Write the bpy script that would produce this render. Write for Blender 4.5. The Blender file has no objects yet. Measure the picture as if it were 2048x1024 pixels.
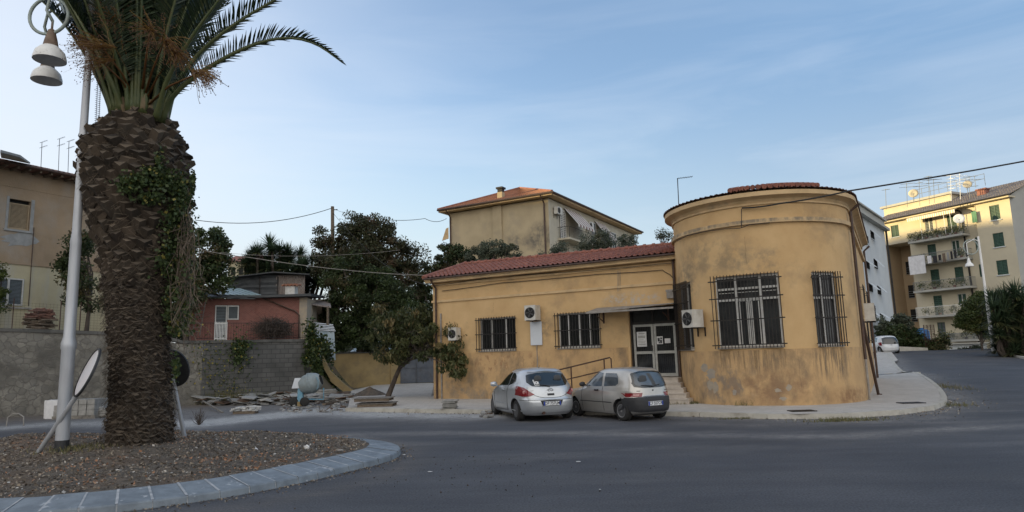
import bpy, bmesh, random
import numpy as np
from math import *
from mathutils import Vector, Matrix
rnd = random.Random(7)
rng = np.random.default_rng(11)
scene = bpy.context.scene
# ---------------------------------------------------------------- camera
FPX = 1340.0; PITCH = radians(8.6); ROLL = radians(1.7); EYE = 1.85
_f = np.array([0, cos(PITCH), sin(PITCH)]); _r0 = np.array([1.0, 0, 0]); _u0 = np.array([0, -sin(PITCH), cos(PITCH)])
_r = _r0*cos(ROLL)-_u0*sin(ROLL); _u = _u0*cos(ROLL)+_r0*sin(ROLL)
cd = bpy.data.cameras.new('camera'); cam = bpy.data.objects.new('camera', cd); scene.collection.objects.link(cam)
cd.sensor_width = 36; cd.lens = 36*FPX/2048; cd.clip_start = .1; cd.clip_end = 6000
m = Matrix(((_r[0], _u[0], -_f[0], 0), (_r[1], _u[1], -_f[1], 0), (_r[2], _u[2], -_f[2], EYE), (0, 0, 0, 1)))
cam.matrix_world = m; scene.camera = cam
EYEP = np.array([0, 0, EYE])
# ---------------------------------------------------------------- sky, sun, exposure
SUN_AZ = radians(-80); SUN_EL = radians(6.0)     # azimuth from +Y, negative = left
world = bpy.data.worlds.new('World'); scene.world = world; world.use_nodes = True
wn = world.node_tree; wn.nodes.clear(); WL = wn.links.new
wo = wn.nodes.new('ShaderNodeOutputWorld'); bg = wn.nodes.new('ShaderNodeBackground'); WL(bg.outputs[0], wo.inputs[0])
sky = wn.nodes.new('ShaderNodeTexSky'); sky.sky_type = 'NISHITA'; sky.sun_disc = False
sky.sun_elevation = SUN_EL; sky.sun_rotation = SUN_AZ; sky.air_density = 1.0; sky.dust_density = .6; sky.ozone_density = 1.6
tc = wn.nodes.new('ShaderNodeTexCoord'); mp = wn.nodes.new('ShaderNodeMapping'); mp.inputs['Scale'].default_value = (1.2, 1.2, 7.0)
mp.inputs['Rotation'].default_value = (.06, -.05, .3)
WL(tc.outputs['Generated'], mp.inputs[0])
ns = wn.nodes.new('ShaderNodeTexNoise'); ns.inputs['Scale'].default_value = 2.1; ns.inputs['Detail'].default_value = 7; ns.inputs['Roughness'].default_value = .55
ns.inputs['Distortion'].default_value = .5; WL(mp.outputs[0], ns.inputs[0])
rp = wn.nodes.new('ShaderNodeValToRGB'); rp.color_ramp.elements[0].position = .40; rp.color_ramp.elements[1].position = .85; WL(ns.outputs[0], rp.inputs[0])
sp = wn.nodes.new('ShaderNodeSeparateXYZ'); WL(tc.outputs['Generated'], sp.inputs[0])
hz = wn.nodes.new('ShaderNodeMapRange'); hz.inputs['From Min'].default_value = .62; hz.inputs['From Max'].default_value = .1; WL(sp.outputs['Z'], hz.inputs['Value'])
mu = wn.nodes.new('ShaderNodeMath'); mu.operation = 'MULTIPLY'; WL(rp.outputs[0], mu.inputs[0]); WL(hz.outputs[0], mu.inputs[1])
mu2 = wn.nodes.new('ShaderNodeMath'); mu2.operation = 'MULTIPLY'; WL(mu.outputs[0], mu2.inputs[0]); mu2.inputs[1].default_value = .6
mxs = wn.nodes.new('ShaderNodeMix'); mxs.data_type = 'RGBA'; WL(mu2.outputs[0], mxs.inputs['Factor'])
tint = wn.nodes.new('ShaderNodeMix'); tint.data_type = 'RGBA'; tint.blend_type = 'MULTIPLY'; tint.inputs['Factor'].default_value = 1
tint.inputs['B'].default_value = (.96, .91, .98, 1); WL(sky.outputs[0], tint.inputs['A'])
# deeper blue on the side away from the sun
db = wn.nodes.new('ShaderNodeMapRange'); db.interpolation_type = 'SMOOTHSTEP'; db.inputs['From Min'].default_value = -.1; db.inputs['From Max'].default_value = .62; db.inputs['To Max'].default_value = .85; WL(sp.outputs['X'], db.inputs['Value'])
dm = wn.nodes.new('ShaderNodeMix'); dm.data_type = 'RGBA'; WL(db.outputs[0], dm.inputs['Factor']); WL(tint.outputs['Result'], dm.inputs['A']); dm.inputs['B'].default_value = (.52, .90, 1.45, 1)
WL(dm.outputs['Result'], mxs.inputs['A']); mxs.inputs['B'].default_value = (2.0, 2.15, 2.4, 1)
# pale evening haze low in the sky and a whiter glow towards the sun
hf = wn.nodes.new('ShaderNodeMapRange'); hf.interpolation_type = 'SMOOTHSTEP'; hf.inputs['From Min'].default_value = .42; hf.inputs['From Max'].default_value = .0; hf.inputs['To Max'].default_value = .85; WL(sp.outputs['Z'], hf.inputs['Value'])
hm = wn.nodes.new('ShaderNodeMix'); hm.data_type = 'RGBA'; WL(hf.outputs[0], hm.inputs['Factor']); WL(mxs.outputs['Result'], hm.inputs['A']); hm.inputs['B'].default_value = (1.42, 1.66, 1.80, 1)
gf = wn.nodes.new('ShaderNodeMapRange'); gf.interpolation_type = 'SMOOTHSTEP'; gf.inputs['From Min'].default_value = .05; gf.inputs['From Max'].default_value = -.8; gf.inputs['To Max'].default_value = .8; WL(sp.outputs['X'], gf.inputs['Value'])
gm = wn.nodes.new('ShaderNodeMix'); gm.data_type = 'RGBA'; WL(gf.outputs[0], gm.inputs['Factor']); WL(hm.outputs['Result'], gm.inputs['A']); gm.inputs['B'].default_value = (1.86, 1.92, 2.02, 1)
# added warm glow in the unseen sky behind the viewpoint, brightens the facades
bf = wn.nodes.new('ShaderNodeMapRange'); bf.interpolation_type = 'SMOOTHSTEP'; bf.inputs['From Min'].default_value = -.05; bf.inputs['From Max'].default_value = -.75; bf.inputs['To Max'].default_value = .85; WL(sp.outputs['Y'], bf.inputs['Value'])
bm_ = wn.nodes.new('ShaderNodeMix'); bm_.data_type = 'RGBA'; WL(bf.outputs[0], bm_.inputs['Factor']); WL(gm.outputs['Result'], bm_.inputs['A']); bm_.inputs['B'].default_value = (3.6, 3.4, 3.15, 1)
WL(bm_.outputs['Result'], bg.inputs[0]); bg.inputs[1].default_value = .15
sd = bpy.data.lights.new('sun', 'SUN'); sd.energy = 2.6; sd.angle = radians(.5); sd.color = (1.0, .77, .38)
so = bpy.data.objects.new('sun', sd); scene.collection.objects.link(so)
sdir = Vector((sin(SUN_AZ)*cos(SUN_EL), cos(SUN_AZ)*cos(SUN_EL), sin(SUN_EL)))
so.rotation_euler = sdir.to_track_quat('Z', 'Y').to_euler()
scene.view_settings.view_transform = 'Standard'; scene.view_settings.look = 'None'
scene.view_settings.exposure = 1.6; scene.view_settings.gamma = 1
scene.cycles.max_bounces = 6

# ---------------------------------------------------------------- measuring helpers (surveyed points of the place)
def ray(px, py): return _f+_r*(px-1024)/FPX-_u*(py-512)/FPX
def hgt(x, y):
    """height of the road surface: level by the square, climbing to the right and rear"""
    x = np.asarray(x, float); y = np.asarray(y, float)
    s = np.clip((x-4)/10, 0, 1); s = s*s*(3-2*s)
    a = np.clip((y-22)/33, 0, 1.06)
    h = 1.3*a**1.3*s
    d = np.clip((y-60)/12, 0, 1); d = d*d*(3-2*d)
    h = h*(1-d)-.6*d*s
    g = np.clip((y-32)/12, 0, 1)*.28*(1-s)
    return h+g
def onz(px, py, z=0.0):
    d = ray(px, py); return EYEP+d*((z-EYE)/d[2])
def ong(px, py, dz=0.0):
    z = 0.0
    for _ in range(12):
        p = onz(px, py, z+dz); z = .5*z+.5*float(hgt(p[0], p[1]))
    return p
def at(px, py, Y):
    d = ray(px, py); return EYEP+d*(Y/d[1])
def onp(px, py, P, n):
    d = ray(px, py); n = np.array([n[0], n[1], 0.]); P = np.array([P[0], P[1], 0.])
    return EYEP+d*(np.dot(P-EYEP, n)/np.dot(d, n))
class Frame:
    """vertical plane: u runs along it, z up, o out of it"""
    def __init__(s, P, t, out):
        s.P = np.array(P[:2], float); s.t = np.array(t[:2], float); s.t /= hypot(*s.t)
        n = np.array([-s.t[1], s.t[0]]); s.n = n if n@np.array(out[:2]) > 0 else -n
    def p(s, u, z, o=0.0):
        q = s.P+s.t*u+s.n*o; return (q[0], q[1], z)
    def hit(s, px, py, o=0.0):
        w = onp(px, py, s.P+s.n*o, s.n); return float((w[:2]-s.P)@s.t), float(w[2])
# ---------------------------------------------------------------- materials
def srgb(h):
    h = h.lstrip('#'); v = [int(h[i:i+2], 16)/255 for i in (0, 2, 4)]
    return tuple(((c+.055)/1.055)**2.4 if c > .04045 else c/12.92 for c in v)+(1,)
def col(c): return srgb(c) if isinstance(c, str) else tuple(c)+((1,) if len(c) == 3 else ())
MATS = {}
def pm(name, a, b=None, scale=3.0, detail=6, rough=.8, bump=0.0, bscale=None, stretch=(1, 1, 1), metal=0.0, coat=0.0, spec=.5, c=None, lo=.35, hi=.65, cscale=None, camt=.5, clo=.5, chi=.7, cstretch=(1, 1, 1), tattr=None, bdist=.02):
    """procedural material: noise between colours a and b, optional second stain colour c, bump"""
    m = bpy.data.materials.new(name); m.use_nodes = True; t = m.node_tree; N = t.nodes; L = t.links.new
    p = N['Principled BSDF']; p.inputs['Roughness'].default_value = rough; p.inputs['Metallic'].default_value = metal
    p.inputs['Coat Weight'].default_value = coat; p.inputs['Specular IOR Level'].default_value = spec
    tcn = N.new('ShaderNodeTexCoord'); mpn = N.new('ShaderNodeMapping'); mpn.inputs['Scale'].default_value = stretch; L(tcn.outputs['Object'], mpn.inputs[0])
    out = None
    if b is not None:
        n = N.new('ShaderNodeTexNoise'); n.inputs['Scale'].default_value = scale; n.inputs['Detail'].default_value = detail; n.inputs['Roughness'].default_value = .6
        L(mpn.outputs[0], n.inputs[0]); r = N.new('ShaderNodeValToRGB'); e = r.color_ramp.elements
        e[0].position = lo; e[0].color = col(a); e[1].position = hi; e[1].color = col(b); L(n.outputs[0], r.inputs[0]); out = r.outputs[0]
    else:
        n = N.new('ShaderNodeTexNoise'); n.inputs['Scale'].default_value = scale; n.inputs['Detail'].default_value = 5; L(mpn.outputs[0], n.inputs[0])
        r = N.new('ShaderNodeValToRGB'); e = r.color_ramp.elements; A = col(a)
        e[0].position = .3; e[0].color = tuple(x*.86 for x in A[:3])+(1,); e[1].position = .7; e[1].color = tuple(min(1, x*1.08) for x in A[:3])+(1,); L(n.outputs[0], r.inputs[0]); out = r.outputs[0]
    if c is not None:
        mp2 = N.new('ShaderNodeMapping'); mp2.inputs['Scale'].default_value = cstretch; mp2.inputs['Location'].default_value = (3.1, 7.7, 1.3); L(tcn.outputs['Object'], mp2.inputs[0])
        n2 = N.new('ShaderNodeTexNoise'); n2.inputs['Scale'].default_value = cscale or scale*.5; n2.inputs['Detail'].default_value = 8; n2.inputs['Roughness'].default_value = .65; L(mp2.outputs[0], n2.inputs[0])
        mr = N.new('ShaderNodeMapRange'); mr.inputs['From Min'].default_value = clo; mr.inputs['From Max'].default_value = chi; mr.inputs['To Max'].default_value = camt; L(n2.outputs[0], mr.inputs[0])
        mx = N.new('ShaderNodeMix'); mx.data_type = 'RGBA'; L(mr.outputs[0], mx.inputs['Factor']); L(out, mx.inputs['A']); mx.inputs['B'].default_value = col(c); out = mx.outputs['Result']
    if tattr:
        at_ = N.new('ShaderNodeAttribute'); at_.attribute_name = 'tint'
        sx = N.new('ShaderNodeSeparateColor'); L(at_.outputs['Color'], sx.inputs[0])
        gr = None
        if name == 'asphalt':
            g1 = N.new('ShaderNodeTexNoise'); g1.inputs['Scale'].default_value = 9; g1.inputs['Detail'].default_value = 9; g1.inputs['Roughness'].default_value = .75; mg = N.new('ShaderNodeMapping'); mg.inputs['Scale'].default_value = (.45, 1.5, 1); L(tcn.outputs['Object'], mg.inputs[0]); L(mg.outputs[0], g1.inputs[0])
            gr = N.new('ShaderNodeMapRange'); gr.inputs['From Min'].default_value = .40; gr.inputs['From Max'].default_value = .60; gr.inputs['To Min'].default_value = .25; gr.inputs['To Max'].default_value = 1.5; L(g1.outputs[0], gr.inputs[0])
        for ch, cc in zip(('Red', 'Green', 'Blue'), tattr):
            if cc is None: continue
            if gr is not None:
                gm_ = N.new('ShaderNodeMath'); gm_.operation = 'MULTIPLY'; gm_.use_clamp = True; L(sx.outputs[ch], gm_.inputs[0]); L(gr.outputs[0], gm_.inputs[1]); mx = N.new('ShaderNodeMix'); mx.data_type = 'RGBA'; L(gm_.outputs[0], mx.inputs['Factor']); L(out, mx.inputs['A']); mx.inputs['B'].default_value = col(cc); out = mx.outputs['Result']; continue
            mx = N.new('ShaderNodeMix'); mx.data_type = 'RGBA'; L(sx.outputs[ch], mx.inputs['Factor']); L(out, mx.inputs['A']); mx.inputs['B'].default_value = col(cc); out = mx.outputs['Result']
    L(out, p.inputs['Base Color'])
    if bump:
        n3 = N.new('ShaderNodeTexNoise'); n3.inputs['Scale'].default_value = bscale or scale*4; n3.inputs['Detail'].default_value = 8; n3.inputs['Roughness'].default_value = .6; L(mpn.outputs[0], n3.inputs[0])
        bp = N.new('ShaderNodeBump'); bp.inputs['Strength'].default_value = bump; bp.inputs['Distance'].default_value = bdist; L(n3.outputs[0], bp.inputs['Height']); L(bp.outputs[0], p.inputs['Normal'])
    MATS[name] = m; return m
def nodes_of(m):
    t = m.node_tree; return t.nodes, t.links.new, t.nodes['Principled BSDF']
def leafmat(name, dark, light, third, rough=.5, trans=.25):
    m = pm(name, dark, None, tattr=(light, third, None), rough=rough, spec=.35)
    N, L, p = nodes_of(m); tr = N.new('ShaderNodeBsdfTranslucent'); mx = N.new('ShaderNodeMixShader'); mx.inputs[0].default_value = trans
    src = p.inputs['Base Color'].links[0].from_socket; L(src, tr.inputs[0]); L(p.outputs[0], mx.inputs[1]); L(tr.outputs[0], mx.inputs[2])
    L(mx.outputs[0], N['Material Output'].inputs[0]); return m
# ---------------------------------------------------------------- mesh builder
ORIG = {}
class MB:
    def __init__(s): s.v = []; s.f = []; s.mi = []; s.arr = []; s.cur = 0; s.tv = None
    def n(s): return len(s.v)
    def quad(s, a, b, c, d): i = len(s.v); s.v += [tuple(a), tuple(b), tuple(c), tuple(d)]; s.f.append((i, i+1, i+2, i+3)); s.mi.append(s.cur)
    def poly(s, pts): i = len(s.v); s.v += [tuple(p) for p in pts]; s.f.append(tuple(range(i, i+len(pts)))); s.mi.append(s.cur)
    def hexa(s, P):   # 8 points: bottom 4 ccw, top 4 ccw
        i = len(s.v); s.v += [tuple(p) for p in P]
        for q in ((3, 2, 1, 0), (4, 5, 6, 7), (0, 1, 5, 4), (1, 2, 6, 5), (2, 3, 7, 6), (3, 0, 4, 7)):
            s.f.append(tuple(i+k for k in q)); s.mi.append(s.cur)
    def box(s, x0, x1, y0, y1, z0, z1):
        s.hexa([(x0, y0, z0), (x1, y0, z0), (x1, y1, z0), (x0, y1, z0), (x0, y0, z1), (x1, y0, z1), (x1, y1, z1), (x0, y1, z1)])
    def fbox(s, F, u0, u1, z0, z1, o0, o1):
        p = F.p; s.hexa([p(u0, z0, o0), p(u1, z0, o0), p(u1, z0, o1), p(u0, z0, o1), p(u0, z1, o0), p(u1, z1, o0), p(u1, z1, o1), p(u0, z1, o1)])
    def obox(s, c, sx, sy, sz, rot):
        """oriented box: centre, sizes, Matrix/Euler rotation"""
        P = []
        for dz in (-.5, .5):
            for dx, dy in ((-.5, -.5), (.5, -.5), (.5, .5), (-.5, .5)):
                P.append(tuple(Vector(c)+rot@Vector((dx*sx, dy*sy, dz*sz))))
        s.hexa(P)
    def prism(s, pts, dz):   # extrude polygon along vector dz
        i = len(s.v); k = len(pts); s.v += [tuple(p) for p in pts]+[tuple(np.array(p)+np.array(dz)) for p in pts]
        s.f.append(tuple(range(i+k-1, i-1, -1))); s.f.append(tuple(range(i+k, i+2*k))); s.mi += [s.cur]*2
        for j in range(k):
            s.f.append((i+j, i+(j+1) % k, i+k+(j+1) % k, i+k+j)); s.mi.append(s.cur)
    def tube(s, pts, r, k=6, cap=True):
        pts = [Vector(p) for p in pts]; n = len(pts); rs = list(r) if hasattr(r, '__len__') else [r]*n
        i0 = len(s.v); prev = None
        for j, p in enumerate(pts):
            d = (pts[min(j+1, n-1)]-pts[max(j-1, 0)])
            if d.length < 1e-9: d = Vector((0, 0, 1))
            d.normalize()
            if prev is None:
                a = d.cross(Vector((0, 0, 1)))
                if a.length < .1: a = d.cross(Vector((1, 0, 0)))
            else: a = prev-d*prev.dot(d)
            a.normalize(); prev = a; b = d.cross(a)
            for q in range(k):
                th = 2*pi*q/k; s.v.append(tuple(p+(a*cos(th)+b*sin(th))*rs[j]))
        for j in range(n-1):
            for q in range(k):
                s.f.append((i0+j*k+q, i0+j*k+(q+1) % k, i0+(j+1)*k+(q+1) % k, i0+(j+1)*k+q)); s.mi.append(s.cur)
        if cap:
            s.f.append(tuple(i0+q for q in range(k-1, -1, -1))); s.f.append(tuple(i0+(n-1)*k+q for q in range(k))); s.mi += [s.cur]*2
    def lathe(s, prof, c=(0, 0, 0), k=20, axis=None, cap=True):
        """prof: (radius, height) list; axis: rotation matrix"""
        R = axis or Matrix.Identity(3); i0 = len(s.v); c = Vector(c)
        for (r, h) in prof:
            for q in range(k):
                th = 2*pi*q/k; s.v.append(tuple(c+R@Vector((r*cos(th), r*sin(th), h))))
        for j in range(len(prof)-1):
            for q in range(k):
                s.f.append((i0+j*k+q, i0+j*k+(q+1) % k, i0+(j+1)*k+(q+1) % k, i0+(j+1)*k+q)); s.mi.append(s.cur)
        if cap:
            s.f.append(tuple(i0+q for q in range(k-1, -1, -1))); e = i0+(len(prof)-1)*k; s.f.append(tuple(e+q for q in range(k))); s.mi += [s.cur]*2
    def grid(s, P, wrap=False):
        P = [[tuple(p) for p in row] for row in P]; i0 = len(s.v); nr = len(P); nc = len(P[0])
        for row in P: s.v += row
        for j in range(nr-1):
            for q in range(nc if wrap else nc-1):
                s.f.append((i0+j*nc+q, i0+j*nc+(q+1) % nc, i0+(j+1)*nc+(q+1) % nc, i0+(j+1)*nc+q)); s.mi.append(s.cur)
    def quads_np(s, V, T=None):
        """V (n,4,3) quads; T (n,3) tint"""
        s.arr.append((V, T))
    def build(s, name, mats, parent=None, loc=None, smooth=False, auto=None):
        me = bpy.data.meshes.new(name)
        org = np.array(ORIG.get(parent.name, (0, 0, 0)) if parent else (loc if loc is not None else (0, 0, 0)), float)
        if s.arr:
            base = len(s.v); V = [np.array(s.v, float).reshape(-1, 3)]; cnt = base; T = [np.zeros((base, 3))]; fl = list(s.f); F = []
            for A, t in s.arr:
                n = len(A); V.append(A.reshape(-1, 3)); F.append(np.arange(n*4).reshape(n, 4)+cnt); cnt += n*4
                T.append(np.repeat(t if t is not None else np.zeros((n, 3)), 4, axis=0))
            V = np.concatenate(V)-org; F = np.concatenate(F); T = np.concatenate(T)
            tot = [len(f) for f in fl]+[4]*len(F); lv = np.concatenate([np.array([i for f in fl for i in f], int), F.reshape(-1)])
            me.vertices.add(len(V)); me.vertices.foreach_set('co', V.astype(np.float32).ravel())
            me.loops.add(len(lv)); me.loops.foreach_set('vertex_index', lv.astype(np.int32))
            me.polygons.add(len(tot)); st = np.concatenate([[0], np.cumsum(tot)[:-1]])
            me.polygons.foreach_set('loop_start', st.astype(np.int32)); me.polygons.foreach_set('loop_total', np.array(tot, np.int32))
            me.polygons.foreach_set('material_index', np.array(s.mi+[s.cur]*len(F), np.int32))
            me.update(calc_edges=True)
            ca = me.color_attributes.new('tint', 'FLOAT_COLOR', 'POINT'); ca.data.foreach_set('color', np.concatenate([T, np.ones((len(T), 1))], 1).astype(np.float32).ravel())
        else:
            V = np.array(s.v, float)-org; me.from_pydata(V.tolist(), [], s.f); me.polygons.foreach_set('material_index', np.array(s.mi, np.int32)); me.update()
            if s.tv is not None:
                T = np.array(s.tv, float); ca = me.color_attributes.new('tint', 'FLOAT_COLOR', 'POINT'); ca.data.foreach_set('color', np.concatenate([T, np.ones((len(T), 1))], 1).astype(np.float32).ravel())
        for mt in (mats if isinstance(mats, (list, tuple)) else [mats]): me.materials.append(MATS[mt] if isinstance(mt, str) else mt)
        o = bpy.data.objects.new(name, me); scene.collection.objects.link(o)
        if parent: o.parent = parent
        else: o.location = tuple(org)
        ORIG[o.name] = tuple(org)
        if smooth:
            me.polygons.foreach_set('use_smooth', np.ones(len(me.polygons), bool))
            if auto:
                bm = bmesh.new(); bm.from_mesh(me)
                for e in bm.edges:
                    if len(e.link_faces) == 2 and e.calc_face_angle(0) > auto: e.smooth = False
                bm.to_mesh(me); bm.free()
        return o
def tag(o, label=None, cat=None, group=None, kind=None):
    if label: o['label'] = label
    if cat: o['category'] = cat
    if group: o['group'] = group
    if kind: o['kind'] = kind
    return o
def thing(name, label, cat, loc=(0, 0, 0), group=None):
    o = bpy.data.objects.new(name, None); scene.collection.objects.link(o); o.location = tuple(loc); o.empty_display_size = .2
    ORIG[o.name] = tuple(loc); return tag(o, label, cat, group)
def dup(root, loc, rz=None, label=None, group=None, scale=None):
    r = root.copy(); scene.collection.objects.link(r); r.location = tuple(loc)
    if rz is not None: r.rotation_euler = (0, 0, rz)
    if scale: r.scale = (scale,)*3 if not hasattr(scale, '__len__') else scale
    if label: r['label'] = label
    if group: r['group'] = group
    for ch in list(root.children):
        c = ch.copy(); scene.collection.objects.link(c); c.parent = r
        for g in list(ch.children):
            d = g.copy(); scene.collection.objects.link(d); d.parent = c
    return r
def struct(mb, name, mats, **k): return tag(mb.build(name, mats, **k), kind='structure')

def spline(pts, n, closed=False):
    P = [np.array(p, float) for p in pts]; out = []; k = len(P); segs = k if closed else k-1
    for i in range(segs):
        g = (lambda j: P[j % k]) if closed else (lambda j: P[min(max(j, 0), k-1)])
        a, b, c, d = g(i-1), g(i), g(i+1), g(i+2)
        for j in range(n):
            t = j/n; out.append(.5*((2*b)+(-a+c)*t+(2*a-5*b+4*c-d)*t*t+(-a+3*b-3*c+d)*t**3))
    if not closed: out.append(P[-1])
    return out
def resample(pts, n, closed=False):
    P = np.array(pts, float)
    if closed: P = np.vstack([P, P[:1]])
    d = np.concatenate([[0], np.cumsum(np.linalg.norm(np.diff(P, axis=0), axis=1))])
    t = np.linspace(0, d[-1], n, endpoint=not closed)
    return np.stack([np.interp(t, d, P[:, i]) for i in range(P.shape[1])], 1)
def vnoise(x, y, s=1.0, seed=0):
    """cheap smooth value noise"""
    x = np.asarray(x, float)/s; y = np.asarray(y, float)/s; xi = np.floor(x); yi = np.floor(y); fx = x-xi; fy = y-yi
    fx = fx*fx*(3-2*fx); fy = fy*fy*(3-2*fy)
    def h(a, b):
        v = np.sin(a*127.1+b*311.7+seed*74.7)*43758.5453; return v-np.floor(v)
    return (h(xi, yi)*(1-fx)+h(xi+1, yi)*fx)*(1-fy)+(h(xi, yi+1)*(1-fx)+h(xi+1, yi+1)*fx)*fy
def fbm(x, y, s, seed=0): return .5*vnoise(x, y, s, seed)+.27*vnoise(x, y, s/2.1, seed+3)+.15*vnoise(x, y, s/4.3, seed+5)+.08*vnoise(x, y, s/9, seed+9)

# ---------------------------------------------------------------- palette
def brickmat(name, c1, c2, mortar, scale, bw=.5, rh=.25, msize=.02, uv=None, bump=.3, rough=.85, dirt=None, zrot=0):
    m = pm(name, c1, None, rough=rough); N, L, p = nodes_of(m); tcn = N.new('ShaderNodeTexCoord'); mpn = N.new('ShaderNodeMapping')
    if uv == 'wall':   # vertical wall: combine along-wall and z
        mpn.inputs['Rotation'].default_value = (radians(90), 0, 0)
        r2 = N.new('ShaderNodeMapping'); r2.inputs['Rotation'].default_value = (0, 0, zrot); L(tcn.outputs['Object'], r2.inputs[0]); L(r2.outputs[0], mpn.inputs[0])
    else:
        mpn.inputs['Rotation'].default_value = (0, 0, zrot); L(tcn.outputs['Object'], mpn.inputs[0])
    b = N.new('ShaderNodeTexBrick'); b.inputs['Color1'].default_value = col(c1); b.inputs['Color2'].default_value = col(c2); b.inputs['Mortar'].default_value = col(mortar)
    b.inputs['Scale'].default_value = scale; b.inputs['Brick Width'].default_value = bw; b.inputs['Row Height'].default_value = rh; b.inputs['Mortar Size'].default_value = msize
    L(mpn.outputs[0], b.inputs[0]); out = b.outputs[0]
    n2 = N.new('ShaderNodeTexNoise'); n2.inputs['Scale'].default_value = .9; n2.inputs['Detail'].default_value = 8; L(tcn.outputs['Object'], n2.inputs[0])
    mr = N.new('ShaderNodeMapRange'); mr.inputs['From Min'].default_value = .45; mr.inputs['From Max'].default_value = .7; mr.inputs['To Max'].default_value = .6; L(n2.outputs[0], mr.inputs[0])
    mx = N.new('ShaderNodeMix'); mx.data_type = 'RGBA'; L(mr.outputs[0], mx.inputs['Factor']); L(out, mx.inputs['A']); mx.inputs['B'].default_value = col(dirt or mortar)
    L(mx.outputs['Result'], p.inputs['Base Color'])
    bp = N.new('ShaderNodeBump'); bp.inputs['Strength'].default_value = bump; bp.inputs['Distance'].default_value = .01; bp.invert = True; L(b.outputs['Fac'], bp.inputs['Height']); L(bp.outputs[0], p.inputs['Normal'])
    return m
OCH = (.60, .36, .12)
pm('ochre_plaster', (.62, .425, .215), (.54, .355, .17), scale=1.1, rough=.9, bump=.45, bscale=26, c=(.20, .15, .10), cscale=.8, camt=.55, clo=.52, chi=.75, bdist=.012)
pm('ochre_plaster_worn', (.57, .375, .185), (.46, .30, .15), scale=1.3, rough=.92, bump=.6, bscale=22, c=(.13, .105, .08), cscale=1.5, camt=.8, clo=.5, chi=.72, cstretch=(1, 1, .55), bdist=.015)
pm('ochre_trim', (.64, .46, .255), (.52, .37, .20), scale=2, rough=.85, bump=.2, c=(.28, .22, .15), cscale=1.6, camt=.6, clo=.52, chi=.7)
pm('cement_patch', (.30, .27, .23), (.40, .33, .24), scale=5, rough=.9, bump=.4)
pm('streak', (.12, .085, .055), (.2, .14, .08), scale=9, rough=.95)
pm('terracotta', (.20, .075, .055), (.32, .13, .09), scale=3.5, rough=.85, bump=.3, bscale=30, c=(.13, .07, .055), cscale=2.2, camt=.75, clo=.48, chi=.72)
pm('terracotta_bright', (.26, .115, .07), (.33, .155, .09), scale=3.5, rough=.85, bump=.3, c=(.16, .10, .08), cscale=3, camt=.7)
pm('terracotta_dark', (.13, .075, .06), (.2, .10, .075), scale=3.5, rough=.9, bump=.3, c=(.07, .06, .06), cscale=2, camt=.6)
pm('iron', (.012, .012, .013), (.03, .024, .02), scale=8, rough=.55, metal=.3)
pm('rusty_iron', (.05, .03, .024), (.09, .045, .03), scale=12, rough=.7, metal=.2)
pm('white_frame', (.60, .60, .58), (.48, .47, .44), scale=6, rough=.5)
pm('grey_frame', (.42, .42, .39), (.32, .32, .30), scale=6, rough=.5, metal=.3)
pm('glass_dark', (.012, .014, .016), None, rough=.08, spec=.7)
pm('glass_room', (.045, .05, .052), (.02, .02, .022), scale=1.2, rough=.1, spec=.6)
pm('interior_dark', (.012, .012, .012), None, rough=.9)
pm('paper', (.7, .7, .68), (.55, .55, .56), scale=5, rough=.7)
pm('ac_white', (.62, .61, .57), (.50, .48, .43), scale=4, rough=.5, c=(.35, .28, .2), cscale=3, camt=.4)
pm('ac_grille', (.07, .07, .07), None, rough=.6)
pm('sign_white', (.62, .66, .70), (.55, .58, .62), scale=2, rough=.5)
pm('pipe_brown', (.05, .032, .025), (.09, .05, .035), scale=5, rough=.6)
pm('pipe_grey', (.32, .3, .27), (.22, .2, .18), scale=5, rough=.7)
pm('cable', (.03, .028, .026), None, rough=.7)
pm('marble_step', (.55, .49, .42), (.40, .35, .30), scale=4, rough=.6, bump=.1)
pm('concrete', (.30, .28, .25), (.40, .38, .34), scale=2.5, rough=.9, bump=.4, c=(.14, .12, .10), cscale=1.6, camt=.5)
pm('concrete_dark', (.085, .083, .078), (.15, .145, .132), scale=2.0, rough=.95, bump=.5, c=(.05, .05, .045), cscale=.9, camt=.75, clo=.42, chi=.65, cstretch=(1, 1, .4))
pm('galvanised', (.50, .52, .55), (.40, .42, .45), scale=2, rough=.42, metal=.25, stretch=(3, 3, .6))
pm('lamp_white', (.84, .84, .82), (.74, .74, .72), scale=8, rough=.45, c=(.25, .23, .22), cscale=14, camt=.6, clo=.6, chi=.7)
pm('lamp_rust', (.22, .16, .12), (.13, .085, .06), scale=8, rough=.7)
pm('pale_green_paint', (.36, .44, .42), (.28, .33, .31), scale=8, rough=.5, c=(.15, .1, .07), cscale=6, camt=.5)
pm('wood_old', (.10, .075, .055), (.19, .15, .11), scale=6, rough=.9, bump=.4, stretch=(1, 1, 4))
pm('wood_grey', (.24, .22, .19), (.12, .11, .1), scale=6, rough=.9, bump=.4)
pm('bark', (.055, .042, .034), (.10, .08, .065), scale=12, rough=.95, bump=.7, stretch=(1, 1, .25))
pm('dust_white', (.55, .55, .53), (.42, .42, .41), scale=3, rough=.95, bump=.3)
pm('white_plastic', (.7, .7, .7), (.6, .6, .62), scale=6, rough=.5)
pm('rubber', (.016, .016, .016), (.026, .025, .024), scale=20, rough=.85)
pm('black_plastic', (.022, .023, .026), (.033, .034, .037), scale=10, rough=.6)

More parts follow.
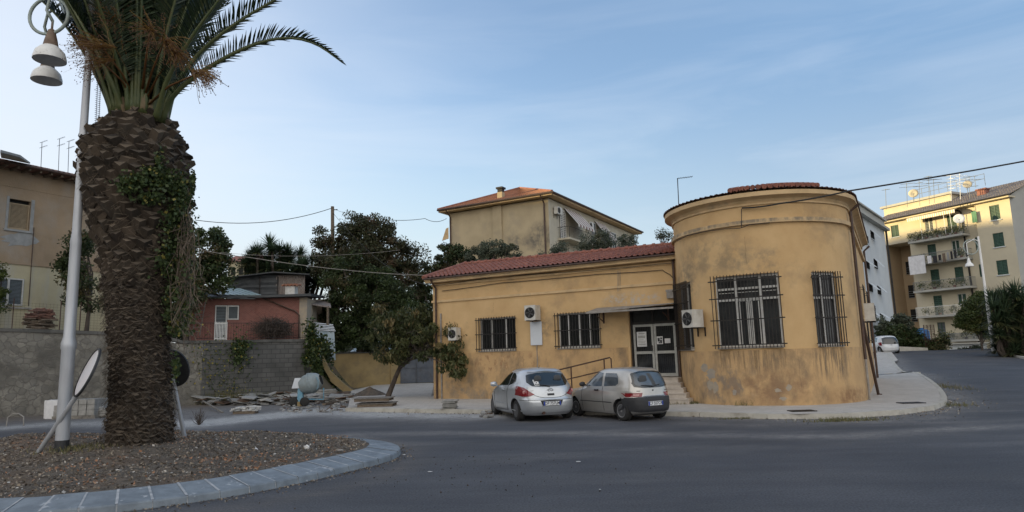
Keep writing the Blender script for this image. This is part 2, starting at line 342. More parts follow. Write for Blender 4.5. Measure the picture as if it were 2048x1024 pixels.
def stain(matname, centre, radius, color, amt, scale=3.0, stretch=(1, 1, 1), lo=.4, hi=.62, soft=.5):
    """weather stain of its own shape fixed to the wall: noise kept inside an ellipsoid (object coordinates)"""
    m = MATS[matname]; N, L, p = nodes_of(m); src = p.inputs['Base Color'].links[0].from_socket; tcn = N.new('ShaderNodeTexCoord')
    mp_ = N.new('ShaderNodeMapping'); mp_.vector_type = 'POINT'; mp_.inputs['Scale'].default_value = tuple(1/r for r in radius); mp_.inputs['Location'].default_value = tuple(-c/r for c, r in zip(centre, radius)); L(tcn.outputs['Object'], mp_.inputs[0])
    ln = N.new('ShaderNodeVectorMath'); ln.operation = 'LENGTH'; L(mp_.outputs[0], ln.inputs[0]); mk = N.new('ShaderNodeMapRange'); mk.inputs['From Min'].default_value = 1; mk.inputs['From Max'].default_value = 1-soft; L(ln.outputs['Value'], mk.inputs['Value'])
    mp2 = N.new('ShaderNodeMapping'); mp2.inputs['Scale'].default_value = stretch; L(tcn.outputs['Object'], mp2.inputs[0]); n = N.new('ShaderNodeTexNoise'); n.inputs['Scale'].default_value = scale; n.inputs['Detail'].default_value = 9; n.inputs['Roughness'].default_value = .68; L(mp2.outputs[0], n.inputs[0])
    nr = N.new('ShaderNodeMapRange'); nr.inputs['From Min'].default_value = lo; nr.inputs['From Max'].default_value = hi; nr.inputs['To Max'].default_value = amt; L(n.outputs[0], nr.inputs['Value'])
    mm = N.new('ShaderNodeMath'); mm.operation = 'MULTIPLY'; L(nr.outputs[0], mm.inputs[0]); L(mk.outputs[0], mm.inputs[1]); mx = N.new('ShaderNodeMix'); mx.data_type = 'RGBA'; L(mm.outputs[0], mx.inputs['Factor']); L(src, mx.inputs['A']); mx.inputs['B'].default_value = col(color); L(mx.outputs['Result'], p.inputs['Base Color'])

# ---------------------------------------------------------------- ground, road, pavement
def asphalt():
    m = pm('asphalt', (.054, .056, .064), (.076, .078, .087), scale=.35, rough=.8, spec=.35, c=(.115, .112, .11), cscale=.23, camt=.5, clo=.45, chi=.75, cstretch=(.6, 2.2, 1), tattr=((.30, .285, .265), (.15, .125, .10), (.42, .42, .41)))
    N, L, p = nodes_of(m)
    src = p.inputs['Base Color'].links[0].from_socket; tcn = N.new('ShaderNodeTexCoord')
    n = N.new('ShaderNodeTexNoise'); n.inputs['Scale'].default_value = 34; n.inputs['Detail'].default_value = 6; L(tcn.outputs['Object'], n.inputs[0])
    mr = N.new('ShaderNodeMapRange'); mr.inputs['From Min'].default_value = .3; mr.inputs['From Max'].default_value = .7; mr.inputs['To Min'].default_value = .6; mr.inputs['To Max'].default_value = 1.4; L(n.outputs[0], mr.inputs[0])
    mx = N.new('ShaderNodeMix'); mx.data_type = 'RGBA'; mx.blend_type = 'MULTIPLY'; mx.inputs['Factor'].default_value = 1; L(src, mx.inputs['A']); L(mr.outputs[0], mx.inputs['B']); L(mx.outputs['Result'], p.inputs['Base Color'])
    n5 = N.new('ShaderNodeTexNoise'); n5.inputs['Scale'].default_value = 1.1; n5.inputs['Detail'].default_value = 9; n5.inputs['Roughness'].default_value = .72; mp5 = N.new('ShaderNodeMapping'); mp5.inputs['Rotation'].default_value = (0, 0, .35); mp5.inputs['Scale'].default_value = (.35, 1.6, 1); L(tcn.outputs['Object'], mp5.inputs[0]); L(mp5.outputs[0], n5.inputs[0])
    m5 = N.new('ShaderNodeMapRange'); m5.inputs['From Min'].default_value = .3; m5.inputs['From Max'].default_value = .7; m5.inputs['To Min'].default_value = .84; m5.inputs['To Max'].default_value = 1.16; L(n5.outputs[0], m5.inputs[0])
    x5 = N.new('ShaderNodeMix'); x5.data_type = 'RGBA'; x5.blend_type = 'MULTIPLY'; x5.inputs['Factor'].default_value = 1; L(mx.outputs['Result'], x5.inputs['A']); L(m5.outputs[0], x5.inputs['B'])
    # sparse dark oil spots and pale grit specks
    v6 = N.new('ShaderNodeTexVoronoi'); v6.inputs['Scale'].default_value = 3.2; L(tcn.outputs['Object'], v6.inputs[0]); r6 = N.new('ShaderNodeValToRGB'); r6.color_ramp.elements[0].position = .035; r6.color_ramp.elements[0].color = (.45, .45, .45, 1); r6.color_ramp.elements[1].position = .07; r6.color_ramp.elements[1].color = (1, 1, 1, 1); L(v6.outputs['Distance'], r6.inputs[0])
    x6 = N.new('ShaderNodeMix'); x6.data_type = 'RGBA'; x6.blend_type = 'MULTIPLY'; x6.inputs['Factor'].default_value = 1; L(x5.outputs['Result'], x6.inputs['A']); L(r6.outputs[0], x6.inputs['B']); L(x6.outputs['Result'], p.inputs['Base Color'])
    v = N.new('ShaderNodeTexVoronoi'); v.inputs['Scale'].default_value = 70; L(tcn.outputs['Object'], v.inputs[0])
    bp = N.new('ShaderNodeBump'); bp.inputs['Strength'].default_value = .35; bp.inputs['Distance'].default_value = .006; L(v.outputs[0], bp.inputs['Height']); L(bp.outputs[0], p.inputs['Normal'])
    return m
asphalt()
pm('earth', (.12, .095, .065), (.17, .14, .09), scale=.8, rough=.95, bump=.4, c=(.07, .085, .03), cscale=.4, camt=.8)
def segdist(X, Y, pts):
    D = np.full(X.shape, 1e9)
    for a, b in zip(pts[:-1], pts[1:]):
        a = np.array(a[:2]); b = np.array(b[:2]); d = b-a; L2 = d@d+1e-9
        t = np.clip(((X-a[0])*d[0]+(Y-a[1])*d[1])/L2, 0, 1); D = np.minimum(D, np.hypot(X-a[0]-t*d[0], Y-a[1]-t*d[1]))
    return D
def gridlines(a, b, step, far, n):
    c = np.arange(a, b+1e-6, step); g = np.geomspace(1, far, n)
    return np.concatenate([(a-g)[::-1], c, b+g])
mb = MB(); xs = gridlines(-60, 70, 5, 900, 12); ys = gridlines(-40, 100, 5, 900, 12)
def ghill(x, y):
    s = lambda v: float(np.clip(v, 0, 1)**2*(3-2*np.clip(v, 0, 1)))
    h = 5.0*s((y-45)/8)*s((20-x)/8)*s((x+30)/20)*s((120-y)/40)
    return h
mb.grid([[(x, y, float(hgt(x, y))-.12+ghill(x, y)) for x in xs] for y in ys]); struct(mb, 'ground', 'earth', smooth=True)
KERB_PX = [(690, 823), (800, 825), (900, 827), (1000, 828), (1120, 829), (1250, 831), (1370, 833), (1500, 837), (1600, 839.5), (1700, 837), (1790, 831), (1850, 824), (1882, 817), (1895, 808), (1893, 796), (1880, 779), (1858, 762), (1832, 748), (1795, 735), (1765, 727)]
kerb = [ong(*p) for p in KERB_PX]; kerb = spline([k[:2] for k in kerb], 6)
dustA = [ong(*p) for p in [(390, 850), (470, 838), (560, 829), (640, 822), (760, 829), (860, 830), (960, 832)]]
dustB = [ong(*p) for p in [(760, 905), (700, 868), (900, 866), (1200, 868), (1500, 872), (1700, 872), (1900, 858), (2060, 852)]]
dustC = [ong(*p) for p in [(1380, 846), (1500, 851), (1700, 846), (1830, 842), (1890, 835)]]
wallfoot = [ong(*p) for p in [(-100, 846), (10, 836), (300, 815), (610, 798), (700, 796)]]
pave = [ong(*p) for p in [(-60, 862), (100, 848), (420, 845), (560, 832), (660, 818)]]
islc = np.array([-6.9, 12.9])
mb = MB(); xs = np.arange(-34, 48, .28); ys = np.arange(-8, 59, .28); X, Y = np.meshgrid(xs, ys)
nz = fbm(X, Y, 3.0, 2); nz2 = fbm(X, Y, .9, 4); hi = fbm(X*.6, Y*3.5, 1.3, 8)
g = lambda D, w: np.exp(-(D/w)**2)
dk = segdist(X, Y, kerb)
red = .5*g(segdist(X, Y, dustB), .45)*(.2+1.2*nz2)+.4*g(segdist(X, Y, dustC), .5)*(nz2)+.55*g(dk, .8)*(.3+nz)
old = np.clip((Y-19-.12*np.abs(X))/6, 0, 1)*np.clip((2-X)/5, 0, 1)
red = np.clip(red+.42*old*(.6+.8*nz), 0, 1)
red = np.clip(red+.3*np.clip(hi-.55, 0, 1)*3*np.exp(-((Y-17)/6)**2), 0, 1)
grn = np.clip(1.0*g(segdist(X, Y, wallfoot), 2.6)*(.5+nz)+.8*g(segdist(X, Y, [kerb[0], kerb[20]]), .3)*nz2, 0, 1)
grn = np.clip(grn+.5*g(np.abs(np.hypot(X-islc[0], Y-islc[1])-4.9), .35)*nz2, 0, 1)
blu = np.clip(1.25*g(segdist(X, Y, dustA), 1.15)*(.25+1.1*nz2)+.7*g(segdist(X, Y, pave), 1.1)*(.5+.8*nz), 0, 1)
mb.grid([[(x, y, z) for x, y, z in zip(rx, ry, rz)] for rx, ry, rz in zip(X, Y, hgt(X, Y))])
mb.tv = np.stack([red, grn, blu], -1).reshape(-1, 3)
struct(mb, 'road', 'asphalt', smooth=True)
# pavement with kerb
brickmat('paving', (.50, .47, .43), (.43, .405, .37), (.29, .27, .24), 2.2, bw=.55, rh=.55, msize=.012, bump=.25, dirt=(.38, .35, .31), zrot=radians(-29.4))
pm('kerbstone', (.50, .48, .43), (.40, .38, .33), scale=3, rough=.85, bump=.3, c=(.2, .17, .13), cscale=2, camt=.6)
A0 = np.array([-3.66, 30.47]); D1 = np.array([.8713, -.4907]); N1 = np.array([.4907, .8713])
TC = A0+D1*14.156+N1*.606; TR = 2.977
inner = [(-9.2, 38), (-8.8, 43.4), (-5.2, 43.4), (-4.0, 32.2)]+[tuple(A0+D1*u+N1*.5) for u in (.5, 4, 8, 11)]+[tuple(TC+(TR-.4)*np.array([sin(a), -cos(a)])) for a in (radians(-25), radians(0), radians(30), radians(55))]+[tuple(TC+D1*(TR-.4)+N1*v) for v in (0, 4, 8, 11.5)]+[tuple(TC+D1*(TR+1)+N1*26)]
ki = resample(kerb, 120)
inn = resample(inner, 400)
# pair each kerb point with an inner point by a monotone share of the length
share_k = np.linspace(0, 1, 120); share_i = np.interp(share_k, [0, .08, .16, .22, .55, .72, .82, 1], [0, .14, .22, .34, .60, .72, .83, 1])
tt = np.linspace(0, 1, 400); IN = np.stack([np.interp(share_i, tt, inn[:, i]) for i in (0, 1)], 1)
def offs(line, d):
    T = np.gradient(line, axis=0); T /= np.linalg.norm(T, axis=1)[:, None]; return line+np.stack([-T[:, 1], T[:, 0]], 1)*d
k2 = offs(ki, .16); mb = MB()
rows = []
for f in np.linspace(0, 1, 14):
    q = k2*(1-f)+IN*f; rows.append([(x, y, float(hgt(x, y))+.135) for x, y in q])
mb.grid(rows); struct(mb, 'pavement', 'paving', smooth=True)
mb = MB(); N_ = 0
jr = resample(kerb, 60)
for i in range(59):
    a, b = jr[i], jr[i+1]; d = (b-a)/np.linalg.norm(b-a); a = a+d*.006; b = b-d*.006; n = np.array([-d[1], d[0]])*.17
    P = [a, b, b+n, a+n]; top = .14+rnd.uniform(-.006, .006)
    mb.hexa([(p[0], p[1], float(hgt(*p))-.1) for p in P]+[(p[0]+(.01*n[0]/.17 if k < 2 else 0), p[1]+(.01*n[1]/.17 if k < 2 else 0), float(hgt(*p))+top) for k, p in enumerate(P)])
struct(mb, 'kerb', 'kerbstone')

# ---------------------------------------------------------------- roundabout: kerb stones and earth
ISL_OUT = [onz(0, 1011, .1), onz(400, 1011, .1), onz(466, 1000, .1), onz(593, 978.6, .1), onz(655, 959, .1), onz(735, 937, .1), onz(790, 906, .1), onz(782, 893, .1), onz(752, 884, .1)]
pin = [onz(*p, .2) for p in [(-120, 1000), (0, 998.5), (217, 981), (434, 955), (576, 930), (660, 912), (708, 904), (738, 893), (740, 884), (708, 876.5), (640, 870.5), (576, 867), (480, 863.5), (400, 862)]]
left = [(-10.0, 18.0), (-12.3, 15.2), (-12.3, 12.0), (-10.2, 9.3)]
pin = [tuple(p[:2]) for p in pin]+left
isl = np.array(spline(pin, 10, closed=True)); isl = resample(isl, 78, closed=True)
for _ in range(2): isl = .5*isl+.25*(np.roll(isl, 1, 0)+np.roll(isl, -1, 0))
ic = isl.mean(0); T = np.roll(isl, -1, 0)-np.roll(isl, 1, 0); T /= np.linalg.norm(T, axis=1)[:, None]
nrm = np.stack([T[:, 1], -T[:, 0]], 1)
pm('grey_stone', (.22, .255, .285), (.145, .17, .195), scale=4, rough=.7, bump=.25, bscale=30, c=(.52, .54, .56), cscale=4.5, camt=.75, clo=.6, chi=.68)
pm('mortar', (.44, .45, .46), (.26, .28, .30), scale=8, rough=.9)
mb = MB(); mj = MB()
for i in range(78):
    a, b = isl[i], isl[(i+1) % 78]; na, nb = nrm[i], nrm[(i+1) % 78]; e = (b-a)*.02
    a2, b2 = a+e*rnd.uniform(.6, 2), b-e*rnd.uniform(.6, 2); oz = rnd.uniform(-.006, .006); w = .60
    A_, B_ = a2+na*w, b2+nb*w
    # profile: inner foot, inner top, outer shoulder, outer foot
    prof = lambda q, qo, n_: [(q[0]-n_[0]*.02, q[1]-n_[1]*.02, 0), (q[0], q[1], .2+oz), (qo[0], qo[1], .105+oz), (qo[0]+n_[0]*.015, qo[1]+n_[1]*.015, .085+oz), (qo[0]+n_[0]*.03, qo[1]+n_[1]*.03, -.02)]
    pa, pb = prof(a2, A_, na), prof(b2, B_, nb); k0 = len(mb.v); mb.v += pa+pb
    for j in range(4): mb.f.append((k0+j, k0+j+1, k0+5+j+1, k0+5+j)); mb.mi.append(0)
    mb.f.append((k0+4, k0+3, k0+2, k0+1, k0)); mb.f.append((k0+5, k0+6, k0+7, k0+8, k0+9)); mb.mi += [0, 0]
    c0, c1 = b-(b-a)*.045, b+(np.roll(isl, -2, 0)[i]-b)*.045
    P = [(c0, .0), (c1, .0)]
    mj.poly([(c0[0], c0[1], .2035), (c1[0], c1[1], .2035), (*(c1+nb*.595), .1075), (*(c0+nb*.595), .1075)]); mj.poly([(*(c0+nb*.595), .1), (*(c1+nb*.595), .1), (*(c1+nb*.625), -.02), (*(c0+nb*.625), -.02)])
struct(mb, 'roundabout_kerb', 'grey_stone'); struct(mj, 'kerb_joints', 'mortar')
pm('island_soil', (.15, .125, .098), (.075, .062, .05), scale=6, rough=.95, bump=.9, bscale=30, c=(.20, .12, .07), cscale=.9, camt=.45, clo=.5, chi=.72, bdist=.05)
def mound(x, y):
    d = np.hypot(np.asarray(x)+7.2, np.asarray(y)-13.4)
    return .2+.24*np.exp(-(d/2.0)**2)+.30*np.exp(-(np.hypot(np.asarray(x)+10.3, np.asarray(y)-14.6)/1.6)**2)+.14*np.exp(-(np.hypot(np.asarray(x)+5.6, np.asarray(y)-15.0)/1.0)**2)+.12*(fbm(x, y, .8, 3)-.5)*np.clip(d, 0, 1)+.05*(fbm(x, y, .2, 9)-.5)
mb = MB(); rows = []
for f in np.linspace(0, 1, 60):
    q = (isl-nrm*.01)*(1-f)+ic*f; q = resample(np.vstack([q, q[:1]]), 260)
    z = mound(q[:, 0], q[:, 1]); e = min(1, f*12); rows.append([(x, y, (.19)*(1-e)+zz*e) for (x, y), zz in zip(q, z)])
mb.grid(rows); struct(mb, 'planting_bed', 'island_soil', smooth=True)
def inside(x, y, poly):
    n = len(poly); c = np.zeros(len(x), bool); j = n-1
    for i in range(n):
        xi, yi = poly[i]; xj, yj = poly[j]; k = ((yi > y) != (yj > y)) & (x < (xj-xi)*(y-yi)/(yj-yi+1e-12)+xi); c ^= k; j = i
    return c
pm('mulch', (.055, .042, .032), None, tattr=((.30, .25, .19), (.38, .19, .10), (.55, .52, .47)), rough=.9)
def chips(n, xs, ys, zs, smin, smax, tints, flat=.5):
    c = np.stack([xs, ys, zs], 1); s = rng.uniform(smin, smax, n); a = rng.normal(size=(n, 3)); a[:, 2] *= flat; a /= np.linalg.norm(a, axis=1)[:, None]
    b = np.cross(a, np.array([0, 0, 1.])+rng.normal(size=(n, 3))*.5); b /= np.linalg.norm(b, axis=1)[:, None]; b *= rng.uniform(.3, .8, n)[:, None]
    a = a*s[:, None]; b = b*s[:, None]; return np.stack([c-a, c-b, c+a, c+b], 1)
M_ = 34000; x = rng.uniform(-12.6, -2.2, M_); y = rng.uniform(8.6, 18, M_); k = inside(x, y, isl-nrm*.05); x, y = x[k], y[k]
tn = np.zeros((len(x), 3)); tn[:, 0] = rng.uniform(0, 1, len(x)); pat = fbm(x, y, .8, 21); tn[:, 1] = np.where(rng.random(len(x)) < np.clip((pat-.50)*2.6, .03, .6), rng.uniform(.3, 1, len(x)), 0); tn[:, 2] = np.where(rng.random(len(x)) < .05, .8, 0)
mb = MB(); mb.quads_np(chips(len(x), x, y, mound(x, y)+.012, .010, .034, tn), tn); tag(mb.build('mulch', 'mulch'), 'brown wood chips and dead leaves covering the planting bed', 'mulch', kind='stuff')
# leaf debris and gravel on the road next to the kerbs
def scatter_near(line, n, w, out=1):
    L = np.array(line); i = rng.integers(0, len(L)-1, n); f = rng.random(n)[:, None]; p = L[i]*(1-f)+L[i+1]*f; d = L[i+1]-L[i]; d = d/np.linalg.norm(d, axis=1)[:, None]
    nn = np.stack([d[:, 1], -d[:, 0]], 1); return p+nn*(out*np.abs(rng.exponential(w, n)))[:, None]
mb = MB()
p = scatter_near(np.vstack([isl+nrm*.66, (isl+nrm*.66)[:1]]), 2600, .10); t = np.zeros((len(p), 3)); t[:, 0] = rng.random(len(p)); mb.quads_np(chips(len(p), p[:, 0], p[:, 1], hgt(p[:, 0], p[:, 1])+.012, .008, .028, t), t)
p = rng.normal(size=(500, 2))*[1.6, 1.2]+[-1.2, 11.6]; t = np.zeros((500, 3)); mb.quads_np(chips(500, p[:, 0], p[:, 1], hgt(p[:, 0], p[:, 1])+.01, .005, .02, t), t)
p = scatter_near(kerb, 1800, .35); t = np.zeros((len(p), 3)); t[:, 0] = rng.random(len(p)); t[:, 2] = (rng.random(len(p)) < .2)*.7; mb.quads_np(chips(len(p), p[:, 0], p[:, 1], hgt(p[:, 0], p[:, 1])+.012, .008, .035, t), t)
tag(mb.build('leaf_debris', 'mulch'), 'dark leaf crumbs and grit lying along the kerbs', 'debris', kind='stuff')
pm('grass', (.055, .075, .02), (.10, .11, .04), scale=3, rough=.8, tattr=((.18, .15, .07), None, None))
def tufts(name, label, cx, cy, n, rx, ry, h, base=None, tall=0.0):
    x = cx+rng.normal(size=n)*rx; y = cy+rng.normal(size=n)*ry; z = (hgt(x, y) if base is None else np.full(n, base)); hh = h*rng.uniform(.4, 1.2, n); a = rng.uniform(0, 2*pi, n); w = .006+.004*rng.random(n)
    dx, dy = np.cos(a)*w, np.sin(a)*w; lx, ly = rng.normal(size=n)*hh*.45, rng.normal(size=n)*hh*.45
    A = np.stack([x-dx, y-dy, z-.02], 1); B = np.stack([x+dx, y+dy, z-.02], 1); C = np.stack([x+lx+dx*.3, y+ly+dy*.3, z+hh], 1); Dd = np.stack([x+lx-dx*.3, y+ly-dy*.3, z+hh], 1)
    t = np.zeros((n, 3)); t[:, 0] = rng.random(n); mb = MB(); mb.quads_np(np.stack([A, B, C, Dd], 1), t)
    return tag(mb.build(name, 'grass'), label, 'weeds', kind='stuff')
def wp(px, py, dz=0): return ong(px, py, dz)
q = wp(1690, 842); tufts('weeds', 'green weeds growing from the gutter below the tower kerb', q[0], q[1], 500, .5, .12, .10)
q = wp(1470, 838); tufts('weeds', 'dry grass in the gutter right of the parked cars', q[0], q[1], 250, .35, .06, .05)
q = wp(1546, 809, .14); tufts('weeds', 'dark grass at the foot of the round tower', q[0], q[1]-.05, 500, .55, .06, .17, base=.14)
q = wp(1395, 806, .14); tufts('weeds', 'low weeds on the pavement beside the entrance steps', q[0], q[1]-.1, 600, .6, .15, .08, base=.14)
q = wp(1883, 775); tufts('weeds', 'weeds along the kerb on the bend of the road', q[0]+.2, q[1], 300, .25, .8, .13)
q = wp(1890, 812); tufts('weeds', 'weeds at the pointed corner of the pavement kerb', q[0]+.25, q[1], 200, .3, .3, .10)
tufts('weeds', 'green weeds at the foot of the lamp post in the planting bed', -8.1, 12.8, 300, .35, .3, .07, base=.42)

# ---------------------------------------------------------------- the ochre office building with the round tower
bld = thing('ochre_building', 'ochre plaster single-storey building with tiled roof and a round corner tower', 'building', (A0[0], A0[1], .14))
FAC = Frame(A0, D1, (-.49, -.87))
UJ = 14.156-sqrt(TR**2-.606**2)     # where the tower meets the long front
class Tower:
    """u is arc length round the drum measured from the middle, o outwards"""
    n = None
    def __init__(s, R): s.R = R
    def p(s, u, z, o=0.0):
        a = u/TR; r = TR+o
        if a > pi/2: q = TC+D1*r+N1*(a-pi/2)*TR          # straight flank behind the drum
        else: q = TC+r*(D1*sin(a)-N1*cos(a))
        return (q[0], q[1], z)
TW = Tower(TR)
def wall_open(mb, F, us, zs, openings, depth=.22, gz=None):
    """wall surface with real openings; us/zs break lists; openings (u0,u1,z0,z1)"""
    U = sorted(set([round(u, 4) for u in us]+[round(o[k], 4) for o in openings for k in (0, 1)])); Z = sorted(set([round(z, 4) for z in zs]+[round(o[k], 4) for o in openings for k in (2, 3)]))
    for a, b in zip(U[:-1], U[1:]):
        for c, d in zip(Z[:-1], Z[1:]):
            mu_, mz_ = (a+b)/2, (c+d)/2
            if any(o[0] < mu_ < o[1] and o[2] < mz_ < o[3] for o in openings): continue
            mb.quad(F.p(a, c), F.p(b, c), F.p(b, d), F.p(a, d))
    for o in openings:
        uu = [u for u in U if o[0]-1e-4 <= u <= o[1]+1e-4]
        for a, b in zip(uu[:-1], uu[1:]):
            mb.quad(F.p(a, o[2]), F.p(b, o[2]), F.p(b, o[2], -depth), F.p(a, o[2], -depth)); mb.quad(F.p(a, o[3], -depth), F.p(b, o[3], -depth), F.p(b, o[3]), F.p(a, o[3]))
        for u in (o[0], o[1]): mb.quad(F.p(u, o[2]), F.p(u, o[2], -depth), F.p(u, o[3], -depth), F.p(u, o[3]))
def h2(F, r, o=0): (u0, z1) = F.hit(r[0], r[1], o); (u1, z0) = F.hit(r[2], r[3], o); return u0, u1, z0, z1
W1 = h2(FAC, (957, 637, 1033, 700)); W1 = (2.46, 4.24, 2.16, 3.56); W2 = (6.25, 8.05, 2.16, 3.55); DR = (9.28, UJ-.13, .96, 3.62)
EV = FAC.hit(856, 556, .42)[1]; TOPZ = EV-.16; SZ = FAC.hit(1100, 585)[1]
mb = MB(); wall_open(mb, FAC, np.linspace(0, UJ+.3, 24), [.0, .96, 2.1, 3.2, 4.3, TOPZ], [W1, W2, DR])
# side and rear walls
FL = Frame(A0, N1, -D1); FB = Frame(A0+N1*8, D1, N1)
for F, a, b in ((FL, 0, 8), (FB, 0, 12)): mb.quad(F.p(a, -.2), F.p(b, -.2), F.p(b, TOPZ), F.p(a, TOPZ))
wl = mb.build('wall', 'ochre_plaster', bld)
mb = MB(); us = np.linspace(0, 9.18, 22)
for a, b in zip(us[:-1], us[1:]):
    if True: mb.fbox(FAC, a, b-.0, .0, 2.10+.004*rnd.random(), .0, .022)
mb.build('plinth', 'ochre_plaster_worn', bld)
mb = MB(); mb.fbox(FAC, -.05, UJ+.1, SZ-.05, SZ+.05, 0, .055); mb.fbox(FAC, -.05, UJ+.1, EV-.36, EV-.27, 0, .06)
tr = mb.build('string_course', 'ochre_trim', bld)
mb = MB(); mb.fbox(FAC, -.2, UJ+.25, EV-.21, EV-.03, 0, .34); mb.fbox(FAC, -.22, UJ+.25, EV-.13, EV-.02, .34, .37)
mb.fbox(FL, .0, 8.4, EV-.21, EV-.03, 0, .2)
mb.build('cornice', 'ochre_trim', bld)
def tiles(mb, P00, P10, P11, P01, nu, nv, amp=.035, thick=.0, step=.03):
    """pantile surface on a quad: P00->P10 along the eave, P01/P11 at the ridge"""
    P00, P10, P11, P01 = [np.array(p, float) for p in (P00, P10, P11, P01)]
    n = np.cross(P10-P00, P01-P00); n /= np.linalg.norm(n); n = n if n[2] > 0 else -n
    k = 6; rows = []
    for j in range(nv):
        for e in (0, 1):
            v = (j+e*.999)/nv; row = []
            lift = step*(1-e)
            for i in range(nu*k+1):
                u = i/(nu*k); ph = (i % k)/k; hgt_ = amp*max(0, sin(ph*2*pi))**.7*1.2-.25*amp*max(0, -sin(ph*2*pi))
                jit = rnd.uniform(-.004, .004)
                q = (P00*(1-u)+P10*u)*(1-v)+(P01*(1-u)+P11*u)*v; row.append(q+n*(hgt_+lift+jit))
            rows.append(row)
    mb.grid(rows)
RZ = 6.62
e0 = FAC.p(-.22, EV, .42); e1 = FAC.p(UJ+.2, EV, .42); r0 = FAC.p(4.0-.9, RZ, -4.0); r1 = FAC.p(UJ+.4, RZ, -4.0); b0 = FAC.p(-.22, EV, -8.5); b1 = FAC.p(UJ+.4, EV, -8.5)
u_, z_ = Frame(A0+N1*4, D1, (-.49, -.87)).hit(929, 527); r0 = FAC.p(u_, z_, -4.0); r0 = FAC.p(u_, z_-.06, -4.0); r1 = FAC.p(UJ+.4, z_-.24, -4.0)
mb = MB(); tiles(mb, e0, e1, r1, r0, 52, 12); tiles(mb, b0, e0, r0, r0, 30, 12); mb.poly([b1, b0, r0, r1])
rf = mb.build('roof', 'terracotta', bld)
mb = MB(); mb.tube([np.array(r0)+[0, 0, .04], np.array(r1)+[0, 0, .04]], .09, 8)
for i in range(30):
    f = i/30; q = np.array(r0)*(1-f)+np.array(r1)*f; mb.tube([q+[0, 0, .05], q+np.array([D1[0]*.12, D1[1]*.12, .05])], .115, 8)
mb.tube([np.array(e0)+[0, 0, .05], np.array(r0)+[0, 0, .05]], .09, 8)
mb.build('ridge_tiles', 'terracotta', rf)
mb = MB(); mb.tube([FAC.p(-.22, EV-.05, .45), FAC.p(UJ+.1, EV-.05, .45)], .04, 8); mb.build('gutter', 'pipe_brown', bld)
# ---- tower drum
def ahit(px, py, o=0.0):
    d = ray(px, py); r = TR+o; a = d[0]**2+d[1]**2; b = -2*(d[0]*TC[0]+d[1]*TC[1]); c = TC@TC-r*r
    t = (-b-sqrt(max(0, b*b-4*a*c)))/(2*a); q = EYEP+d*t; w = q[:2]-TC; return atan2(w@D1, -(w@N1)), float(q[2])
R_ = radians
TWIN = [(R_(-66), R_(-42.5), 1.96, 4.27), (R_(-20.9), R_(18.6), 1.97, 4.27), (R_(38.8), R_(57.6), 1.94, 4.25)]
ops = [(a*TR, b*TR, c, d) for a, b, c, d in TWIN]
uend = (pi/2)*TR+10.8
SW = [(pi/2*TR+3.3, pi/2*TR+4.5, 2.0, 4.2), (pi/2*TR+7.0, pi/2*TR+8.2, 2.0, 4.2)]
TT = 6.62
mb = MB(); wall_open(mb, TW, list(np.linspace(-pi/2*TR-.3, pi/2*TR, 70))+list(np.linspace(pi/2*TR, uend, 12)), [-.1, .9, 1.88, 3.0, 4.3, 5.2, 5.9, TT], ops+SW)
Fr = Frame(TC+N1*10.8+D1*TR, -D1, N1); mb.quad(Fr.p(0, -.2), Fr.p(6, -.2), Fr.p(6, TT), Fr.p(0, TT))
Fl = Frame(TC-D1*TR, N1, -D1); mb.quad(Fl.p(0, -.2), Fl.p(10.8, -.2), Fl.p(10.8, TT), Fl.p(0, TT))
mb.build('tower_wall', 'ochre_plaster', bld, smooth=True, auto=.5)
def ring(mb, u0, u1, z0, z1, o0, o1, n=60):
    us = np.linspace(u0, u1, n)
    prof = [(o0, z0), (o1, z0), (o1, z1), (o0, z1)]
    mb.grid([[TW.p(u, z, o) for o, z in prof+[prof[0]]] for u in us])
mb = MB(); ring(mb, -1.55*TR, uend+.01, .0, 1.86, -.05, .028, 80); mb.build('tower_plinth', 'ochre_plaster_worn', bld, smooth=True, auto=.5)
mb = MB(); ring(mb, -1.6*TR, uend, 5.88, 6.02, -.05, .10, 80); ring(mb, -1.6*TR, uend, 6.50, 6.56, -.05, .05, 80)
mb.build('tower_band', 'ochre_trim', bld, smooth=True, auto=.5)
mb = MB(); ring(mb, -1.9*TR, uend+.3, 6.74, 6.88, -.3, .29, 90)
us = np.linspace(-1.9*TR, uend+.3, 90); mb.grid([[TW.p(u, 6.56, .01), TW.p(u, 6.66, .06), TW.p(u, 6.72, .16), TW.p(u, 6.742, .28)] for u in us])
mb.build('tower_cornice', 'ochre_trim', bld, smooth=True, auto=.5)
# tower roof: rings of tiles laid to a low cone, then a ridge running back
mb = MB(); apex = TC; k = 6; ncol = 46; rows = []
def troof(a, f):
    """a along the eave 0..1 (left flank - drum - right flank), f 0 eave .. 1 ridge"""
    r = TR+.33
    L1 = 3.0; L2 = 10.8; tot = L1+pi*r+L2; s = a*tot
    if s < L1: e = TC-D1*r+N1*(L1-s); t = TC+N1*(L1-s)
    elif s < L1+pi*r: th = (s-L1)/r-pi/2; e = TC+r*(D1*sin(th)-N1*cos(th)); t = TC.copy()
    else: e = TC+D1*r+N1*(s-L1-pi*r); t = TC+N1*(s-L1-pi*r)
    q = e*(1-f)+t*f; return np.array([q[0], q[1], 6.91+.72*f])
NR = 11; NC = 120*5
for j in range(NR):
    for e in (0, 1):
        f = min(.999, (j+e*.99)/NR); row = []
        for i in range(NC+1):
            ph = (i % 5)/5; row.append(troof(i/NC, f)+np.array([0, 0, .04*max(0, sin(ph*2*pi))*(1-.6*f)+.03*(1-e)+rnd.uniform(-.006, .006)]))
        rows.append(row)
mb.grid(rows); trf = mb.build('tower_roof', 'terracotta_dark', bld)
mb = MB()
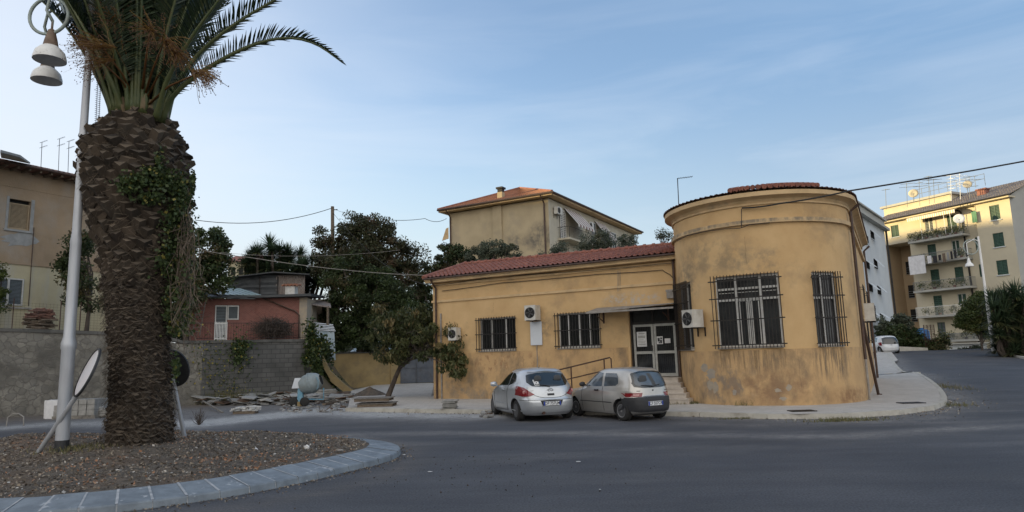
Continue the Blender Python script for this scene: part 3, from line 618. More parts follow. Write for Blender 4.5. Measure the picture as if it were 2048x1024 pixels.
for i in range(17):     # the raised row of ridge tiles seen on the top of the tower
    a = R_(-5+i*3.3); q = TC+(TR+.12)*(D1*sin(a)-N1*cos(a)); q2 = TC+(TR-.45)*(D1*sin(a)-N1*cos(a)); mb.tube([(q[0], q[1], 7.06), (q2[0], q2[1], 7.20)], .085, 8)
mb.build('tile_row', 'terracotta', trf)
# ---- windows with iron grilles
def grille(F, u0, u1, z0, z1, o, nb, hb, par, ext=.06, flare=0):
    mb = MB()
    for i in range(nb): u = u0+(u1-u0)*i/(nb-1); mb.fbox(F, u-.0105, u+.0105, z0, z1, o-.0105, o+.0105)
    for z in hb: mb.fbox(F, u0-ext, u1+ext, z-.018, z+.018, o-.012, o+.016)
    for u in (u0+.03, u1-.03):
        for z in (hb[0], hb[-1]): mb.fbox(F, u-.01, u+.01, z-.01, z+.01, -.2, o)
    return mb.build('grille', 'iron', par)
def window(F, u0, u1, z0, z1, par, verts=(), rows=(), o=-.14, fw=.055, frame='white_frame', glass='glass_dark', label=None):
    mb = MB(); mb.fbox(F, u0, u1, z0, z1, o-.06, o-.035); g_ = mb.build('window', glass, par)
    if label: g_['label'] = label
    mb = MB()
    for a, b, c, d in ((u0, u0+fw, z0, z1), (u1-fw, u1, z0, z1), (u0+fw, u1-fw, z0, z0+fw), (u0+fw, u1-fw, z1-fw, z1)): mb.fbox(F, a, b, c, d, o-.03, o+.03)
    for u in verts: mb.fbox(F, u-fw*.55, u+fw*.55, z0+fw, z1-fw, o-.028, o+.028)
    for (a, b, z) in rows: mb.fbox(F, a, b, z-fw*.45, z+fw*.45, o-.026, o+.026)
    mb.build('frame', frame, g_); return g_
for (W, nbars, vs) in ((W1, 13, (3.02, 3.75)), (W2, 13, (6.68, 7.15, 7.62))):
    u0, u1, z0, z1 = W; w_ = window(FAC, u0, u1, z0, z1, bld, vs); grille(FAC, u0-.08, u1+.08, z0-.03, z1+.03, .12, nbars+3, [z0+.08, (z0+z1)/2, z1-.08], w_)
    mb = MB(); mb.fbox(FAC, u0-.04, u1+.04, z0-.05, z0-.002, -.1, .06); mb.build('sill', 'concrete', w_)
for k, ((a, b, z0, z1), nbars) in enumerate(zip(TWIN, (15, 21, 12))):
    am = (a+b)/2; hw = TR*sin((b-a)/2); c = TC+TR*cos((b-a)/2)*(D1*sin(am)-N1*cos(am)); t = D1*cos(am)+N1*sin(am); F = Frame(c, t, D1*sin(am)-N1*cos(am))
    sag = TR*(1-cos((b-a)/2))
    if k == 1: w_ = window(F, -hw, hw, z0, z1, bld, (-hw*.36, hw*.42), [(-hw, hw, z0+1.52), (-hw*.36, hw*.42, z0+1.50), (-hw, hw, z1-.42)], o=-.1, fw=.075, glass='glass_room'); 
    elif k == 2: w_ = window(F, -hw, hw, z0, z1, bld, (-.05,), [(-hw, hw, z0+1.5)], o=-.12, fw=.075, glass='glass_room')
    else: w_ = window(F, -hw, hw, z0, z1, bld, (0,), [], o=-.12)
    if k == 1:
        mb = MB(); mb.fbox(F, -hw+.1, hw-.1, z1-.55, z1-.53, -.134, -.13); mb.build('blind_edge', 'white_frame', w_)
        mb = MB(); mb.fbox(F, hw*.03-.045, hw*.03+.045, z0+.07, z0+1.48, -.125, -.075)
        for u in (-hw*.36+.09, hw*.03-.09, hw*.03+.09, hw*.42-.09): mb.fbox(F, u-.022, u+.022, z0+.07, z0+1.45, -.12, -.08)
        mb.build('casement', 'white_frame', w_)
    grille(F, -hw-.05, hw+.05, z0-.05, z1+.02, sag+.10, nbars, [z0+.06, z0+.86, z0+1.56, z1-.17] if k else [z0+.12, z0+.9, z0+1.6, z1-.2], w_, ext=.09)
    mb = MB(); mb.fbox(F, -hw-.0, hw+.0, z0-.06, z0-.003, -.1, sag+.035); mb.build('sill', 'concrete', w_)
for (a, b, z0, z1) in SW:
    F = Frame(TC+D1*TR, N1, D1); u0, u1 = a-pi/2*TR, b-pi/2*TR; w_ = window(F, u0, u1, z0, z1, bld, ((u0+u1)/2,)); grille(F, u0-.05, u1+.05, z0, z1, .12, 9, [z0+.1, (z0+z1)/2, z1-.1], w_)
# ---- entrance: glazed double door in aluminium with transom
u0, u1, z0, z1 = DR; mb = MB(); mb.fbox(FAC, u0, u1, z0, z1, -.3, -.26); bk = mb.build('door_glass', 'glass_room', bld)
mb = MB(); fw = .07; um = (u0+u1)/2-.02; zt = 3.0
for a, b, c, d in ((u0, u0+fw, z0, z1), (u1-fw, u1, z0, z1), (u0+fw, u1-fw, z1-fw, z1), (u0+fw, u1-fw, zt-.04, zt+.04), (um-.04, um+.04, zt+.04, z1-fw)): mb.fbox(FAC, a, b, c, d, -.24, -.12)
dfr = mb.build('door_frame', 'iron', bld)
for a, b in ((u0+fw+.02, um-.01), (um+.01, u1-fw-.02)):
    mb = MB(); w = .085
    for q in ((a, a+w, z0+.02, zt-.05), (b-w, b, z0+.02, zt-.05), (a+w, b-w, z0+.02, z0+.14), (a+w, b-w, zt-.14, zt-.05), (a+w, b-w, 1.83, 1.93)): mb.fbox(FAC, *q, -.22, -.16)
    dl = mb.build('door_leaf', 'grey_frame', bld)
    mb = MB()
    for zz0, zz1 in ((z0+.14, 1.83), (1.93, zt-.14)):
        for i in range(1, 9): u = a+w+(b-a-2*w)*i/9; mb.fbox(FAC, u-.006, u+.006, zz0, zz1, -.20, -.188)
    mb.build('door_bars', 'iron', dl)
mb = MB(); mb.fbox(FAC, um-.10, um-.06, 1.95, 2.15, -.15, -.10); mb.tube([FAC.p(um-.08, 2.0, -.12), FAC.p(um-.08, 2.0, -.04), FAC.p(um-.16, 2.0, -.04)], .012, 6); mb.build('handle', 'iron', dfr)
def notice(px0, py0, px1, py1, label, blocks, pic=False):
    a0, zt_ = FAC.hit(px0, py0, -.15); a1, zb = FAC.hit(px1, py1, -.15); mb = MB(); mb.fbox(FAC, a0, a1, zb, zt_, -.165, -.155); o = mb.build('notice', 'paper', None, loc=FAC.p(a0, zb, -.16)); tag(o, label, 'notice', 'notices on the entrance door')
    mb = MB()
    for (x0, y0, x1, y1) in blocks: mb.fbox(FAC, a0+(a1-a0)*x0, a0+(a1-a0)*x1, zb+(zt_-zb)*y0, zb+(zt_-zb)*y1, -.155, -.152)
    if blocks: mb.build('print', 'black_plastic' if pic else 'grey_frame', o)
notice(1273, 664, 1294, 693, 'largest white sheet taped inside the left leaf of the glazed entrance door', [(.12, .12, .88, .18), (.12, .24, .8, .28), (.12, .34, .88, .38), (.12, .44, .7, .48), (.12, .56, .85, .74), (.2, .84, .8, .92)])
notice(1313, 673, 1326, 688, 'sheet with a dark picture on the right leaf of the entrance door', [(.15, .35, .5, .8), (.55, .1, .85, .55), (.3, .1, .5, .3), (.6, .65, .9, .85)], True)
notice(1329, 677, 1341, 686, 'small blank white sheet on the right leaf of the entrance door', [])
# canopy
ca = thing('canopy', 'thin pale metal canopy on iron brackets over the glazed entrance', 'canopy', FAC.p(9.5, 3.7, 0))
cz = 3.74; OC = 1.15
ua, za = FAC.hit(1172, 626, OC); ub, zb = FAC.hit(1349, 607, OC)
mb = MB(); a_, b_ = FAC.p(ua, 3.52, OC), FAC.p(ub+.1, 3.52, OC); c_, d_ = FAC.p(ub+.15, cz+.08, .02), FAC.p(ua+.9, cz+.08, .02)
mb.prism([FAC.p(ua, za, OC), FAC.p(ub-.05, zb, OC), FAC.p(UJ-.05, za+.22, .02), FAC.p(ua, za+.22, .02)], (0, 0, .03)); mb.fbox(FAC, ua, ub-.05, za-.03, za+.035, OC, OC+.02); mb.build('panel', 'pipe_grey', ca)
for u in (ua+.25, UJ-.4):
    mb = MB(); mb.tube([FAC.p(u, za+.17, .0), FAC.p(u, za-.0, OC-.05)], .02, 6); mb.tube([FAC.p(u, za-.32, .02), FAC.p(u, za-.1, .7)], .02, 6); mb.fbox(FAC, u-.03, u+.03, za-.38, za+.17, .0, .03); mb.build('bracket', 'rusty_iron', ca)
# steps and ramp
st = thing('entrance_steps', 'worn pale marble steps leading up to the glazed entrance', 'steps', FAC.p(10.2, .14, .6))
for i in range(5):
    zt_ = .14+.164*(i+1); o1 = .5+.30*(4-i)+.3; mb = MB(); mb.fbox(FAC, 9.3, UJ+.02+.30*(4-i)*.55+.02, .0, zt_-.03, -.1, o1); mb.fbox(FAC, 9.28, UJ+.03+.30*(4-i)*.55, zt_-.03, zt_, -.1, o1+.025); mb.build('step', 'marble_step', st)
rpm = thing('ramp', 'low masonry ramp along the ochre wall up to the entrance', 'ramp', FAC.p(7, .14, .6))
mb = MB(); mb.hexa([FAC.p(4.9, 0, 1.3), FAC.p(9.26, 0, 1.3), FAC.p(9.26, 0, .025), FAC.p(4.9, 0, .025), FAC.p(4.9, .17, 1.3), FAC.p(9.26, .95, 1.3), FAC.p(9.26, .95, .025), FAC.p(4.9, .17, .025)]); mb.build('slope', 'concrete', rpm)
rl = thing('ramp_railing', 'dark rusty tube handrail on the entrance ramp behind the cars', 'railing', FAC.p(7.5, .5, 1.2))
def rz(u): return .17+(u-4.9)/4.36*.78
mb = MB(); uA, uB = 5.9, 8.75
uB, zB = FAC.hit(1222, 715, 1.22); uA, zA = FAC.hit(1126, 738, 1.22); uP, zP = FAC.hit(1142, 734, 1.22)
mb.tube([FAC.p(uA-1.4, zA-(zB-zA)/(uB-uA)*1.4, 1.22), FAC.p(uB-.05, zB, 1.22), FAC.p(uB, zB-.05, 1.22), FAC.p(uB, rz(uB), 1.22)], .026, 8); mb.tube([FAC.p(uA-1.4, zA-.43-(zB-zA)/(uB-uA)*1.4, 1.22), FAC.p(uB-.28, zB-.47, 1.22)], .022, 8); mb.build('rail', 'rusty_iron', rl)
for u in (uA-1.3, uP, uB-.28):
    mb = MB(); f = (u-uA)/(uB-uA); mb.tube([FAC.p(u, rz(u)-.1, 1.22), FAC.p(u, zA+(zB-zA)*f, 1.22)], .026, 8); mb.build('post', 'rusty_iron', rl)
# air conditioners
def ac(F, u, z, w, h, d, o, label, grp='outdoor air-conditioning units on the ochre building', fan_left=True, parent_scale=1):
    a = thing('air_conditioner', label, 'air conditioner', F.p(u, z, o), grp)
    mb = MB(); mb.fbox(F, u-w/2, u+w/2, z, z+h, o, o+d); mb.fbox(F, u-w/2-.006, u+w/2+.006, z+h-.03, z+h+.006, o-.004, o+d+.006); mb.build('casing', 'ac_white', a)
    fc = u if w < .6 else u-w*.17; R = min(h*.40, w*.44); n3 = Vector(np.array(F.p(0, 0, 1))-np.array(F.p(0, 0, 0))); Rm = n3.to_track_quat('Z', 'Y').to_matrix()
    mb = MB(); c0 = F.p(fc, z+h/2, o+d)
    mb.lathe([(R, 0), (R, .006)], c0, 24, Rm); fg = mb.build('fan_opening', 'interior_dark', a)
    mb = MB()
    for r in (R, R*.78, R*.56, R*.34, .03):
        mb.tube([F.p(fc+r*cos(t*2*pi/24), z+h/2+r*sin(t*2*pi/24), o+d+.014) for t in range(25)], .0045, 4, cap=False)
    for q in range(5): t = q*2*pi/5+.3; mb.tube([F.p(fc+.03*cos(t), z+h/2+.03*sin(t), o+d+.009), F.p(fc+R*.9*cos(t+.4), z+h/2+R*.9*sin(t+.4), o+d+.009)], [.015, .035], 4)
    mb.build('fan_guard', 'ac_grille', fg)
    for s in (-.35, .35): mb = MB(); mb.fbox(F, u+s*w-.02, u+s*w+.02, z-.035, z-.002, .0, o+d); mb.fbox(F, u+s*w-.02, u+s*w+.02, z-.3, z-.0, .0, .03); mb.build('bracket', 'iron', a)
    return a
u, z = FAC.hit(1066, 642, .5); ac(FAC, 5.27, 3.33, .50, .60, .46, .10, 'air-conditioning unit on the long ochre wall above the blank white board')
cab = (FAC.hit(917, 682, .3), ); ac(FAC, 1.33, 2.66, .42, .55, .36, .08, 'air-conditioning unit half hidden behind the street tree foliage')
am = R_(-33.5); Fac2 = Frame(TC+TR*(D1*sin(am)-N1*cos(am)), D1*cos(am)+N1*sin(am), D1*sin(am)-N1*cos(am)); ac(Fac2, -.02, 2.66, .50, .58, .48, .12, 'air-conditioning unit on the round tower left of its wide window')
Fs = Frame(TC+D1*TR, N1, D1); ac(Fs, 1.9, 2.75, .85, .62, .32, .14, 'air-conditioning unit on the side wall behind the tower downpipe')
bd = thing('wall_board', 'blank white rectangular board fixed to the ochre wall under the air-conditioning unit', 'sign', FAC.p(5.27, 2.3, .05)); mb = MB(); mb.fbox(FAC, 5.0, 5.53, 2.32, 3.28, .03, .06); mb.build('panel', 'sign_white', bd)
mb = MB(); mb.fbox(FAC, 5.25, 5.28, .3, 2.32, .02, .04); mb.build('conduit', 'pipe_grey', bd)
mb = MB(); mb.fbox(FAC, 10.86, 11.12, 3.86, 4.16, .0, .14); mb.fbox(FAC, 10.84, 11.14, 4.10, 4.18, .0, .17); tag(mb.build('junction_box', 'pipe_grey', None, loc=FAC.p(11, 4, .1)), 'small grey junction box on the wall corner over the canopy', 'electrical box')
mb = MB(); mb.fbox(FAC, .98, 1.10, 3.06, 3.2, .0, .12); tag(mb.build('junction_box', 'paper', None, loc=FAC.p(1, 3.1, .1)), 'small white box above the air-conditioning unit by the left downpipe', 'electrical box')
# downpipes
def pipe(pts, r, mat, lab=None, name='downpipe', par=bld): mb = MB(); mb.tube(pts, r, 8); o = mb.build(name, mat, par); return o
pipe([FAC.p(.22, EV-.1, .45), FAC.p(.22, EV-.22, .36), FAC.p(.22, EV-.45, .08), FAC.p(.22, .14, .08)], .045, 'pipe_brown')
pipe([FAC.p(.46, 3.9, .05), FAC.p(.46, .14, .05)], .04, 'pipe_grey')
pipe([FAC.p(UJ-.07, EV-.02, .1), FAC.p(UJ-.07, .9, .1)], .05, 'pipe_brown')
pp = lambda a, z, o: TW.p(a*TR, z, o)
a1 = R_(84)
pipe([pp(a1, 6.62, .4), pp(a1, 6.4, .12), pp(a1, 1.5, .10), pp(a1, 1.45, .10)], .05, 'pipe_brown')
pipe([pp(a1, 1.45, .1), pp(a1, .14, .1)], .04, 'pipe_grey')
pipe([TW.p(uend-.05, 6.62, .35), TW.p(uend-.05, 6.4, .1), TW.p(uend-.05, .3, .1)], .05, 'pipe_brown')
q = onp(1757, 788, TC+D1*(TR+.55), -D1); q = ong(1757, 789, .14)
mb = MB(); mb.tube([pp(a1, 2.75, .13), (q[0], q[1], .16)], .05, 8); mb.tube([(q[0], q[1], .16), (q[0]+.1, q[1]-.03, .14)], .06, 8); tag(mb.build('leaning_pipe', 'pipe_brown', None, loc=(q[0], q[1], .14)), 'loose dark pipe leaning against the right side of the tower', 'pipe')
# weather stains of the plaster (object coordinates start at the building's corner)
def bo(q): return (q[0]-A0[0], q[1]-A0[1], q[2]-.14)
st1 = lambda a, z: bo(TW.p(R_(a)*TR, z))
DK = (.15, .115, .08)
stain('ochre_plaster_worn', st1(-2, 1.55), (1.5, 1.5, .55), DK, .75, 5, (2.2, 2.2, .22), .42, .62)
stain('ochre_plaster_worn', st1(48, 1.45), (.9, .9, .75), DK, .85, 6, (2.2, 2.2, .15), .46, .6)
stain('ochre_plaster_worn', st1(-54, 1.4), (.6, .6, .7), DK, .7, 6, (2.2, 2.2, .2), .45, .62)
stain('ochre_plaster_worn', st1(-18, .8), (1.3, 1.3, .8), (.2, .17, .14), .8, 2.6, (1, 1, .7), .48, .6)
stain('ochre_plaster_worn', st1(10, .7), (1.6, 1.6, .7), (.26, .16, .09), .9, 1.8, (1, 1, 1), .42, .6)
stain('ochre_plaster_worn', st1(62, .35), (1.3, 1.3, .35), (.22, .12, .06), .8, 3, (1, 1, 1), .35, .6)
stain('ochre_plaster', st1(-25, 5.0), (1.9, 1.9, .8), (.20, .165, .11), .55, 1.9, (1, 1, 1), .44, .62)
stain('ochre_plaster', st1(-50, 4.2), (1.0, 1.0, 1.1), (.17, .14, .10), .7, 2.6, (1, 1, 1), .45, .62)
stain('ochre_plaster', st1(5, 4.7), (1.5, 1.5, .5), (.2, .17, .12), .6, 2.4, (1, 1, 1), .46, .62)
stain('ochre_plaster', bo(FAC.p(9.5, 3.95)), (1.8, 1.2, .3), (.45, .42, .38), .8, 5, (1, 1, 1), .45, .6)
stain('ochre_plaster', bo(FAC.p(5.6, 3.0)), (.5, .4, .6), (.2, .16, .11), .7, 4, (1, 1, 1), .42, .6)
stain('ochre_plaster_worn', bo(FAC.p(3.5, 1.6)), (3.2, 2.0, .6), (.28, .15, .08), .9, 5, (1, 1, .6), .52, .64)
stain('ochre_plaster_worn', bo(FAC.p(3.0, .3)), (3.2, 2.0, .4), (.22, .20, .17), .8, 3, (1, 1, 1), .40, .62)
stain('ochre_plaster_worn', bo(FAC.p(1.3, .9)), (1.0, 1.0, .7), (.22, .19, .15), .8, 3, (1, 1, 1), .45, .62)
for a_ in (-60, -35, -10, 15, 40): stain('ochre_trim', st1(a_, 5.98), (1.1, 1.1, .12), (.17, .15, .12), .8, 5, (1, 1, .4), .38, .6)
def crack(F, u, z, L, vert=True):
    mb = MB(); P = []
    for j in range(9): P.append(F.p(u+(0 if vert else L*j/8)+rnd.uniform(-.02, .02), z-(L*j/8 if vert else 0)+rnd.uniform(-.015, .015), .024 if z < 1.9 or F is FAC and z < 2.1 else .002))
    mb.tube(P, .0035, 3, cap=False); return mb.build('crack', 'streak', bld)
for F, u, z, L, v_ in ((TW, .45*TR, 1.86, 1.2, True), (TW, -.28*TR, 1.0, .7, True), (TW, .05*TR, 1.80, .5, True), (TW, .02*TR, 5.5, .9, True), (FAC, 4.6, 2.0, .7, True), (FAC, 8.6, 2.05, .5, True), (FAC, 3.2, 4.2, .4, True)): crack(F, u, z, L, v_)
mb = MB()
for (u0, u1, zz) in ((-21, 19, 1.93), (38, 58, 1.92)):
    for i in range(16):
        a = R_(u0+(u1-u0)*rnd.random())*TR; L = rnd.uniform(.15, .7); w = rnd.uniform(.008, .022); mb.quad(TW.p(a-w, zz-.08, .0305), TW.p(a+w, zz-.08, .0305), TW.p(a+w*.3, zz-.08-L, .0305), TW.p(a-w*.3, zz-.08-L, .0305))
pm('drip', (.22, .155, .085), (.34, .22, .11), scale=14, rough=.95); mb.build('drip_marks', 'drip', bld)['kind'] = 'stuff'
# cables clipped to the front
def cable(pts, r, name, label, cat='cable', sag=0, grp=None, mat='cable'):
    P = []
    for a, b in zip(pts[:-1], pts[1:]):
        a, b = np.array(a, float), np.array(b, float)
        for j in range(14): t = j/14; P.append(a*(1-t)+b*t-np.array([0, 0, sag*4*t*(1-t)]))
    P.append(np.array(pts[-1], float)); mb = MB(); mb.tube(P, r, 5); o = mb.build(name, mat, None, loc=P[0]); return tag(o, label, cat, grp)
def fh(px, py, o=.05): u, z = FAC.hit(px, py, o); return FAC.p(u, z, o)
cable([fh(866, 572), fh(1000, 552), fh(1180, 541), fh(1330, 527), fh(1350, 525)], .018, 'wall_cable', 'upper dark cable clipped along the ochre wall under the eaves', sag=.015)
cable([fh(884, 582), fh(1000, 566), fh(1200, 548), fh(1325, 540), fh(1340, 549), fh(1349, 558)], .013, 'wall_cable', 'lower thin cable bending down before the tower', sag=.015)
mb = MB(); mb.tube([fh(1236, 541), fh(1236, 583)], .012, 5); mb.tube([fh(1240, 541), fh(1240, 581)], .01, 5); tag(mb.build('wall_conduit', 'pipe_grey', None, loc=fh(1236, 583)), 'short pair of vertical conduits hanging below the cables', 'conduit')
def th(px, py, o=.05): a, z = ahit(px, py, o); return pp(a, z, o)
cpts = [th(1352, 478), th(1372, 468), th(1400, 462), th(1440, 457), th(1483, 454), th(1500, 447), th(1560, 444)]
mb = MB(); mb.tube([pp(*ahit(*p, .14), .14) if False else pp(ahit(p[0], p[1], .12)[0], ahit(p[0], p[1], .12)[1], .12) for p in [(1354, 482), (1375, 471), (1410, 463), (1450, 458), (1478, 457), (1484, 455), (1500, 449), (1540, 445)]], .012, 5); tag(mb.build('wall_cable', 'cable', None, loc=th(1483, 455)), 'thin cable following the moulding round the tower', 'cable')
mb = MB(); mb.tube([th(1483, 455, .13), th(1483, 418, .08), th(1487, 416, .1)], .012, 5); tag(mb.build('cable_riser', 'cable', None, loc=th(1483, 455)), 'short vertical cable rising over the tower band', 'cable')
ce = at(2110, 311, 21.0); cable([th(1484, 416, .1), th(1560, 407, .25), at(1697, 382, 20.2), ce], .027, 'power_line', 'thick twisted black cable stretched from the tower to the right', 'power line', sag=.03)
an = thing('tv_antenna', 'single aerial on a thin mast above the junction of wing and tower', 'antenna', (0, 0, 0))
q0 = at(1356, 402, 26.5); q1 = at(1355, 357, 26.5); an.location = tuple(q0); ORIG[an.name] = tuple(q0)
mb = MB(); mb.tube([q0-[0, 0, 1.1], q1], .018, 6); mb.build('mast', 'iron', an); mb = MB(); b_ = q1+np.array([.62, 0, .06]); mb.tube([q1-np.array([.02, 0, 0]), b_], .012, 5)
for i in range(9): c = q1+(b_-q1)*(i+.5)/9; mb.tube([c-np.array([.02, .16, 0]), c+np.array([.02, .16, 0])], .005, 4)
mb.build('aerial', 'iron', an)
# drain gratings
for (px, py, lab) in ((1604, 822, 'dark drain grating in the pavement in front of the tower'), (1822, 806, 'dark drain grating in the pavement near the bend')):
    q = ong(px, py, .14); mb = MB()
    for i in range(9): mb.obox((q[0]+(i-4)*.075, q[1], q[2]+.012), .045, .36, .012, Matrix.Rotation(0, 3, 'Z'))
    mb.obox((q[0], q[1]-.18, q[2]+.008), .68, .04, .02, Matrix.Identity(3)); mb.obox((q[0], q[1]+.18, q[2]+.008), .68, .04, .02, Matrix.Identity(3)); mb.obox((q[0], q[1], q[2]+.003), .68, .36, .006, Matrix.Identity(3))
    tag(mb.build('drain_grating', 'iron', None, loc=q), lab, 'drain')
# plaster patches where render has fallen off
def patch(par, pxs, o, mat):
    P = [pp(*[ahit(x, y, o)[i] for i in (0, 1)], o) for x, y in pxs]; mb = MB(); c = np.mean(np.array(P), 0)
    for a, b in zip(P, P[1:]+P[:1]): mb.poly([tuple(c), a, b])
    mb.build('bare_patch', mat, par)
random.seed(3)
def blob(cx, cy, rx, ry, n=16): return [(cx+rx*cos(t*2*pi/n)*rnd.uniform(.6, 1.2), cy+ry*sin(t*2*pi/n)*rnd.uniform(.6, 1.2)) for t in range(n)]
for (x, y, rx, ry) in ((1408, 735, 8, 9), (1422, 748, 10, 11), (1431, 775, 6, 12), (1420, 770, 7, 10), (1578, 775, 6, 7), (1556, 781, 9, 4), (1469, 785, 4, 7), (1567, 797, 8, 4)): patch(bld, blob(x, y, rx, ry), .032, 'cement_patch')

# ---------------------------------------------------------------- cars
def carpaint(name, c, rough=.28, metal=.55):
    m = pm(name, c, None, scale=2, rough=rough, metal=metal, coat=.5, spec=.5, c=tuple(x*.6 for x in c[:3]), cscale=1.6, camt=.35, clo=.5, chi=.8, cstretch=(1, 1, 1.6)); m.node_tree.nodes['Principled BSDF'].inputs['Coat Roughness'].default_value = .12
carpaint('silver_paint', (.56, .59, .62)); carpaint('champagne_paint', (.52, .505, .475)); carpaint('white_paint', (.70, .72, .74), metal=.0)
pm('tail_red', (.20, .008, .014), None, rough=.15, spec=.7, coat=.6); pm('tail_pink', (.45, .20, .19), None, rough=.15, coat=.6); pm('lamp_clear', (.5, .48, .46), None, rough=.12, coat=.6)
pm('car_glass', (.020, .026, .028), (.010, .013, .014), scale=.9, rough=.06, spec=.9, coat=.3); pm('car_glass_light', (.10, .125, .15), (.035, .045, .055), scale=1.3, rough=.08, spec=.9)
pm('rim_silver', (.42, .42, .42), None, rough=.35, metal=.7); pm('rim_dark', (.13, .13, .135), None, rough=.5, metal=.5); pm('plate_white', (.72, .74, .76), None, rough=.4); pm('plate_blue', (.015, .05, .32), None, rough=.4)
pm('seam', (.03, .03, .032), None, rough=.8); pm('seat_grey', (.07, .075, .08), None, rough=.9)
def pl(x, pts): return float(np.interp(x, [p[0] for p in pts], [p[1] for p in pts]))
class Body:
    """stacked plan outlines; y=0 rear bumper, x right of the car seen from behind, z up"""
    def __init__(s, w, yr, yf, n_r, n_f, z0, z1): s.w = w; s.yr = yr; s.yf = yf; s.nr = n_r; s.nf = n_f; s.z0 = z0; s.z1 = z1
    def dim(s, z):
        W = pl(z, s.w); r = pl(z, s.yr); f = pl(z, s.yf); return W, r, f
    def side(s, y, z, e=0.0):
        W, r, f = s.dim(z); ym = r+(f-r)*.48
        if y < ym: q = min(1, (ym-y)/max(ym-r, 1e-4)); n = s.nr
        else: q = min(1, (y-ym)/max(f-ym, 1e-4)); n = s.nf
        return W*(max(0, 1-q**n))**(1/n)+e
    def rear(s, x, z, e=0.0):
        W, r, f = s.dim(z); ym = r+(f-r)*.48; q = min(1, abs(x)/W); return ym-(ym-r)*(max(0, 1-q**s.nr))**(1/s.nr)-e
    def mesh(s, nz=44, na=88):
        rows = []; zs = [s.z0+(s.z1-s.z0)*i/(nz-1) for i in range(nz)]
        for z in zs:
            W, r, f = s.dim(z); ym = r+(f-r)*.48; row = []
            for k in range(na):
                t = 2*pi*k/na; c, sn = cos(t), sin(t); n = s.nf if sn > 0 else s.nr; L = (f-ym) if sn > 0 else (ym-r)
                row.append((W*copysign(abs(c)**(2/n), c), ym+L*copysign(abs(sn)**(2/n), sn), z))
            rows.append(row)
        mb = MB(); mb.grid(rows, wrap=True); na_ = na
        mb.f.append(tuple(range(na_-1, -1, -1))); e = (nz-1)*na_; mb.f.append(tuple(e+q for q in range(na_))); mb.mi += [0, 0]; return mb
def side_patch(B, poly_lo, poly_hi, sgn, e=.006, ny=14, nz=8):
    """patch on a flank: lower edge polyline and upper edge polyline given as (y,z) with equal counts"""
    mb = MB(); rows = []
    for j in range(nz+1):
        f = j/nz; row = []
        for i in range(ny+1):
            t = i/ny; a = [np.interp(t, np.linspace(0, 1, len(P)), [p[k] for p in P]) for P in (poly_lo, poly_hi) for k in (0, 1)]
            y = a[0]*(1-f)+a[2]*f; z = a[1]*(1-f)+a[3]*f; row.append((sgn*B.side(y, z, e), y, z))
        rows.append(row)
    mb.grid(rows); return mb
def rear_patch(B, lo, hi, e=.006, nx=18, nz=8):
    mb = MB(); rows = []
    for j in range(nz+1):
        f = j/nz; row = []
        for i in range(nx+1):
            t = i/nx; a = [np.interp(t, np.linspace(0, 1, len(P)), [p[k] for p in P]) for P in (lo, hi) for k in (0, 1)]
            x = a[0]*(1-f)+a[2]*f; z = a[1]*(1-f)+a[3]*f; row.append((x, B.rear(x, z, e), z))
        rows.append(row)
    mb.grid(rows); return mb
def solidify_join(mb): return mb
def text_mesh(name, s, size, mat, parent, M4):
    cu = bpy.data.curves.new(name, 'FONT'); cu.body = s; cu.size = size; cu.align_x = 'CENTER'; cu.align_y = 'CENTER'; cu.offset = size*.012
    t = bpy.data.objects.new('tmp', cu); scene.collection.objects.link(t); dg = bpy.context.evaluated_depsgraph_get(); me = bpy.data.meshes.new_from_object(t.evaluated_get(dg)); bpy.data.objects.remove(t)
    me.transform(M4); me.materials.clear(); me.materials.append(MATS[mat]); me.name = name; o = bpy.data.objects.new(name, me); scene.collection.objects.link(o); o.parent = parent; return o
RX90 = Matrix.Rotation(radians(90), 4, 'X')
def carve(o, cutters, mat):
    """subtract cutter meshes (list of MB) from object mesh"""
    o.data.materials.append(MATS[mat])
    for c in cutters:
        c.cur = 0; k = c.build('cut', mat); md = o.modifiers.new('b', 'BOOLEAN'); md.object = k; md.operation = 'DIFFERENCE'; md.solver = 'EXACT'; md.material_mode = 'TRANSFER'
        dg = bpy.context.evaluated_depsgraph_get(); me = bpy.data.meshes.new_from_object(o.evaluated_get(dg)); o.modifiers.clear(); old = o.data; o.data = me; bpy.data.meshes.remove(old); bpy.data.objects.remove(k)
    return o
def smooth_sharp(o, ang=.6):
    me = o.data; bm = bmesh.new(); bm.from_mesh(me)
    bmesh.ops.recalc_face_normals(bm, faces=bm.faces)
    for f in bm.faces: f.smooth = True
    for e in bm.edges:
        if len(e.link_faces) == 2 and e.calc_face_angle(0) > ang: e.smooth = False
    bm.to_mesh(me); bm.free()
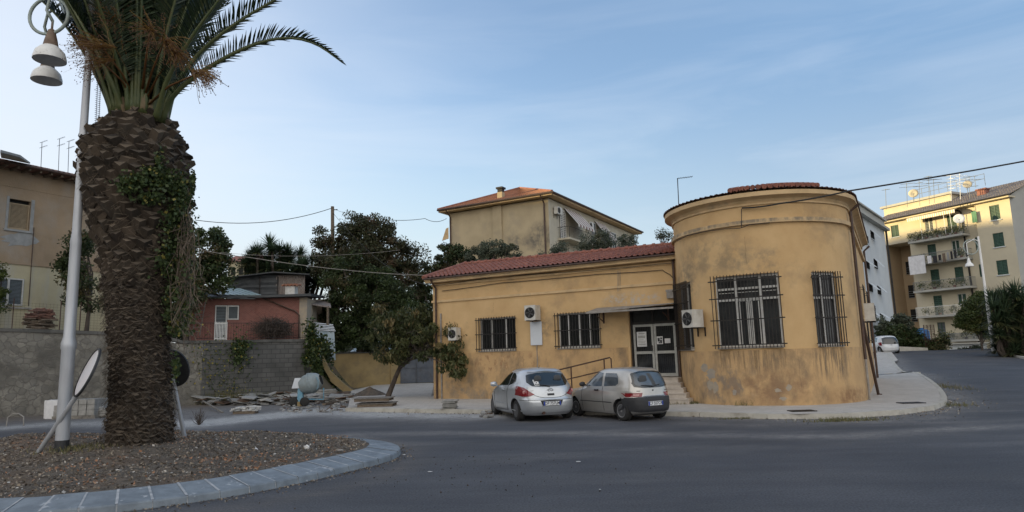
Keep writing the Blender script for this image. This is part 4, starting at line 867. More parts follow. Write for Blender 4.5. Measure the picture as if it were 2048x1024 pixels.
def wheel(car, x, y, r, w, sgn, spokes, rim):
    Rm = Matrix.Rotation(radians(90)*sgn, 3, 'Y')    # lathe z -> outwards
    def c(o): return (x, y, r)
    t = MB(); t.lathe([(r*.62, -w), (r*.9, -w), (r*.985, -w*.88), (r, -w*.7), (r, -w*.2), (r*.98, -.015), (r*.90, .0), (r*.66, -.004), (r*.62, -.03), (r*.62, -w)], c(0), 36, Rm, cap=False)
    m_ = MB(); m_.lathe([(r*.64, -.005), (r*.60, -.012), (r*.58, -.05), (.02, -.06)], c(0), 36, Rm); m_.cur = 0
    hub = m_.build('wheel', 'rim_dark', car, smooth=True, auto=.5); tag(hub)
    t.build('tyre', 'rubber', hub, smooth=True, auto=.7)
    s_ = MB()
    for k in range(spokes):
        a = 2*pi*k/spokes+.2
        P = [];
        for rr, ww in ((r*.10, .035), (r*.60, .03 if spokes > 6 else .045)):
            for q in (-1, 1): P.append(Vector((rr*cos(a)-q*ww*sin(a), rr*sin(a)+q*ww*cos(a), 0)))
        for dz in (-.012,):
            b = [Vector((x, y, r))+Rm@(p+Vector((0, 0, -.045))) for p in (P[0], P[2], P[3], P[1])]; tp = [Vector((x, y, r))+Rm@(p+Vector((0, 0, -.014))) for p in (P[0], P[2], P[3], P[1])]; s_.hexa(b+tp)
    s_.lathe([(r*.16, -.02), (r*.14, -.004), (.01, -.002)], c(0), 16, Rm); s_.lathe([(r*.645, -.012), (r*.64, -.0), (r*.58, -.004), (r*.575, -.03)], c(0), 36, Rm, cap=False)
    s_.build('rim', rim, hub); return hub
# ---- silver three-door hatchback
B1 = Body([(.17, .74), (.22, .80), (.32, .845), (.5, .865), (.68, .868), (.80, .862), (.90, .845), (.97, .815), (1.03, .785), (1.12, .748), (1.22, .706), (1.32, .655), (1.39, .60), (1.43, .55), (1.455, .48), (1.475, .37), (1.488, .2)],
          [(.17, .14), (.25, .06), (.33, .02), (.42, .0), (.56, .0), (.62, .02), (.66, .055), (.72, .065), (.82, .09), (.93, .13), (1.0, .17), (1.12, .27), (1.24, .38), (1.34, .49), (1.385, .52), (1.42, .54), (1.45, .66), (1.475, .95), (1.488, 1.3)],
          [(.17, 3.86), (.25, 3.94), (.4, 3.98), (.55, 3.98), (.66, 3.92), (.76, 3.78), (.84, 3.55), (.91, 3.3), (.97, 3.08), (1.02, 2.92), (1.12, 2.7), (1.22, 2.5), (1.32, 2.28), (1.39, 2.1), (1.43, 1.98), (1.455, 1.87), (1.475, 1.72), (1.488, 1.5)], 4.2, 3.2, .17, 1.488)
def build_car(name, label, cat, B, paint, wheels, r, glass, bumper_dark, spec):
    car = thing(name, label, cat, (0, 0, 0))
    body = B.mesh().build('body', paint, car)
    cut = []
    for (y, sg) in [(wheels[0], 1), (wheels[0], -1), (wheels[1], 1), (wheels[1], -1)]:
        mb = MB(); Rm = Matrix.Rotation(radians(90)*sg, 3, 'Y'); mb.lathe([(r+.045, 0), (r+.045, .5)], (sg*.52, y, r+.01), 40, Rm); cut.append(mb)
    carve(body, cut, 'seam'); smooth_sharp(body, .55)
    for y in wheels:
        for sg in (1, -1): wheel(car, sg*(B.side(y, .35)-.015), y, r, .19, sg, *spec['wheel'])
    return car, body
car1, body1 = build_car('hatchback_car', 'silver three-door hatchback with worn paint parked left of the other silver car', 'car', B1, 'silver_paint', (.76, 3.25), .295, 'car_glass', False, dict(wheel=(7, 'rim_dark')))
G = lambda mb, n, m_, p=None, **k: mb.build(n, m_, p, **k)
# rear screen (wraps), side windows, lights
rw = G(rear_patch(B1, [(-.60, 1.09), (-.50, .985), (-.25, .965), (0, .96), (.25, .965), (.50, .985), (.60, 1.09)], [(-.60, 1.13), (-.555, 1.30), (-.28, 1.35), (0, 1.36), (.28, 1.35), (.555, 1.30), (.60, 1.13)], .008, 28, 12), 'rear_window', 'car_glass', car1, smooth=True)
mb = MB(); mb.tube([(.0, B1.rear(0, .955, .02), .965), (-.12, B1.rear(.1, 1.0, .03), 1.0), (-.38, B1.rear(.38, 1.035, .025), 1.03)], [.018, .012, .008], 6); G(mb, 'wiper', 'black_plastic', rw)
for hx in (-.30, .28):
    mb = MB(); mb.lathe([(.02, 0), (.10, .0), (.11, .06), (.09, .14), (.04, .16)], (hx, B1.rear(hx, 1.12, .0), 1.12), 12, Matrix.Diagonal((1, .12, 1))); G(mb, 'headrest', 'seat_grey', rw, smooth=True)
mb = MB(); mb.poly([(-.42, B1.rear(.42, 1.0, .014), 1.0), (-.28, B1.rear(.28, 1.0, .014), 1.0), (-.30, B1.rear(.3, 1.16, .014), 1.16), (-.44, B1.rear(.44, 1.16, .014), 1.16)]); pp_ = G(mb, 'paper_notice', 'paper', rw)
mb = MB()
for i in range(3):
    for j in range(3):
        if (i+j) % 2 == 0: x_ = -.405+.04*i; z_ = 1.02+.045*j; mb.poly([(x_, B1.rear(x_, z_, .018), z_), (x_+.03, B1.rear(x_, z_, .018), z_), (x_+.03, B1.rear(x_, z_+.03, .018), z_+.03), (x_, B1.rear(x_, z_+.03, .018), z_+.03)])
G(mb, 'print', 'seat_grey', pp_)
mb = rear_patch(B1, [(-.52, 1.375), (0, 1.405), (.52, 1.375)], [(-.50, 1.41), (0, 1.435), (.50, 1.41)], .05, 16, 2); G(mb, 'spoiler', 'silver_paint', car1, smooth=True)
for sg in (-1, 1):
    G(side_patch(B1, [(1.42, 1.0), (2.0, .985), (2.62, .97)], [(1.42, 1.36), (1.9, 1.395), (2.05, 1.38)], sg, .007), 'front_side_window', 'car_glass', car1, smooth=True)
    G(side_patch(B1, [(.86, 1.13), (1.1, 1.04), (1.36, 1.0)], [(.98, 1.27), (1.15, 1.34), (1.36, 1.36)], sg, .007, 10, 6), 'rear_side_window', 'car_glass', car1, smooth=True)
    # tail lamp: a wedge wrapping the corner
    lo = [(.42, .74), (.55, .70), (.70, .70), (.80, .74)]; hi = [(.66, .93), (.72, .98), (.76, 1.00), (.80, 1.0)]
    rows = []
    for j in range(9):
        f = j/8; row = []
        for i in range(13):
            t = i/12; xl, zl = np.interp(t, [0, .33, .66, 1], [.46, .60, .74, .835]), np.interp(t, [0, .33, .66, 1], [.755, .705, .70, .735]); xh, zh = np.interp(t, [0, .33, .66, 1], [.60, .69, .765, .81]), np.interp(t, [0, .33, .66, 1], [.86, .95, .985, .985])
            x_ = xl*(1-f)+xh*f; z_ = zl*(1-f)+zh*f; W = pl(z_, B1.w); x_ = min(x_, W*.995); row.append((sg*x_, B1.rear(x_, z_, .012), z_))
        rows.append(row)
    mb = MB(); mb.grid(rows); tl = G(mb, 'tail_lamp', 'tail_red', car1, smooth=True)
    mb = MB(); q = (sg*.70, B1.rear(.70, .82, .014), .82); mb.lathe([(.052, 0), (.045, .006), (.02, .008)], q, 18, Matrix.Rotation(radians(90), 3, 'X')@Matrix.Rotation(0, 3, 'X')); G(mb, 'lens', 'tail_pink', tl)
    # mirror
    mb = MB(); mb.lathe([(.0, -.10), (.06, -.09), (.085, 0), (.07, .08), (.0, .11)], (sg*.93, 2.52, 1.0), 14, Matrix.Rotation(radians(90), 3, 'Y')@Matrix.Diagonal((.95, .7, 1))); mb.tube([(sg*.80, 2.52, .955), (sg*.9, 2.52, .97)], .025, 6); G(mb, 'wing_mirror', 'silver_paint', car1, smooth=True)
    mb = MB(); mb.tube([(sg*B1.side(1.72, .86, .02), 1.66, .86), (sg*B1.side(1.8, .86, .035), 1.78, .865), (sg*B1.side(1.9, .86, .02), 1.9, .865)], .02, 6); G(mb, 'door_handle', 'silver_paint', car1, smooth=True)
    mb = MB()
    for y_ in (1.38, 2.74):
        P = [(sg*B1.side(y_+(.0 if z_ > .5 else .12*(0.5-z_)), z_, .003), y_+(.0 if z_ > .5 else .12*(0.5-z_)), z_) for z_ in np.linspace(.26, 1.0, 14)]; mb.tube(P, .006, 4)
    mb.tube([(sg*B1.side(y_, .27, .003), y_, .27) for y_ in np.linspace(1.40, 2.7, 8)], .006, 4); G(mb, 'door_seam', 'seam', car1)
    mb = MB(); mb.tube([(sg*B1.side(y_, .46, .006), y_, .46) for y_ in np.linspace(1.42, 2.7, 12)], .012, 4); G(mb, 'rub_strip', 'silver_paint', car1)
# tailgate seams, bumper split, recess, plate, exhaust
mb = MB(); mb.tube([(x_, B1.rear(x_, .655+.10*(abs(x_)/.5)**3, .004), .655+.10*(abs(x_)/.5)**3) for x_ in np.linspace(-.47, .47, 21)], .006, 4); mb.tube([(x_, B1.rear(x_, .60, .004), .60) for x_ in np.linspace(-.83, .83, 30)], .006, 4); G(mb, 'tailgate_seam', 'seam', car1)
mb = rear_patch(B1, [(-.31, .545), (-.26, .43), (.26, .43), (.31, .545)], [(-.33, .585), (-.1, .59), (.1, .59), (.33, .585)], .004); G(mb, 'plate_recess', 'seam', car1)
mb = rear_patch(B1, [(-.10, .715), (.10, .715)], [(-.10, .775), (.10, .775)], .006, 4, 2); G(mb, 'tailgate_handle', 'black_plastic', car1)
mb = rear_patch(B1, [(-.8, .27), (0, .25), (.8, .27)], [(-.84, .31), (0, .29), (.84, .31)], .03, 24, 2); G(mb, 'bumper_lip', 'silver_paint', car1, smooth=True)
def plate(car, B, z, s, w=.50, h=.11):
    y = B.rear(w/2, z, .012)-.01; y = min(y, B.rear(0, z, .01)); mb = MB(); mb.box(-w/2, w/2, y-.008, y, z-h/2, z+h/2); p_ = G(mb, 'number_plate', 'plate_white', car)
    for x0, x1 in ((-w/2, -w/2+.045), (w/2-.045, w/2)): mb = MB(); mb.box(x0, x1, y-.0095, y-.007, z-h/2+.002, z+h/2-.002); G(mb, 'blue_band', 'plate_blue', p_)
    t = text_mesh('plate_number', s, .118, 'black_plastic', p_, Matrix.Translation((0, y-.0115, z-.0))@RX90@Matrix.Diagonal((.86, .98, 1, 1)))
plate(car1, B1, .50, 'DP 757LM')
mb = MB(); mb.tube([(-.24, .12, .245), (-.24, -.0, .24)], .042, 12); G(mb, 'exhaust', 'rusty_iron', car1)
mb = MB(); yb = B1.rear(0, .865, .012); mb.tube([(.065*cos(t*2*pi/20), yb, .865+.055*sin(t*2*pi/20)) for t in range(21)], .007, 6, cap=False); mb.tube([(-.1, yb, .868), (-.01, yb-.004, .878), (.01, yb-.004, .852), (.1, yb, .862)], .008, 5); G(mb, 'emblem', 'rim_silver', car1)
for x_, s_ in ((-.52, 'Corsa'),): text_mesh('badge_text', s_, .05, 'rim_silver', car1, Matrix.Translation((x_, B1.rear(x_, .865, .014), .865))@RX90)
mb = MB(); mb.tube([(0, 1.0, 1.47), (0, .93, 1.56)], [.008, .004], 5); G(mb, 'aerial', 'black_plastic', car1)
mb = MB(); mb.tube([(0.02, B1.rear(0, .55, .005), .595), (.0, B1.rear(0, .5, .008), .5), (-.30, B1.rear(.3, .5, .006), .50), (-.27, B1.rear(.3, .4, .006), .40)], .003, 3); G(mb, 'scratch', 'seam', car1)
P1 = ong(1036, 841); car1.location = (1.03, 19.75, 0); car1.rotation_euler = (0, 0, radians(18)); car1.scale = (1.06, 1.03, 1.02)
# ---- champagne small hatchback with dark bumper
B2 = Body([(.17, .66), (.24, .70), (.4, .735), (.55, .75), (.68, .752), (.78, .745), (.88, .72), (.96, .695), (1.08, .665), (1.2, .625), (1.3, .58), (1.35, .545), (1.38, .49), (1.40, .40), (1.412, .22)],
          [(.17, .16), (.22, .06), (.28, .01), (.45, .0), (.60, .01), (.66, .05), (.74, .06), (.9, .085), (1.0, .115), (1.15, .19), (1.28, .27), (1.34, .33), (1.375, .42), (1.40, .62), (1.412, .9)],
          [(.17, 3.18), (.28, 3.28), (.5, 3.31), (.62, 3.27), (.72, 3.14), (.80, 2.95), (.87, 2.74), (.93, 2.55), (1.0, 2.42), (1.1, 2.26), (1.2, 2.10), (1.3, 1.92), (1.35, 1.80), (1.38, 1.68), (1.40, 1.5), (1.412, 1.2)], 5.0, 3.6, .17, 1.412)
car2, body2 = build_car('hatchback_car', 'small champagne-grey hatchback with dark bumper parked beside the entrance steps', 'car', B2, 'champagne_paint', (.58, 2.78), .268, 'car_glass_light', True, dict(wheel=(14, 'rim_silver')))
mb = rear_patch(B2, [(-.70, .27), (-.5, .24), (0, .235), (.5, .24), (.70, .27)], [(-.735, .62), (-.5, .635), (0, .64), (.5, .635), (.735, .62)], .02, 30, 8)
lp = mb; 
for sg in (-1, 1):
    rows = []
    for j in range(6):
        z_ = .26+(.62-.26)*j/5; rows.append([(sg*B2.side(y_, z_, .012), y_, z_) for y_ in np.linspace(.03, .27, 7)])
    lp.grid(rows)
G(lp, 'rear_bumper', 'black_plastic', car2, smooth=True)
rw = G(rear_patch(B2, [(-.585, 1.0), (-.56, .90), (-.3, .87), (0, .865), (.3, .87), (.56, .90), (.585, 1.0)], [(-.56, 1.04), (-.52, 1.26), (-.28, 1.31), (0, 1.315), (.28, 1.31), (.52, 1.26), (.56, 1.04)], .008, 28, 12), 'rear_window', 'car_glass', car2, smooth=True)
mb = rear_patch(B2, [(-.535, 1.0), (-.51, .94), (-.3, .915), (0, .91), (.3, .915), (.51, .94), (.535, 1.0)], [(-.515, 1.04), (-.48, 1.22), (-.28, 1.265), (0, 1.27), (.28, 1.265), (.48, 1.22), (.515, 1.04)], .011, 28, 10); gl = G(mb, 'clear_glass', 'car_glass_light', rw, smooth=True)
mb = MB(); mb.lathe([(.0, 0), (.10, .02), (.135, .12), (.115, .22), (.0, .25)], (-.27, B2.rear(.27, 1.05, .01), .96), 16, Matrix.Diagonal((1, .10, 1))); G(mb, 'headrest', 'seat_grey', rw, smooth=True)
mb = rear_patch(B2, [(.02, .93), (.14, .93)], [(-.06, 1.25), (.06, 1.25)], .013, 3, 6); G(mb, 'reflection_strip', 'seat_grey', rw)
mb = MB(); mb.tube([(.02, B2.rear(0, .90, .03), .905), (-.15, B2.rear(.1, .91, .035), .925), (-.36, B2.rear(.38, .93, .025), .94)], [.02, .013, .01], 6); mb.tube([(.02, B2.rear(0, .90, .03), .905), (.25, B2.rear(.25, .93, .03), .95)], [.016, .01], 6); G(mb, 'wiper', 'black_plastic', rw)
for sg in (-1, 1):
    G(side_patch(B2, [(1.36, .905), (1.8, .90), (2.26, .90)], [(1.40, 1.27), (1.65, 1.30), (1.74, 1.28)], sg, .007), 'front_side_window', 'car_glass_light', car2, smooth=True)
    G(side_patch(B2, [(.66, .99), (.75, .93), (1.26, .905)], [(.70, 1.16), (.80, 1.26), (1.29, 1.27)], sg, .007, 10, 6), 'rear_side_window', 'car_glass_light', car2, smooth=True)
    mb = rear_patch(B2, sorted([(sg*.40, .645), (sg*.70, .64)]), sorted([(sg*.36, .745), (sg*.725, .745)]), .010, 10, 4); tl = G(mb, 'tail_lamp', 'tail_red', car2, smooth=True)
    mb = rear_patch(B2, sorted([(sg*.48, .665), (sg*.60, .665)]), sorted([(sg*.46, .715), (sg*.60, .715)]), .013, 6, 2); G(mb, 'lens', 'tail_pink', tl)
    mb = MB(); mb.lathe([(.0, -.09), (.05, -.08), (.075, 0), (.06, .07), (.0, .09)], (sg*.80, 2.18, .95), 14, Matrix.Rotation(radians(90), 3, 'Y')@Matrix.Diagonal((.95, .7, 1))); mb.tube([(sg*.68, 2.18, .92), (sg*.77, 2.18, .93)], .025, 6); G(mb, 'wing_mirror', 'black_plastic', car2, smooth=True)
    mb = MB(); mb.tube([(sg*B2.side(1.55, .80, .012), 1.50, .80), (sg*B2.side(1.6, .80, .012), 1.66, .80)], .026, 6); G(mb, 'door_handle', 'black_plastic', car2, smooth=True)
    mb = MB()
    for y_ in (1.31, 2.32): mb.tube([(sg*B2.side(y_, z_, .003), y_, z_) for z_ in np.linspace(.24, .92, 12)], .006, 4)
    G(mb, 'door_seam', 'seam', car2)
    mb = MB(); mb.tube([(sg*B2.side(y_, .48, .006), y_, .48) for y_ in np.linspace(.92, 2.42, 12)], .010, 4); G(mb, 'rub_strip', 'seam', car2)
mb = MB(); mb.tube([(x_, B2.rear(x_, .65, .004), .65) for x_ in np.linspace(-.36, .36, 9)], .006, 4); G(mb, 'tailgate_seam', 'seam', car2)
plate(car2, B2, .46, 'CF 557CR', h=.11)
mb = MB(); mb.lathe([(.022, 0), (.018, .006)], (0, B2.rear(0, .80, .008), .80), 12, RX90.to_3x3()); G(mb, 'badge', 'seam', car2)
for x_, w_ in ((-.47, .10), (.47, .12)): mb = rear_patch(B2, [(x_-w_/2, .785), (x_+w_/2, .785)], [(x_-w_/2, .80), (x_+w_/2, .80)], .008, 3, 1); G(mb, 'badge', 'seam', car2)
mb = MB(); mb.box(-.5, .5, .3, 2.9, .14, .2); G(mb, 'underbody', 'seam', car2)
car2.location = (3.86, 19.05, 0); car2.rotation_euler = (0, 0, radians(29)); car2.scale = (1.04, 1.06, 1.04)
# ---- white city car parked far up the road (own body, simpler details)
B3 = Body([(.17, .66), (.3, .76), (.55, .79), (.75, .79), (.9, .77), (1.05, .73), (1.2, .68), (1.35, .6), (1.42, .5), (1.46, .3)], [(.17, .14), (.3, .02), (.5, 0), (.66, .03), (.8, .07), (.95, .10), (1.2, .22), (1.36, .34), (1.42, .5), (1.46, .9)], [(.17, 3.4), (.4, 3.54), (.6, 3.52), (.75, 3.38), (.86, 3.1), (.95, 2.8), (1.1, 2.55), (1.25, 2.3), (1.38, 2.0), (1.43, 1.8), (1.46, 1.4)], 3.6, 3.2, .17, 1.46)
car3, body3 = build_car('hatchback_car', 'white city car parked alone up the road by the hedge', 'car', B3, 'white_paint', (.62, 2.95), .285, 'car_glass', False, dict(wheel=(6, 'rim_silver')))
G(rear_patch(B3, [(-.60, .78), (-.3, .76), (.3, .76), (.60, .78)], [(-.56, 1.24), (-.3, 1.33), (.3, 1.33), (.56, 1.24)], .008, 20, 8), 'rear_window', 'car_glass', car3, smooth=True)
for sg in (-1, 1):
    G(side_patch(B3, [(.9, .95), (1.8, .93), (2.6, .93)], [(.95, 1.28), (1.7, 1.36), (2.0, 1.34)], sg, .007), 'side_window', 'car_glass', car3, smooth=True)
    G(rear_patch(B3, sorted([(sg*.62, .66), (sg*.76, .66)]), sorted([(sg*.62, .92), (sg*.74, .92)]), .01, 4, 4), 'tail_lamp', 'tail_red', car3)
mb = rear_patch(B3, [(-.26, .42), (.26, .42)], [(-.26, .53), (.26, .53)], .014, 4, 2); G(mb, 'number_plate', 'plate_white', car3)
mb = MB(); mb.tube([(.07*cos(t*2*pi/12), B3.rear(0, .70, .01), .69+.035*sin(t*2*pi/12)) for t in range(13)], .01, 4, cap=False); G(mb, 'emblem', 'rim_silver', car3)
q = at(1785, 706, 54.0); car3.location = (q[0], q[1], float(hgt(q[0], q[1]))); car3.rotation_euler = (0, 0, radians(-8))

# ---------------------------------------------------------------- foliage tools
leafmat('leaf_dark', (.022, .034, .014), (.065, .095, .03), (.12, .085, .04))
leafmat('leaf_reddish', (.032, .036, .018), (.075, .08, .035), (.13, .08, .05))
leafmat('leaf_olive', (.05, .065, .045), (.13, .15, .105), (.10, .10, .05))
leafmat('leaf_street', (.03, .042, .016), (.105, .115, .042), (.24, .18, .08))
leafmat('leaf_bright', (.035, .055, .018), (.10, .13, .03), (.16, .15, .05))
leafmat('leaf_yucca', (.03, .05, .028), (.08, .12, .06), (.16, .15, .06), rough=.4)
leafmat('leaf_ivy', (.03, .05, .02), (.085, .12, .04), (.26, .22, .05))
leafmat('leaf_palm', (.016, .028, .015), (.042, .066, .028), (.10, .10, .04), rough=.38, trans=.15)
leafmat('fruit_stalk', (.16, .075, .025), (.26, .16, .04), (.09, .04, .02))
def sphere_pts(n):
    v = rng.normal(size=(n, 3)); return v/np.linalg.norm(v, axis=1)[:, None]
def leaf_quads(c, size, aspect=.5, droop=0.0, up=.0):
    """leaf-shaped quads about points c"""
    n = len(c); a = rng.normal(size=(n, 3)); a[:, 2] -= droop; a /= np.linalg.norm(a, axis=1)[:, None]
    r = rng.normal(size=(n, 3)); r[:, 2] += up; b = np.cross(a, r); b /= np.linalg.norm(b, axis=1)[:, None]+1e-9
    s = size*rng.uniform(.55, 1.25, n)[:, None]; a = a*s; b = b*s*aspect
    return np.stack([c-a*.9, c-b+a*.1, c+a, c+b+a*.1], 1)
def crown_pts(ells, nclump, nleaf, clump_r, shell=.5):
    """points gathered in clumps through a few ellipsoids; returns points, clump index"""
    vol = np.array([e[1][0]*e[1][1]*e[1][2] for e in ells]); vol = vol**(.67); pr = vol/vol.sum(); idx = rng.choice(len(ells), nclump, p=pr)
    cc = np.array([ells[i][0] for i in idx], float); rr = np.array([ells[i][1] for i in idx], float)
    rad = rng.uniform(shell, 1.0, nclump)**.7; cc = cc+sphere_pts(nclump)*rr*rad[:, None]
    k = rng.integers(0, nclump, nleaf); cr = clump_r*rng.uniform(.5, 1.3, nclump)
    p = cc[k]+sphere_pts(nleaf)*(rng.random(nleaf)**.45*1.55*cr[k])[:, None]*np.array([1, 1, .75])
    return p, k, cc
def tree(name, label, base, trunk_h, r0, ells, mat, nclump, nleaf, clump_r, leaf, cat='tree', aspect=.5, droop=.3, group=None, limbs=9, third=.15, shell=.5, trunk_mat='bark', lean=(0, 0), forks=0, tlean=None, holes=0):
    nleaf = int(nleaf*1.8); leaf *= .74; t = thing(name, label, cat, base, group); b = np.array(base, float)
    p, k, cc = crown_pts(ells, nclump, nleaf, clump_r, shell)
    tn = np.zeros((nleaf, 3)); ct = rng.random(nclump)**1.3; tn[:, 0] = np.clip(ct[k]*.7+rng.random(nleaf)*.35, 0, 1); c3 = (rng.random(nclump) < third)*rng.uniform(.4, 1, nclump); tn[:, 1] = np.clip(c3[k]*.8+(rng.random(nleaf) < third*.5)*.6, 0, 1)
    mb = MB(); mb.quads_np(leaf_quads(p, leaf, aspect, droop), tn); mb.build('crown', mat, t)
    mb = MB(); top = b+np.array([lean[0], lean[1], trunk_h]); mid = (b+top)/2+rng.normal(size=3)*[.06, .06, 0]*trunk_h*.3
    mb.tube([b-[0, 0, .1], b+[0, 0, .1], mid, top], [r0*1.3, r0*1.05, r0*.8, r0*.65], 10)
    order = rng.permutation(nclump)[:limbs]
    for i in order:
        e = cc[i]; s0 = b+(top-b)*rng.uniform(.7, 1.0); m1 = (s0+e)/2+np.array([0, 0, .12*np.linalg.norm(e-s0)])+rng.normal(size=3)*.05*np.linalg.norm(e-s0); mb.tube([s0, m1, e], [r0*.45, r0*.28, r0*.08], 6)
        for j in range(2):
            e2 = cc[rng.integers(0, nclump)]; 
            if np.linalg.norm(e2-m1) < 1.2*np.linalg.norm(e-s0): mb.tube([m1, (m1+e2)/2+rng.normal(size=3)*.08, e2], [r0*.2, r0*.12, r0*.04], 5)
    mb.build('trunk', trunk_mat, t); return t
def E(px, py, Y, wpx, hpx, ry=None):
    """ellipsoid from its place in the picture at distance Y"""
    c = at(px, py, Y); w = wpx/FPX*Y; h = hpx/FPX*Y; return (tuple(c), (w, ry or w*.8, h))

# ---------------------------------------------------------------- retaining wall and terrace
def stonemat():
    m = pm('rubble_stone', (.25, .235, .21), None, rough=.95); N, L, p = nodes_of(m); tcn = N.new('ShaderNodeTexCoord')
    v = N.new('ShaderNodeTexVoronoi'); v.inputs['Scale'].default_value = 4.6; v.feature = 'F1'; L(tcn.outputs['Object'], v.inputs[0])
    nw = N.new('ShaderNodeTexNoise'); nw.inputs['Scale'].default_value = 3; nw.inputs['Detail'].default_value = 4; L(tcn.outputs['Object'], nw.inputs[0])
    mxv = N.new('ShaderNodeMix'); mxv.data_type = 'RGBA'; mxv.inputs['Factor'].default_value = .22; L(tcn.outputs['Object'], mxv.inputs['A']); L(nw.outputs['Color'], mxv.inputs['B']); L(mxv.outputs['Result'], v.inputs[0])
    v2 = N.new('ShaderNodeTexVoronoi'); v2.inputs['Scale'].default_value = 4.6; v2.feature = 'DISTANCE_TO_EDGE'; L(mxv.outputs['Result'], v2.inputs[0])
    bw = N.new('ShaderNodeSeparateColor'); L(v.outputs['Color'], bw.inputs[0])
    r = N.new('ShaderNodeValToRGB'); e = r.color_ramp.elements; e[0].color = (.17, .16, .14, 1); e[1].color = (.25, .235, .20, 1); L(bw.outputs[0], r.inputs[0])
    n = N.new('ShaderNodeTexNoise'); n.inputs['Scale'].default_value = .7; n.inputs['Detail'].default_value = 10; n.inputs['Roughness'].default_value = .7; L(tcn.outputs['Object'], n.inputs[0])
    mr = N.new('ShaderNodeMapRange'); mr.inputs['From Min'].default_value = .42; mr.inputs['From Max'].default_value = .62; mr.inputs['To Max'].default_value = .75; L(n.outputs[0], mr.inputs[0])
    mx = N.new('ShaderNodeMix'); mx.data_type = 'RGBA'; L(mr.outputs[0], mx.inputs['Factor']); L(r.outputs[0], mx.inputs['A']); mx.inputs['B'].default_value = (.075, .07, .06, 1)
    me_ = N.new('ShaderNodeMapRange'); me_.inputs['From Min'].default_value = .0; me_.inputs['From Max'].default_value = .06; L(v2.outputs['Distance'], me_.inputs[0])
    mx2 = N.new('ShaderNodeMix'); mx2.data_type = 'RGBA'; L(me_.outputs[0], mx2.inputs['Factor']); mx2.inputs['A'].default_value = (.135, .125, .11, 1); L(mx.outputs['Result'], mx2.inputs['B']); L(mx2.outputs['Result'], p.inputs['Base Color'])
    ad = N.new('ShaderNodeMath'); ad.operation = 'ADD'; L(me_.outputs[0], ad.inputs[0]); L(nw.outputs[0], ad.inputs[1])
    bp = N.new('ShaderNodeBump'); bp.inputs['Strength'].default_value = .5; bp.inputs['Distance'].default_value = .04; L(ad.outputs[0], bp.inputs['Height']); L(bp.outputs[0], p.inputs['Normal'])
stonemat()
WP = np.array([-21.24, 28.42]); WT = np.array([.774, .633]); RW = Frame(WP, WT, (.633, -.774))
wallT = thing('retaining_wall', 'tall grey rubble and concrete retaining wall below the terrace houses', 'wall', RW.p(5, 0, 0))
def wz(u): return pl(u, [(-12, 3.75), (0, 3.55), (3.2, 3.42), (6.15, 3.2), (6.2, 2.98), (12.8, 3.02)])
def bumpy(mb, F, u0, u1, z0f, z1f, amp, nu, nz, seed, o=0):
    rows = []
    for j in range(nz+1):
        row = []
        for i in range(nu+1):
            u = u0+(u1-u0)*i/nu; z = z0f(u)+(z1f(u)-z0f(u))*j/nz; w = amp*(float(fbm(u, z*1.3, .55, seed))-.5)*2; row.append(F.p(u+.0, z, o+w))
        rows.append(row)
    mb.grid(rows)
mb = MB(); bumpy(mb, RW, -14, 7.6, lambda u: -.1, wz, .05, 260, 40, 1); mb.build('stone_face', 'rubble_stone', wallT, smooth=True)
mb = MB(); bumpy(mb, RW, 7.6, 12.8, lambda u: -.1, wz, .02, 60, 30, 5, o=.0); mb.fbox(RW, 7.58, 12.82, 0, 1.1, -.2, .035); brickmat('block_wall', (.095, .095, .09), (.125, .122, .115), (.06, .06, .058), 1.0, bw=.46, rh=.24, msize=.018, uv='wall', bump=.5, dirt=(.045, .045, .042), zrot=-atan2(.633, .774)); mb.build('concrete_face', 'block_wall', wallT, smooth=True, auto=.5)
mb = MB()
for a in np.arange(-14, 12.8, .9): b = min(a+.9, 12.8); mb.hexa([RW.p(a, wz(a), .06), RW.p(b-.01, wz(b), .06), RW.p(b-.01, wz(b), -.5), RW.p(a, wz(a), -.5), RW.p(a, wz(a)+.14, .06), RW.p(b-.01, wz(b)+.14, .06), RW.p(b-.01, wz(b)+.14, -.5), RW.p(a, wz(a)+.14, -.5)])
mb.build('coping', 'concrete_dark', wallT)
RE = Frame(RW.p(12.8, 0)[:2], -RW.n, WT); mb = MB(); bumpy(mb, RE, -.02, 14, lambda u: -.1, lambda u: 3.0, .05, 60, 20, 9); mb.build('end_face', 'concrete_dark', wallT, smooth=True)
mb = MB(); P4 = [RW.p(-16, 3.1, -.3), RW.p(12.75, 3.0, -.3), RW.p(12.75, 3.0, -30), RW.p(-16, 3.0, -45)]
mb.grid([[np.array(P4[0])*(1-a)*(1-b)+np.array(P4[1])*a*(1-b)+np.array(P4[2])*a*b+np.array(P4[3])*(1-a)*b for a in np.linspace(0, 1, 8)] for b in np.linspace(0, 1, 8)]); struct(mb, 'terrace', 'earth')
def rwh(px, py, o=0): return RW.hit(px, py, o)
# creepers on the wall
def creeper(label, spots, n, leaf=.09, mat='leaf_ivy', name='creeper', third=.05, frame=RW):
    pts = []; w = np.array([s[2]*s[3] for s in spots], float); w /= w.sum()
    for s, ww in zip(spots, w):
        k = int(n*ww); px = s[0]+rng.normal(size=k)*s[2]*.5; py = s[1]+rng.normal(size=k)*s[3]*.5; 
        for a, b in zip(px, py): u, z = frame.hit(a, b, .1); pts.append(frame.p(u, z, .06+abs(rng.normal())*.10))
    p = np.array(pts); t = np.zeros((len(p), 3)); t[:, 0] = rng.random(len(p)); t[:, 1] = (rng.random(len(p)) < third)*1.
    mb = MB(); mb.quads_np(leaf_quads(p, leaf, .7, .2), t); o = mb.build(name, mat, None, loc=p[len(p)//2]); return tag(o, label, 'creeper')
creeper('green creeper patch hanging from the top of the retaining wall', [(478, 705, 22, 36), (486, 690, 16, 14)], 700, .07)
